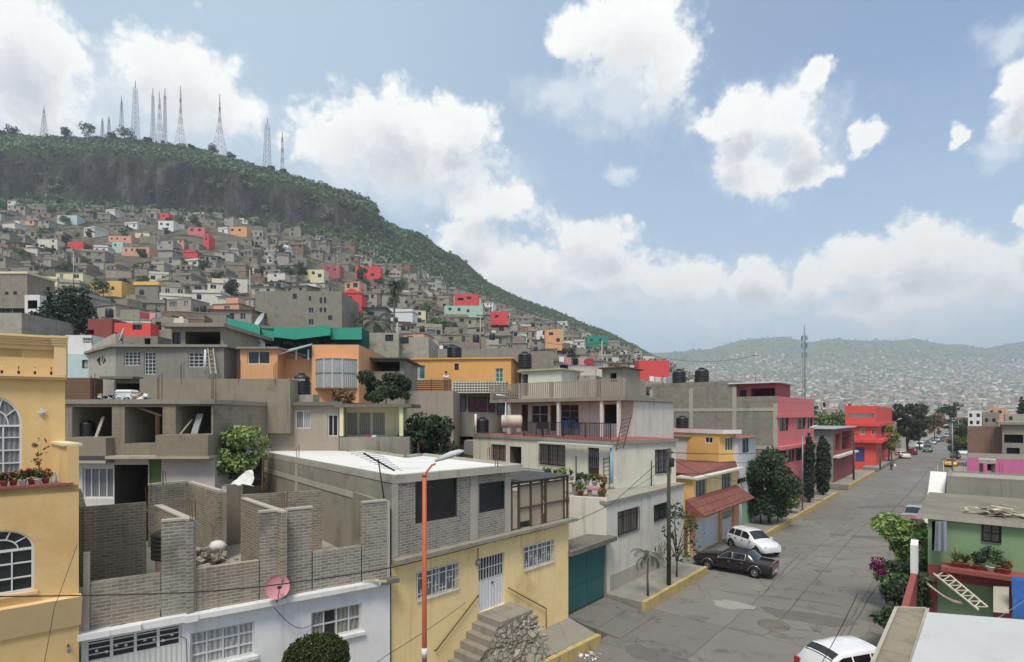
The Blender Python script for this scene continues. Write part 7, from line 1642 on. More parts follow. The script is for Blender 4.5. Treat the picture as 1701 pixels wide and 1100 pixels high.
# bushes
p = on_z(1496, 1000, .2); d = (p - O).dot(FW)
plant('bougainvillea_bush', 'tall clipped bush with bougainvillea blossom hanging over the pavement', 'bush', (-1.95, 29.6, .2), 'bush', 4.5, 2.7, 'leaf_light', 8500, .13, 51, limbs=8, extra=([(-1.25, -.3, 2.0, .28), (-1.4, -.2, 1.75, .22), (-1.1, -.4, 1.6, .2)], 260, .09, 9, 'petal_magenta'))
plant('weeping_shrub', 'dark drooping shrub under the bougainvillea', 'shrub', (-2.0, 27.6, .2), 'bush', 2.9, 1.9, 'leaf_dark', 5000, .12, 53, limbs=5, droop=1.0)
plant('kerb_shrub', 'low dark shrub at the kerb behind the white coupe', 'shrub', (-2.1, 24.6, .2), 'bush', 1.6, 1.7, 'leaf_dark', 1900, .11, 55, limbs=4)
# further houses on this side
def hy(name, label, xl, xr, yt, Y, zb, mat, wins=(), back=6, dX=0, **kw):
    A, B = v2(on_y(xl, 700, Y)), v2(on_y(xr, 700, Y)); W = Wall(A, B); z1 = on_y((xl + xr) / 2, yt, Y).z
    return house(name, label, kw.pop('cat', 'house'), [A, B, B + Vector((0, back)), A + Vector((0, back))], zb, z1, mat, {0: [op(W, *w_[:4], **(w_[4] if len(w_) > 4 else DK)) for w_ in wins]}, **kw)
hy('grey_parapet_house', 'plain grey rendered wall house behind the green house roof', 1573, 1790, 800, 41, -.2, 'concrete', [], roof='roof_grey', back=4, par=.12, pm='concrete')
o = T('white_gable_wall', 'white wedge shaped street wall end beside the grey rendered house', 'wall', (-1.7, 40, 0)); mb = MB(); a, b = on_x(1551, 788, -2.0), on_x(1555, 832, -2.0); mb.hexa([(-2.0, 37.5, -.2), (-1.2, 37.5, -.2), (-1.2, 44, -.2), (-2.0, 44, -.2)], [(-2.0, 38.5, 3.2), (-1.2, 38.5, 3.0), (-1.2, 44, 5.2), (-2.0, 44, 5.2)], 'white_wall'); mb.build('wall', o)
hy('magenta_wall_house', 'low house with a bright magenta pink wall and cut roof canopy', 1606, 1790, 764, 62, -.2, 'magenta_wall', [(1640, 771, 1652, 782, dict(k='hole', dep=1.5))], roof='roof_dirt', back=8)
o = T('roof_canopy', 'small grey tank canopy on posts before the magenta wall', 'canopy', on_y(1640, 760, 58)); mb = MB(); a = on_y(1626, 768, 58); b = on_y(1655, 768, 58); mb.prism([v2(a), v2(b), v2(b) + Vector((0, 2)), v2(a) + Vector((0, 2))], on_y(1640, 770, 58).z, on_y(1640, 764, 58).z, 'concrete_pale'); mb.build('slab', o)
for px in (1630, 1650): mb = MB(); p = on_y(px, 785, 58.8); mb.bar(p, on_y(px, 770, 58.8), .25, 'concrete_dark'); mb.build('post', o)
hy('brick_side_house', 'brown brick sided house with no windows beyond the magenta wall', 1607, 1664, 715, 82, -.2, 'brick_red', [], roof='roof_dirt', par=.4, pm='brick_red')
hy('grey_balcony_house', 'grey house with a deep shaded balcony beside the brown brick house', 1665, 1790, 706, 80, -.2, 'concrete', [(1668, 722, 1700, 736, dict(k='hole', dep=2)), (1672, 744, 1694, 754, dict(k='hole', dep=1))], roof='roof_grey', slab=.3, over=.4)
hy('white_tower_house', 'narrow white three storey house rising behind the brown brick house', 1608, 1631, 682, 118, -.2, 'white_wall', [(1610, 687, 1615, 693, DK), (1622, 687, 1628, 693, DK), (1611, 699, 1616, 705, DK), (1622, 699, 1627, 705, DK)], roof='roof_grey')
hy('grey_stack_house', 'grey unfinished house beside the white tower house', 1632, 1660, 690, 120, -.2, 'block_mid', [(1636, 695, 1641, 701, DK), (1648, 695, 1654, 701, DK)], roof='roof_dirt', par=.5)
hy('pink_far_house', 'far pinkish house above the grey balcony house', 1640, 1672, 678, 150, -.2, 'salmon', [(1645, 682, 1650, 687, DK), (1658, 682, 1664, 687, DK)], roof='roof_grey')
hy('block_far_house', 'far pale block house at the picture edge behind the grey balcony house', 1670, 1760, 688, 130, -.2, 'block_pale', [(1676, 692, 1682, 698, DK)], roof='roof_grey')
def tg(px, py_base, top, lab, name='far_street_tree', kind='broad', wpx=30, leaf='leaf_dark', n=1600, size=.3, seed=1, z=0, cat='tree', **k):
    b = on_z(px, py_base, z); d = (b - O).dot(FW); return plant(name, lab, cat, b, kind, zz(top, d) - z, wpx * d / F, leaf, n, size, seed, **k)
tg(1509, 757, 655, 'tallest dark tree mass on the far left row of the street', wpx=52, n=4200, size=.42, seed=61, limbs=6)
tg(1528, 748, 668, 'dark tree beyond the tall tree mass', wpx=34, n=2200, size=.45, seed=62, group='far street trees')
tg(1476, 770, 702, 'light olive tree against the orange red building', wpx=26, n=1700, size=.28, seed=63, leaf='leaf_yellow')
tg(1552, 735, 684, 'brownish tree half way down the street', wpx=26, n=1100, size=.5, seed=64, leaf='leaf_dry')
tg(1577, 730, 668, 'blue green tree at the far end of the street', wpx=34, n=1400, size=.6, seed=65)
tg(1590, 765, 705, 'bright round tree beside the yellow taxi', wpx=36, n=2400, size=.32, seed=66, leaf='leaf_mid')
tg(1602, 745, 692, 'smaller tree behind the bright round tree', wpx=26, n=1200, size=.4, seed=67, leaf='leaf_mid')
tg(1697, 760, 655, 'dark pointed cypress beyond the grey balcony house', 'cypress_tree', 'cypress', 14, 'leaf_cypress', 1400, .4, 68, cat='cypress', limbs=0)
b_ = gp(1376, 97); plant('far_street_tree', 'round green tree behind the brick red house porch', 'tree', (b_.x, b_.y, 0), 'broad', zz(678, 97), 6.5, 'leaf_mid', 2600, .32, 69, limbs=5)
b = gp(1582, 84); street_lamp((b.x, b.y, 0), zz(703, 84), at(1575, 706, 84), 'tall pale street lamp beside the yellow taxi', 'metal_grey', 'dish_grey', .09)
b = gp(1592, 120); street_lamp((b.x, b.y, 0), zz(698, 120), at(1586, 699, 120), 'far pale street lamp behind the bright round tree', 'metal_grey', 'dish_grey', .09)
for px, top, d, lab in ((1557, 772, 40, 'thin iron post at the white wedge wall'), (1567, 765, 42, 'second thin post beside the white wedge wall')):
    b = gp(px, d); o = T('iron_post', lab, 'post', (b.x, b.y, 0)); mb = MB(); mb.tube([(b.x, b.y, 0), (b.x, b.y, zz(top, d))], .05, 'metal_grey', 6); mb.build('pole', o)
for i, (px, py, d) in enumerate(((1690, 840, 32), (1697, 838, 32), (1552, 842, 29), (1640, 838, 34))):
    p = at(px, py + 10, d); o = T('rebar_bundle', f'thin rusty rods standing on the green house roof, {["first", "second"][i % 2]} bundle ' + ('near the far corner' if i < 2 else 'near the street edge' if i == 2 else 'behind the boards'), 'rebar', p); mb = MB()
    for k in range(4): q = p + Vector(((k % 2) * .14, (k // 2) * .14, -.3)); mb.bar(q, q + UP * 1.1, .02, 'metal_rust')
    mb.build('rod', o)
# ------------------------------------------------------------------ the hillside town
LM = []                                             # landmarks used to say which house is meant
def lm(x0, y0, x1, y1, d, phrase): LM.append(((x0 + x1) / 2, (y0 + y1) / 2, phrase, (x0, y0, x1, y1, d)))
def depth_at(px, py, d0):                            # depth at which the slope shows at this picture row
    if d0 <= 55: return d0
    b = min((abs(HY - (tz(*gp(px, d)) - H) * F / d - py), d) for d in np.arange(d0 * .6, d0 * 1.6, 1.0)); return float(b[1])
def hl(name, label, x0, x1, y0, y1, d, mat, wins=(), phrase=None, **kw):
    d = depth_at((x0 + x1) / 2, y1 + 1, d)
    lm(x0, y0, x1, y1, d, phrase or 'the ' + label.split(' with')[0]); kw.setdefault('roof', 'roof_grey')
    W_ = [(*q, DK) if len(q) == 4 else q for q in wins]; yb = y1 + 1200 / d
    return hs(name, label, x0, x1, y0, yb, d, mat, W_, **kw)
hl('apartment_block', 'big grey gabled apartment block with small scattered windows', 424, 568, 484, 545, 78, 'block_mid', [(486, 488, 493, 497), (513, 492, 517, 500), (531, 494, 535, 504), (538, 494, 542, 504), (512, 511, 521, 520, WH), (531, 511, 535, 519), (538, 511, 542, 519), (512, 530, 521, 540, WH), (545, 524, 552, 532)], 'the big grey apartment block', back=14, side='block_mid')
def gable(xl, xr, yb, yt, d, mat, lab, name='gable_wall', bk=5):
    o = T(name, lab, 'wall', at((xl + xr) / 2, yb, d)); mb = MB(); A, B, Tp = at(xl, yb, d), at(xr, yb, d), at((xl + xr) / 2, yt, d); f = FW * bk; mb.hexa([A, B, Tp], [A + f, B + f, Tp + f], mat); mb.build('wall', o)
hl('red_gable_house', 'bright red gabled house with one small dark window', 568, 601, 487, 512, 96, 'red_paint', [(579, 492, 585, 496)], 'the red gabled house')
gable(567, 602, 487.2, 479, LM[-1][3][4] - .2, 'red_paint', 'bright red gable peak on the small red house')
hl('red_row_house', 'long crimson house row high on the slope', 590, 632, 443, 462, 205, 'red_paint', [(594, 447, 600, 452), (606, 447, 611, 452), (616, 454, 622, 459)], 'the long crimson row')
hl('magenta_house', 'magenta house with white window frames', 538, 565, 440, 458, 210, 'pink_dark', [(542, 444, 547, 448, WH), (553, 446, 558, 450, WH)], 'the magenta house')
hl('lime_house', 'pale lime yellow house with dark windows', 500, 538, 448, 465, 195, 'yellow_cream', [(506, 452, 511, 457), (518, 451, 523, 456), (528, 455, 534, 461)], 'the pale lime house')
hl('red_stepped_house', 'red stepped house with open terrace', 755, 795, 489, 506, 150, 'red_paint', [(760, 495, 770, 499, HOLE), (775, 493, 783, 497)], 'the red stepped house')
hl('mint_house', 'long pale mint house below the red stepped house', 738, 802, 508, 522, 140, 'mint', [(745, 511, 750, 516), (760, 512, 765, 517), (775, 514, 780, 519)], 'the long mint house')
hl('red_terrace_house', 'crimson terrace house with dark window', 815, 844, 518, 534, 128, 'red_paint', [(822, 523, 828, 528)], 'the crimson terrace house')
hl('salmon_house', 'salmon orange house with stepped balconies', 906, 934, 548, 575, 100, 'orange_paint', [(912, 552, 919, 557), (924, 562, 930, 568)], 'the salmon stepped house')
hl('teal_row_house', 'long teal roofed house row far along the slope', 975, 1010, 558, 572, 170, 'teal_paint', [(980, 563, 985, 567), (995, 563, 1000, 567)], 'the teal row')
hl('white_top_house', 'white house with dark window holes under the cliff', 263, 288, 367, 382, 322, 'white_wall', [(266, 370, 270, 374), (276, 371, 281, 375)], 'the white cliff house')
hl('red_top_house', 'small orange red cabin at the top of the town', 266, 280, 354, 364, 332, 'red_orange', [(270, 357, 273, 360)], 'the red top cabin')
hl('red_dish_house', 'bright red house with a dark window behind the dish', 190, 250, 537, 575, 43, 'red_orange', [(220, 536, 236, 548)], 'the bright red house', roof='sheet_metal')
hl('red_yard_house', 'orange red shack with white shelves among dark conifers', 146, 186, 530, 575, 46, 'brick_paint', [(145, 548, 156, 556, HOLE)], 'the orange red shack')
hl('white_balcony_house', 'white two storey house with dark balcony bays', 41, 66, 490, 560, 52, 'white_wall', [(46, 499, 62, 513, HOLE), (50, 520, 60, 528)], 'the white balcony house')
hl('pale_block_house', 'pale block wall house at the picture edge', -30, 36, 520, 575, 44, 'block_pale', [(2, 514, 20, 519)], 'the pale block wall house')
hl('brown_brick_house', 'yellow edged brown brick house on the slope', -30, 45, 455, 500, 62, 'brick_warm', [(8, 485, 14, 490), (22, 484, 28, 490)], 'the yellow edged house', roof='yellow_cream', slab=.4, over=.2, slabm='yellow_cream')
hl('yellow_house', 'yellow house with a flat overhanging roof', 150, 202, 467, 488, 104, 'ochre_paint', [(157, 476, 163, 482), (185, 476, 190, 482)], 'the yellow overhanging house')
hl('yellow_house', 'yellow roofed grey block house beside washing', 224, 263, 474, 500, 98, 'block_mid', [], 'the yellow roofed house', roof='ochre_paint', slab=1.0, over=.3, slabm='ochre_paint')
hl('salmon_house', 'long salmon house with a row of small windows', 202, 248, 411, 424, 205, 'salmon', [(208, 414, 211, 418), (218, 413, 221, 417), (228, 414, 231, 418), (238, 415, 241, 419)], 'the long salmon house')
hl('salmon_house', 'pinkish salmon house with dark window row and mint wall below', 180, 218, 392, 402, 250, 'salmon', [(184, 395, 187, 398), (193, 395, 196, 398), (206, 396, 209, 399)], 'the pinkish salmon house')
hl('mint_house', 'small mint green house below the pinkish salmon house', 186, 204, 402, 416, 235, 'mint', [(190, 405, 193, 409)], 'the small mint house')
hl('pink_house', 'pink house with white railings high in the town', 312, 340, 378, 390, 300, 'pink_paint', [(316, 380, 321, 384), (329, 380, 334, 384)], 'the pink house')
hl('red_slim_house', 'slim tall crimson house between grey neighbours', 338, 347, 390, 412, 265, 'red_paint', [(341, 395, 344, 399)], 'the slim crimson house')
hl('red_tent_house', 'small crimson peaked house', 304, 328, 419, 428, 215, 'red_paint', [], 'the crimson peaked house'); gable(303, 329, 419.2, 413, LM[-1][3][4] - .2, 'red_paint', 'small crimson peak on the slope below the pink house')
hl('orange_house', 'orange two storey house with brown neighbour', 380, 410, 377, 390, 300, 'orange_paint', [(384, 380, 388, 384), (396, 380, 400, 384)], 'the orange top house')
hl('teal_house', 'pale teal house near the trees under the cliff', 95, 128, 358, 372, 315, 'pale_blue', [(101, 362, 105, 366), (113, 362, 117, 366)], 'the pale teal house')
hl('crimson_house', 'crimson roofed house between trees', 112, 138, 402, 412, 235, 'red_paint', [], 'the low crimson house')
hl('red_wall_house', 'plain bright red house wall behind the tanks', 1061, 1112, 599, 640, 66, 'red_paint', [], 'the red wall house', back=4)
hl('white_mint_house', 'white and mint house behind the yellow parapet', 108, 152, 557, 590, 37, 'white_wall', [(137, 561, 152, 571, dict(fm='metal_white', pm='glass', nx=4, ny=2))], 'the white and mint house', dr=37)
hl('mint_house', 'mint ground floor with one curtained window behind the yellow house', 108, 150, 589, 616, 36.5, 'pale_blue', [(136, 598, 146, 612, dict(fm='metal_dark', pm='curtain_white', nx=1))], 'the mint ground floor')
hl('timber_fence_house', 'brown timber hoarding behind the yellow parapet edge', 105, 150, 628, 660, 32, 'slat_brown', [], 'the timber hoarding', cat='hoarding', back=1)
hl('grey_yard_house', 'grey house with tin lean-to beside the bright red house', 252, 290, 528, 560, 44, 'concrete', [(258, 535, 268, 548), (274, 536, 284, 546)], 'the grey lean-to house', roof='sheet_metal')
hl('dark_tin_house', 'dark tin roofed house beyond the palm', 603, 640, 512, 545, 82, 'cement_grey', [(610, 518, 622, 523)], 'the dark tin house', roof='sheet_dark', slab=.2, over=.5, slabm='sheet_dark')
hl('grey_step_house', 'low grey house wall under the bright red house', 176, 262, 559, 580, 41, 'block_brown', [(196, 562, 204, 570), (240, 562, 250, 572, HOLE)], 'the low grey wall')
lm(655, 460, 656, 500, 70, 'the tall palm'); lm(100, 480, 101, 540, 50, 'the dark conifers'); lm(868, 510, 869, 540, 100, 'the tall dark tree'); lm(1338, 570, 1339, 600, 150, 'the antenna mast'); lm(1680, 690, 1681, 700, 150, 'the far block house'); lm(1200, 650, 1201, 660, 120, 'the pink roof room'); lm(1450, 660, 1451, 670, 150, 'the red corner building'); lm(60, 430, 61, 431, 150, 'the bushy trees'); lm(440, 440, 441, 441, 150, 'the mid slope trees')
HC = [('block_mid', 'grey block')] * 9 + [('concrete', 'plain grey')] * 8 + [('block_pale', 'pale grey')] * 8 + [('tan_render', 'tan grey')] * 8 + [('block_brown', 'brown grey')] * 5 + [('concrete_pale', 'light grey')] * 5 + [('brown_render', 'dull brown')] * 4 + [('offwhite', 'off white')] * 3 + [('cream_wall', 'cream'), ('white_wall', 'white'), ('white_wall', 'white'), ('brick_red', 'brick brown'), ('brick_red', 'brick brown'), ('salmon', 'salmon'), ('mint', 'mint'), ('yellow_cream', 'pale yellow'), ('concrete_dark', 'dark grey'), ('concrete_dark', 'dark grey')]
q_ = random.Random(42); HH = []
d = 50.0; row = 0
while d < 420:
    px = -40 + q_.uniform(0, 40)
    while px < 1720:
        wm = q_.uniform(4.6, 9) if d > 90 else q_.uniform(5.5, 10); wpx = wm * F / d; c = px + wpx / 2; px += wpx * q_.uniform(.95, 1.2)
        dd_ = d * q_.uniform(.96, 1.05); g = gp(c, dd_); z = tz(g.x, g.y); py = HY - (z - H) * F / dd_
        if py < lim(c) or (c > 1040 and d < 95) or (1390 < c < 1612) or (c >= 1612 and d < 150) or (c > 1150 and d < 120) or (c < 420 and d < 54): continue
        if g.x > -22 and c < 1612: continue
        hh = q_.choice((2.6, 2.7, 2.8, 2.9, 4.7, 5.0, 5.2)) if d > 75 else q_.choice((2.9, 3.0, 3.2, 3.4))
        y_t = py - hh * F / dd_
        if any(abs(d - r[4]) < r[4] * .16 and c + wpx * .5 > r[0] and c - wpx * .5 < r[2] and py > r[1] - 2 and y_t < r[3] + 2 or (dd_ < r[4] and dd_ > r[4] * .55 and c + wpx * .45 > r[0] and c - wpx * .45 < r[2] and y_t < r[3] - 1 and py > r[1]) for *_, r in LM): continue
        if q_.random() < .1: continue
        HH.append([wpx * (py - y_t), c, dd_, wm, hh, g, z, q_.choice(HC), q_.uniform(-.35, .35), q_.randrange(10 ** 6), py - hh * F / dd_ / 2])
    d *= 1.075; row += 1
HH.sort(key=lambda h: -h[0])
ORD = 'first second third fourth fifth sixth seventh eighth ninth tenth'.split() + ['farther'] * 90
def say(c, py):
    b = min(LM, key=lambda l: math.hypot(l[0] - c, (l[1] - py) * 1.6)); dy = py - b[1]
    return ('uphill of ' if dy < -7 else 'downhill of ' if dy > 7 else 'beside ') + b[2], math.hypot(b[0] - c, b[1] - py)
def hill_house(mb, h, parts=None):
    """walls with real window recesses, roof slab, parapet or upper block; into mb, or into parts of a root"""
    _, c, dd_, wm, hh, g, z, (mat, _n), yaw, sd, _y = h; q = random.Random(sd); dp = q.uniform(5, 8)
    ax = Vector((math.cos(TH + yaw), math.sin(TH + yaw))); ay = Vector((-ax.y, ax.x)); A = g - ax * wm / 2; poly = [A, A + ax * wm, A + ax * wm + ay * dp, A + ay * dp]
    ns = 1 if hh < 4 else 2; sh = hh / ns; zb = z - 4; Ws = [Wall(poly[i], poly[(i + 1) % 4]) for i in range(4)]; ops = []
    for s_ in range(ns):
        k = q.choice((1, 2, 2, 3)); 
        for i in range(k):
            if q.random() < .2: continue
            u = wm * (i + .5) / k + q.uniform(-.4, .4); ww = q.choice((.5, .6, .8, 1.1)); zz0 = z + s_ * sh + (.9 if q.random() < .7 else .1); ops.append(opu(max(.2, u - ww), min(wm - .2, u + ww), zz0, z + s_ * sh + sh * .82, rec=.25))
    ops = [o for i, o in enumerate(ops) if not any(o['r'][0] < p['r'][1] + .15 and o['r'][1] > p['r'][0] - .15 and abs(o['r'][2] - p['r'][2]) < 1.6 for p in ops[:i])]
    sops = [opu(dp * .3, dp * .3 + 1.2, z + .9, z + 2.2, rec=.25)] if q.random() < .5 else []
    wall_faces(mb, Ws[0], zb, z + hh, ops, mat); wall_faces(mb, Ws[1], zb, z + hh, sops, mat); wall_faces(mb, Ws[3], zb, z + hh, sops, mat); wall_faces(mb, Ws[2], zb, z + hh, [], mat)
    t = q.random(); cen = sum(poly, Vector((0, 0))) / 4; feat = ''
    rb = MB() if parts else mb; ov = [p + (p - cen) * q.choice((.02, .05, .08)) for p in poly]; rb.prism(ov, z + hh, z + hh + .18, 'concrete', q.choice(('roof_dirt', 'roof_grey', 'concrete_pale', 'roof_red' if q.random() < .4 else 'roof_grey')))
    if t < .3: 
        for i in range(4): rb.prism([poly[i], poly[(i + 1) % 4], poly[(i + 1) % 4] + (cen - poly[(i + 1) % 4]) * .05, poly[i] + (cen - poly[i]) * .05], z + hh + .181, z + hh + .95, mat)
        feat = 'parapeted'
    elif t < .5: b_ = poly[3] + ax * q.uniform(.3, wm - 4); rb.prism([b_, b_ + ax * 3.4, b_ + ax * 3.4 - ay * 3, b_ - ay * 3], z + hh + .181, z + hh + 2.3, q.choice((mat, 'concrete', 'block_mid', 'brick_red'))); feat = 'roof-roomed'
    elif t < .62: rb.hexa([(*(p + (p - cen) * .12), z + hh + .19 + (.7 if i > 1 else 0)) for i, p in enumerate(poly)], [(*(p + (p - cen) * .12), z + hh + .26 + (.7 if i > 1 else 0)) for i, p in enumerate(poly)], q.choice(('sheet_metal', 'sheet_metal', 'sheet_dark', 'metal_rust'))); feat = 'tin-roofed'
    if q.random() < .45:
        tb_ = MB() if parts else mb; p = cen + ax * q.uniform(-wm * .3, wm * .3) + ay * dp * .2; r_ = .55; zt_ = z + hh + (.9 if t > .5 else .2) + (2.2 if .3 <= t < .5 else 0); tb_.lathe([(r_ * .95, 0), (r_, .1), (r_, 1.1), (r_ * .7, 1.3), (r_ * .35, 1.38)], (p.x, p.y, zt_), 'tank_black', 10)
        if parts: feat += '+'; parts.append(('roof_tank', tb_))
    if parts is not None: parts.append(('roof', rb))
    nw = 0
    for W_, oo in ((Ws[0], ops), (Ws[1], sops), (Ws[3], sops)):
        for o in oo:
            u0, u1, a, b = o['r']; m_ = q.choice(('glass', 'glass', 'interior_dark', 'curtain_grey'))
            if parts and dd_ < 170:
                p = MB(); W_.bx(p, u0 + .02, u1 - .02, a + .02, b - .02, -.23, -.18, m_); W_.bx(p, (u0 + u1) / 2 - .04, (u0 + u1) / 2 + .04, a + .02, b - .02, -.178, -.13, q.choice(('metal_white', 'metal_dark'))); parts.append(('window', p))
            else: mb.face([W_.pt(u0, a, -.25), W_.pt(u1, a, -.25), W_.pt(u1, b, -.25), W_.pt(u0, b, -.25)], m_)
            nw += W_ is Ws[0]
    return {1: 'one-storey', 2: 'two-storey'}[ns], feat, nw
MAXH = 258; done = []; left = MB()
for i, h in enumerate(HH):
    if i < MAXH:
        parts = [('', None)]; mb = MB(); ns, feat, nw = hill_house(mb, h, parts); root = T('hillside_house', '', 'house', (h[5].x, h[5].y, h[6]), 'houses stepping up the hillside'); mb.build('wall', root)
        for nm, b in parts[1:]:
            if b: b.build(nm, root)
        rel, ds_ = say(h[1], h[10]); done.append((' '.join(f"{feat.strip('+')} {h[7][1]} {ns} house{' with tank' if '+' in feat else ''}".split()), rel, ds_, root))
    else: hill_house(left, h)
def labelled(items):
    G = {}
    for desc, rel, ds_, o in items: G.setdefault((desc, rel), []).append((ds_, o))
    for (desc, rel), L in G.items():
        L.sort(key=lambda t: t[0])
        for k, (_, o) in enumerate(L): o['label'] = f'{desc}, {rel}' if len(L) == 1 else f'{desc}, {ORD[k]} {rel}'
labelled(done)
if left.f: o = left.build('distant_houses', kind='stuff'); o['label'] = 'crowd of small far houses filling the upper slope'
# trees among the houses: a few kinds, copied
PR = []
for i, (kd, h_, w_, lf, n, sz, lab) in enumerate((('broad', 6, 5.5, 'leaf_mid', 700, .42, 'mid green round tree'), ('bush', 4.2, 5, 'leaf_dark', 620, .42, 'dark green bushy tree'), ('broad', 7.5, 5, 'leaf_dark', 800, .42, 'tall dark green tree'), ('cypress', 9, 2.6, 'leaf_cypress', 620, .4, 'dark columnar tree'), ('bush', 3.6, 4.6, 'leaf_light', 520, .4, 'light green spreading tree'))):
    PR.append((plant('hillside_tree', lab, 'tree', (0, -60 - 9 * i, 0), kd, h_, w_, lf, n, sz, 70 + i, limbs=3, group='trees among the hillside houses'), lab))
TS = [(35, 430, 160, 1), (60, 450, 120, 0), (28, 475, 75, 1), (85, 400, 240, 1), (150, 375, 290, 2), (240, 435, 170, 0), (385, 432, 170, 2), (450, 460, 150, 4), (435, 405, 235, 1), (498, 412, 235, 2), (475, 460, 165, 1), (590, 525, 62, 0), (620, 540, 60, 1), (730, 508, 150, 0), (700, 515, 120, 1), (735, 545, 90, 0), (690, 545, 85, 1), (790, 545, 95, 2), (815, 560, 85, 1), (895, 545, 115, 2), (945, 540, 150, 2), (955, 580, 90, 2), (1000, 600, 75, 1), (1025, 600, 75, 1), (1010, 550, 260, 0), (1080, 585, 120, 0), (1090, 580, 115, 4), (1065, 580, 160, 1), (1130, 590, 180, 2), (1160, 600, 160, 1), (1150, 618, 62, 1), (1190, 625, 66, 0), (1255, 610, 180, 0), (1290, 625, 150, 1), (1345, 612, 150, 2), (1350, 600, 152, 3), (870, 600, 55, 1), (770, 585, 62, 4), (850, 590, 60, 0), (640, 545, 70, 0), (560, 535, 66, 1), (1380, 690, 84, 0), (360, 420, 200, 0), (20, 335, 380, 2), (60, 338, 376, 0), (100, 338, 372, 2), (170, 345, 366, 0), (300, 350, 350, 0), (330, 355, 345, 2), (280, 352, 352, 1), (1640, 690, 170, 1), (1690, 680, 220, 2), (1660, 700, 140, 1), (455, 390, 310, 0), (520, 420, 250, 1), (670, 480, 190, 1), (800, 520, 180, 0), (850, 530, 175, 1), (260, 480, 130, 1), (300, 500, 95, 0), (130, 440, 160, 1)]
TS += [(1085, 0, 72, 0, 1.3), (1108, 0, 76, 1, 1.1), (1060, 0, 84, 1, 1.0), (1018, 0, 62, 1, 1.2), (990, 0, 66, 0, 1.0), (955, 0, 72, 1, .9), (1140, 0, 92, 1, 1.1), (1175, 0, 100, 0, 1.0), (1225, 0, 120, 2, 1.1), (1360, 0, 128, 1, 1.2), (1400, 0, 135, 0, 1.1), (1345, 0, 150, 3, 1.0), (735, 0, 58, 1, .9), (770, 0, 60, 1, .8), (700, 0, 57, 4, .9), (830, 0, 62, 1, .9), (560, 0, 60, 2, .8), (330, 0, 70, 1, .9), (590, 0, 58, 0, .9)]
for _ in range(95): TS.append((q_.uniform(0, 330) if _ < 45 else q_.uniform(330, 980), 0, q_.uniform(100, 350) if _ < 45 else q_.uniform(66, 320), q_.choice((0, 1, 1, 2, 4)), q_.uniform(.6, 1.1)))
it = []
for k, (c, py, d, kd, *sc_) in enumerate(TS):
    g = gp(c, d); z = tz(g.x, g.y)
    if 1040 < c < 1128 and d < 80: continue
    if sc_ and HY - (z - H) * F / d < lim(c): continue
    s_ = sc_[0] if sc_ else q_.uniform(.75, 1.2); r_ = PR[kd]; o = dup(r_[0], (g.x, g.y, z - .4), q_.uniform(0, 6.28), (s_, s_, s_ * q_.uniform(.85, 1.15)))
    y_ = HY - (z + 2 - H) * F / d; rel, ds_ = say(c, y_); it.append((r_[1] + (' (small)' if s_ < .85 else ''), rel, ds_, o))
for o, _ in PR:
    for c_ in list(o.children): bpy.data.objects.remove(c_)
    bpy.data.objects.remove(o)
labelled([(a.replace(' (small)', ' of small size'), b, c, d) for a, b, c, d in it])
q_ = random.Random(5)
p_ = gp(656, 68); palm('palm_tree', 'tall palm with a ragged round crown rising from the slope', (p_.x, p_.y, tz(p_.x, p_.y) - 1), zz(476, 68) - tz(p_.x, p_.y) + 1, 1.35, 46, 'leaf_dark', 3, .16, None, 1.5)
p_ = gp(625, 55); palm('palm_tree', 'low spreading palm behind the teal roofed house', (p_.x, p_.y, zz(575, 55)), 2.4, 2.2, 26, 'leaf_palm', 5, .2, None, 1.2)
for px, d, h_, w_, k_, lab in ((78, 50, 4.9, 3.2, 'conifer', 'layered dark conifer before the white balcony house'), (120, 50, 5.2, 3.6, 'cypress', 'dense dark conifer beside the layered one'), (868, 100, 6.2, 3.6, 'cypress', 'tall dark tree standing out on the slope'), (687, 66, 3.2, 1.4, 'conifer', 'small pointed tree just past the tall palm')):
    p_ = gp(px, d); z = zz(562, d) if d == 50 else tz(p_.x, p_.y); plant('conifer_tree', lab, 'tree', (p_.x, p_.y, z), k_, h_ if d != 50 else zz(478, d) - z, w_, 'leaf_cypress', 3400, .2, 80 + px, limbs=0)
for px, h_, kd in ((3, 6, 'bush'), (20, 10, 'bush'), (110, 9, 'broad'), (146, 14, 'broad'), (185, 8, 'bush'), (208, 13, 'bush'), (246, 6, 'bush'), (355, 9, 'broad'), (385, 7, 'bush'), (450, 6, 'bush'), (470, 6, 'bush'), (318, 5, 'bush')):
    d = 482 if px < 350 else 488; p_ = gp(px, d); plant('ridge_tree', f'{"tall open" if h_ > 12 else "rounded" if h_ > 7 else "low"} tree on the hilltop skyline, ' + ({3: 'outermost at the picture edge', 20: 'beside the lone mast', 110: 'halfway between two mast groups', 146: 'before the short masts', 185: 'by the short masts', 208: 'under the tallest mast group', 246: 'beyond the tallest mast', 355: 'at the foot of the wide lattice mast', 385: 'past the wide lattice mast', 450: 'by the grey mast', 470: 'by the last thin mast', 318: 'just past the red and white mast'}[px]), 'tree', (p_.x, p_.y, tz(p_.x, p_.y) - 1), kd, h_, h_ * 1.1, 'leaf_dark', 500, 1.0, px, limbs=3, group='trees on the hilltop')
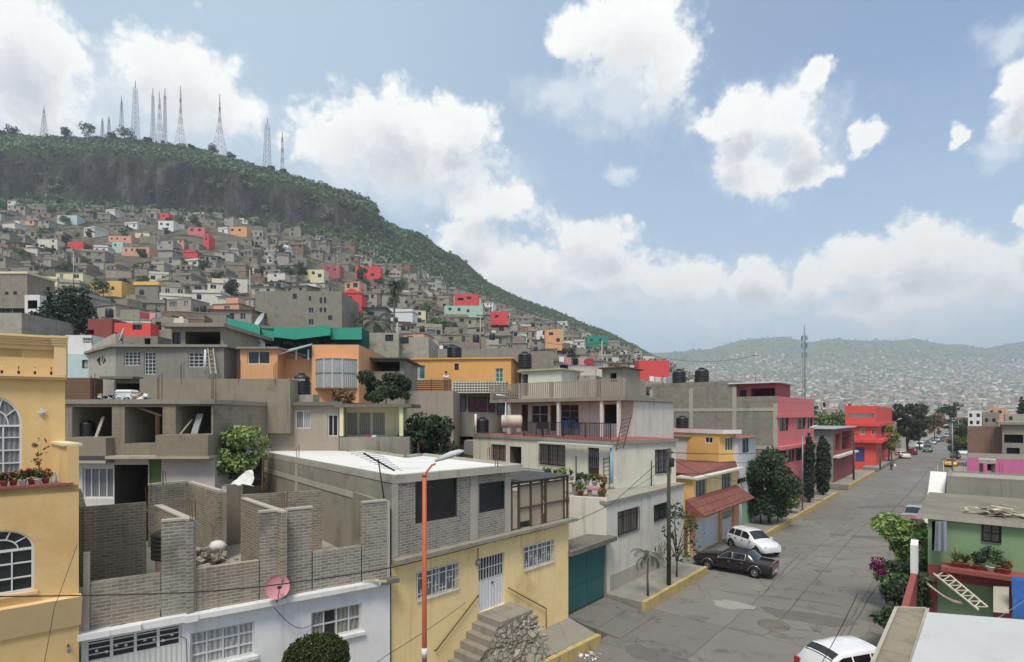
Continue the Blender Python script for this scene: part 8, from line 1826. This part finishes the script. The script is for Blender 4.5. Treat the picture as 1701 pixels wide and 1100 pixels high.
# scrub over the slope and the cliff ledges
def scrub():
    g = np.random.default_rng(9); B = []
    while len(B) < 4600:
        px = g.uniform(-60, 1060); d = g.uniform(330, 520) if g.random() < .6 else g.uniform(150, 800); p = gp(px, d); z = tz(p.x, p.y); py = HY - (z - H) * F / d
        if py > lim(px) + 6 or z < 5: continue
        if 388 < d < 412 and px < 640 and g.random() < .55: continue
        r = g.uniform(1.0, 2.6) * (.75 if d > 430 else 1) * (1.5 if g.random() < .06 else 1); B.append((p.x, p.y, z + r * .3, r))
    V, Fq = leaves_np(B, 95000, 1.05, 9); o = bpy.data.objects.new('hillside_scrub', mesh_np('hillside_scrub', V, Fq, 'leaf_hill')); C.objects.link(o); tagp(o, 'green scrub growing over the slope and cliff ledges', None, None, 'stuff')
scrub()
# masts on the hilltop
def mast(px, top, base, d, lab, wb=3, style='w', wt=.8):
    b = gp(px, d); zb = zz(base + 6, d); zt = zz(top, d); root = T('radio_mast', lab, 'radio mast', (b.x, b.y, zb), 'radio masts on the hilltop'); h_ = zt - zb; mb = MB(); n = max(6, int(h_ / 5)); sec = []
    for i in range(n + 1): t = i / n; w_ = (wb * (1 - t) ** (2.2 if wb > 6 else 1) + wt) / 2; sec.append([Vector((b.x, b.y, zb + h_ * .88 * t)) + RT * sx * w_ + FW * sy * w_ for sx, sy in ((-1, -1), (1, -1), (1, 1), (-1, 1))])
    for i in range(n):
        m_ = ('tower_red' if i % 2 else 'tower_white') if style == 'r' else 'tower_grey'
        for k in range(4):
            mb.bar(sec[i][k], sec[i + 1][k], .2, m_); mb.bar(sec[i][k], sec[i + 1][(k + 1) % 4], .09, m_); mb.bar(sec[i][(k + 1) % 4], sec[i + 1][k], .09, m_); mb.bar(sec[i][k], sec[i][(k + 1) % 4], .09, m_)
    mb.build('lattice', root); mb = MB(); c_ = sec[-1][0] * .5 + sec[-1][2] * .5; mb.tube([c_, c_ + UP * h_ * .12], .3, 'tower_grey', 6); mb.build('aerial', root)
for a in ((73, 176, 226, 484, 'lone thin mast at the outer end of the hilltop', 3.4, 'g'), (170, 196, 226, 486, 'shortest mast, first of the small pair', 1.6, 'g'), (181, 193, 226, 484, 'short mast, second of the small pair', 1.6, 'g'), (202, 161, 222, 486, 'dark topped mast before the tallest one', 2.6, 'g'), (225, 134, 230, 488, 'tallest thick mast in the hilltop group', 2.8, 'g', 2.2), (254, 147, 234, 488, 'slim mast, first of three close masts', 1.8, 'g', 1.2), (265, 153, 236, 490, 'slim pointed mast in the middle of three', 3.2, 'r'), (274, 147, 237, 488, 'slim straight mast, last of three close masts', 1.3, 'g', 1.2), (300, 143, 240, 489, 'red and white tapering mast with a cross bar', 7, 'r', .8), (365, 156, 258, 486, 'widest spreading red and white lattice mast', 12, 'r', .7), (444, 196, 279, 486, 'thick grey mast on the falling ridge', 3, 'g', 2.6), (469, 219, 290, 486, 'last thin mast on the falling ridge', 1.8, 'r', .8)): mast(*a)
b = gp(1336, 150); bz = tz(b.x, b.y); root = T('antenna_mast', 'slim phone mast with stacked panels above the far roofs', 'mast', (b.x, b.y, bz)); mb = MB()
zt = zz(552, 150)
for sx, sy in ((-.4, -.3), (.4, -.3), (0, .45)): mb.tube([(b.x + sx, b.y + sy, bz), (b.x + sx * .7, b.y + sy * .7, zt)], .07, 'tower_grey', 6)
for i in range(16): z_ = bz + (zt - bz) * i / 16; mb.bar((b.x - .35, b.y - .25, z_), (b.x + .35, b.y - .25, z_ + 1), .07, 'tower_grey'); mb.bar((b.x + .35, b.y - .25, z_), (b.x, b.y + .4, z_ + 1), .07, 'tower_grey')
mb.build('lattice', root); mb = MB(); mb.tube([(b.x, b.y, zt), (b.x, b.y, zz(539, 150))], .08, 'tower_red', 6); mb.build('aerial', root)
for py in (562, 574, 590):
    for k in range(4): mb = MB(); a_ = k * 1.6 + py; mb.box((b.x + .75 * math.cos(a_), b.y + .75 * math.sin(a_), zz(py, 150)), (.22, .22, 1.3), 'tower_grey'); mb.build('antenna_panel', root)
# the far side of the valley: a carpet of small houses
def city():
    g = np.random.default_rng(3); V = []; Fq = []; MI = []; mats = ['block_mid', 'block_pale', 'concrete_pale', 'white_wall', 'offwhite', 'tan_render', 'salmon', 'brick_red', 'pale_blue', 'concrete_dark', 'pink_dark', 'leaf_mid']
    P = np.array([.28, .17, .08, .015, .045, .14, .02, .08, .02, .07, .02, .06]); n = 0
    while n < 15000:
        px = g.uniform(940, 1860); d = 480 * (2600 / 480) ** (g.random() ** .75); py = far_py(px, d); s = float(np.interp(px, _fk, _fv))
        if py < s + 22 + 10 * math.sin(px * .03) and g.random() < .93: continue
        p = gp(px, d); z = zz(py, d); w_ = g.uniform(5, 10); dp = g.uniform(5, 10); h_ = g.choice([3, 3, 5.5, 6]); a = TH + g.uniform(-.6, .6); cx_, sx_ = math.cos(a), math.sin(a)
        b = len(V)
        for zz_ in (z - 3, z + h_):
            for x, y in ((-w_, -dp), (w_, -dp), (w_, dp), (-w_, dp)): V.append((p.x + (x * cx_ - y * sx_) / 2, p.y + (x * sx_ + y * cx_) / 2, zz_))
        k = g.choice(12, p=P / P.sum())
        for f in ((0, 1, 5, 4), (1, 2, 6, 5), (2, 3, 7, 6), (3, 0, 4, 7), (4, 5, 6, 7)): Fq.append([b + i for i in f]); MI.append(k if f[0] != 4 else g.choice((2, 0, 1, 5)))
        n += 1
    me = mesh_np('distant_city', np.array(V), np.array(Fq), mats[0])
    for m_ in mats[1:]: me.materials.append(MATS[m_])
    me.polygons.foreach_set('material_index', np.array(MI, np.int32)); o = bpy.data.objects.new('distant_city', me); C.objects.link(o); tagp(o, 'carpet of tiny houses covering the far hills', None, None, 'stuff')
city()
def far_trees():
    g = np.random.default_rng(4); B = []
    while len(B) < 2600:
        px = g.uniform(1120, 1860); d = g.uniform(500, 3000); s = float(np.interp(px, _fk, _fv)); py = far_py(px, d); p = gp(px, d)
        r = g.uniform(3, 6) * (1.5 if d > 2400 else 1); B.append((p.x, p.y, zz(py, d) + r * .5, r))
    V, Fq = leaves_np(B, 30000, 3.2, 4); o = bpy.data.objects.new('distant_trees', mesh_np('distant_trees', V, Fq, 'leaf_mid')); C.objects.link(o); tagp(o, 'far trees scattered through the valley town', None, None, 'stuff')
far_trees()
# ------------------------------------------------------------------ washing, poles and wires among the roofs
def washing(x0, y0, x1, y1, d, lab, n, cols, seed=1, hp=1.5):
    q = random.Random(seed); a, b = at(x0, y0, d), at(x1, y1, d); o = T('clothesline', lab, 'clothesline', a, 'washing on the roofs')
    for p in (a, b): mb = MB(); mb.bar(p - UP * hp, p + UP * .1, .05, 'metal_grey'); mb.build('post', o)
    mb = MB(); mb.tube([a.lerp(b, t) - UP * .5 * t * (1 - t) for t in np.linspace(0, 1, 8)], .01, 'plastic_white', 4); mb.build('line', o)
    L = (b - a).length; u = .04
    while u < .92:
        w_ = q.uniform(.35, .8) / L; h_ = q.uniform(.45, .95); p0, p1 = a.lerp(b, u) - UP * .5 * u * (1 - u), a.lerp(b, min(.98, u + w_)) - UP * .5 * u * (1 - u); f = FW * q.uniform(-.12, .12); m_ = q.choice(cols)
        mb = MB(); mid = [(p0.lerp(p1, t), p0.lerp(p1, t * .94 + .03) - UP * h_ * q.uniform(.92, 1.05) + f + FW * .05 * math.sin(t * 9)) for t in (0, .25, .5, .75, 1)]
        for (c, e), (g_, k) in zip(mid, mid[1:]): mb.face([c, e, k, g_], m_); mb.face([c + FW * .012, g_ + FW * .012, k + FW * .012, e + FW * .012], m_)
        mb.build('garment', o); u += w_ + q.uniform(.01, .05)
    return o
CL = ['cloth_white', 'cloth_white', 'cloth_navy', 'cloth_grey', 'cloth_red', 'cloth_black', 'dish_pink']
washing(232, 517, 268, 519, 62, 'washing line of dark and pale clothes on a grey roof above the bright red house', 9, CL, 3)
washing(926, 592, 990, 594, 48, 'long washing line of mixed clothes behind the balcony house', 9, CL, 4)
washing(1118, 626, 1078, 624, 60, 'white washing hung behind the plain red wall house', 7, ['cloth_white', 'cloth_white', 'cloth_grey'], 5)
washing(555, 545, 600, 546, 52, 'short washing line behind the teal roofed house', 6, CL, 6)
washing(700, 572, 745, 573, 58, 'washing line on the long grey wall house roof', 6, CL, 7)
washing(1365, 668, 1415, 670, 100, 'coloured washing on a far roof before the red corner building', 8, CL, 8)
HP = []
for px, yb, yt, d, lab in ((660, 600, 536, 62, 'pale utility pole rising beyond the black tank corner'), (798, 560, 520, 92, 'thin utility pole beside the dark slope trees'), (415, 500, 448, 110, 'utility pole above the big grey apartment block'), (122, 470, 418, 150, 'utility pole standing between grey houses on the slope'), (560, 470, 420, 190, 'thin utility pole near the magenta house'), (1000, 610, 566, 90, 'thin utility pole behind the balcony house'), (1255, 640, 588, 120, 'utility pole beyond the pink roof room')):
    b = gp(px, d); z0, z1 = zz(yb, d), zz(yt, d); o = T('utility_pole', lab, 'utility pole', (b.x, b.y, z0), 'utility poles on the slope'); mb = MB(); mb.tube([(b.x, b.y, z0 - 2), (b.x, b.y, z1)], .13, 'concrete_pale', 7, .09); mb.build('pole', o); mb = MB(); mb.box((b.x, b.y, z1 - .4), (1.4, .1, .12), 'wood_pole', TH); mb.build('crossarm', o); HP.append(Vector((b.x, b.y, z1 - .3)))
for i, j, lab in ((0, 1, 'slack wire from the pale pole across the slope to the dark trees'), (2, 4, 'slack wire between two high slope poles'), (2, 3, 'long slack wire over the roofs to the outer slope pole'), (1, 5, 'slack wire across the lower slope towards the balcony house'), (5, 6, 'long wire from the lower slope to the pink roof room')): cable([HP[i], HP[j]], lab, .03, 2.2, 'cable', 'overhead_cable', 'wires over the slope')
# rods left standing on bare roofs
k = 0
for x, y, d, lab in ((150, 656, 23.6, 'over the first loggia bay'), (262, 656, 23.6, 'over the middle loggia pier'), (352, 657, 23.6, 'at the end of the loggia roof'), (300, 630, 28.6, 'on the brown retaining wall'), (394, 628, 28.6, 'further along the brown retaining wall'), (455, 630, 28.6, 'at the end of the brown retaining wall'), (1215, 640, 52, 'on the big grey block house'), (1100, 638, 52, 'at the far end of the big grey block house'), (736, 612, 47.5, 'on the orange yellow roof'), (1600, 788, 42, 'on the grey rendered wall behind the boards'), (1660, 788, 42, 'further along the grey rendered wall')):
    p = at(x, y, d); o = T('rebar_bundle', f'thin rusty rods standing {lab}', 'rebar', p)
    mb = MB()
    for i in range(3): q = p + Vector(((i % 2) * .16, (i // 2) * .16, -.3)); mb.bar(q, q + UP * (1.05 + .1 * i), .022, 'metal_rust')
    mb.build('rod', o)
# ------------------------------------------------------------------ the air: one even volume round everything
HAZE = .00033
m, N, b = newmat('haze'); m.node_tree.nodes.remove(b)
vp = N.n('ShaderNodeVolumePrincipled'); vp.inputs['Color'].default_value = (.82, .91, 1, 1); vp.inputs['Density'].default_value = HAZE; vp.inputs['Anisotropy'].default_value = 0
m.node_tree.links.new(vp.outputs[0], [n for n in m.node_tree.nodes if n.type == 'OUTPUT_MATERIAL'][0].inputs['Volume'])
bpy.context.view_layer.update()
lo = Vector((1e9,) * 3); hi = -lo
for o in SC.objects:
    if o.type == 'MESH':
        for c_ in o.bound_box:
            p = o.matrix_world @ Vector(c_); lo = Vector(map(min, lo, p)); hi = Vector(map(max, hi, p))
mb = MB(); z0, z1 = lo.z - 1, hi.z + 3; x0, y0, x1, y1 = lo.x - 20, min(lo.y, 0) - 20, hi.x + 20, hi.y + 20
mb.hexa([(x0, y0, z0), (x1, y0, z0), (x1, y1, z0), (x0, y1, z0)], [(x0, y0, z1), (x1, y0, z1), (x1, y1, z1), (x0, y1, z1)], 'haze'); mb.build('haze', kind='stuff')['label'] = 'thin pale haze over the valley'
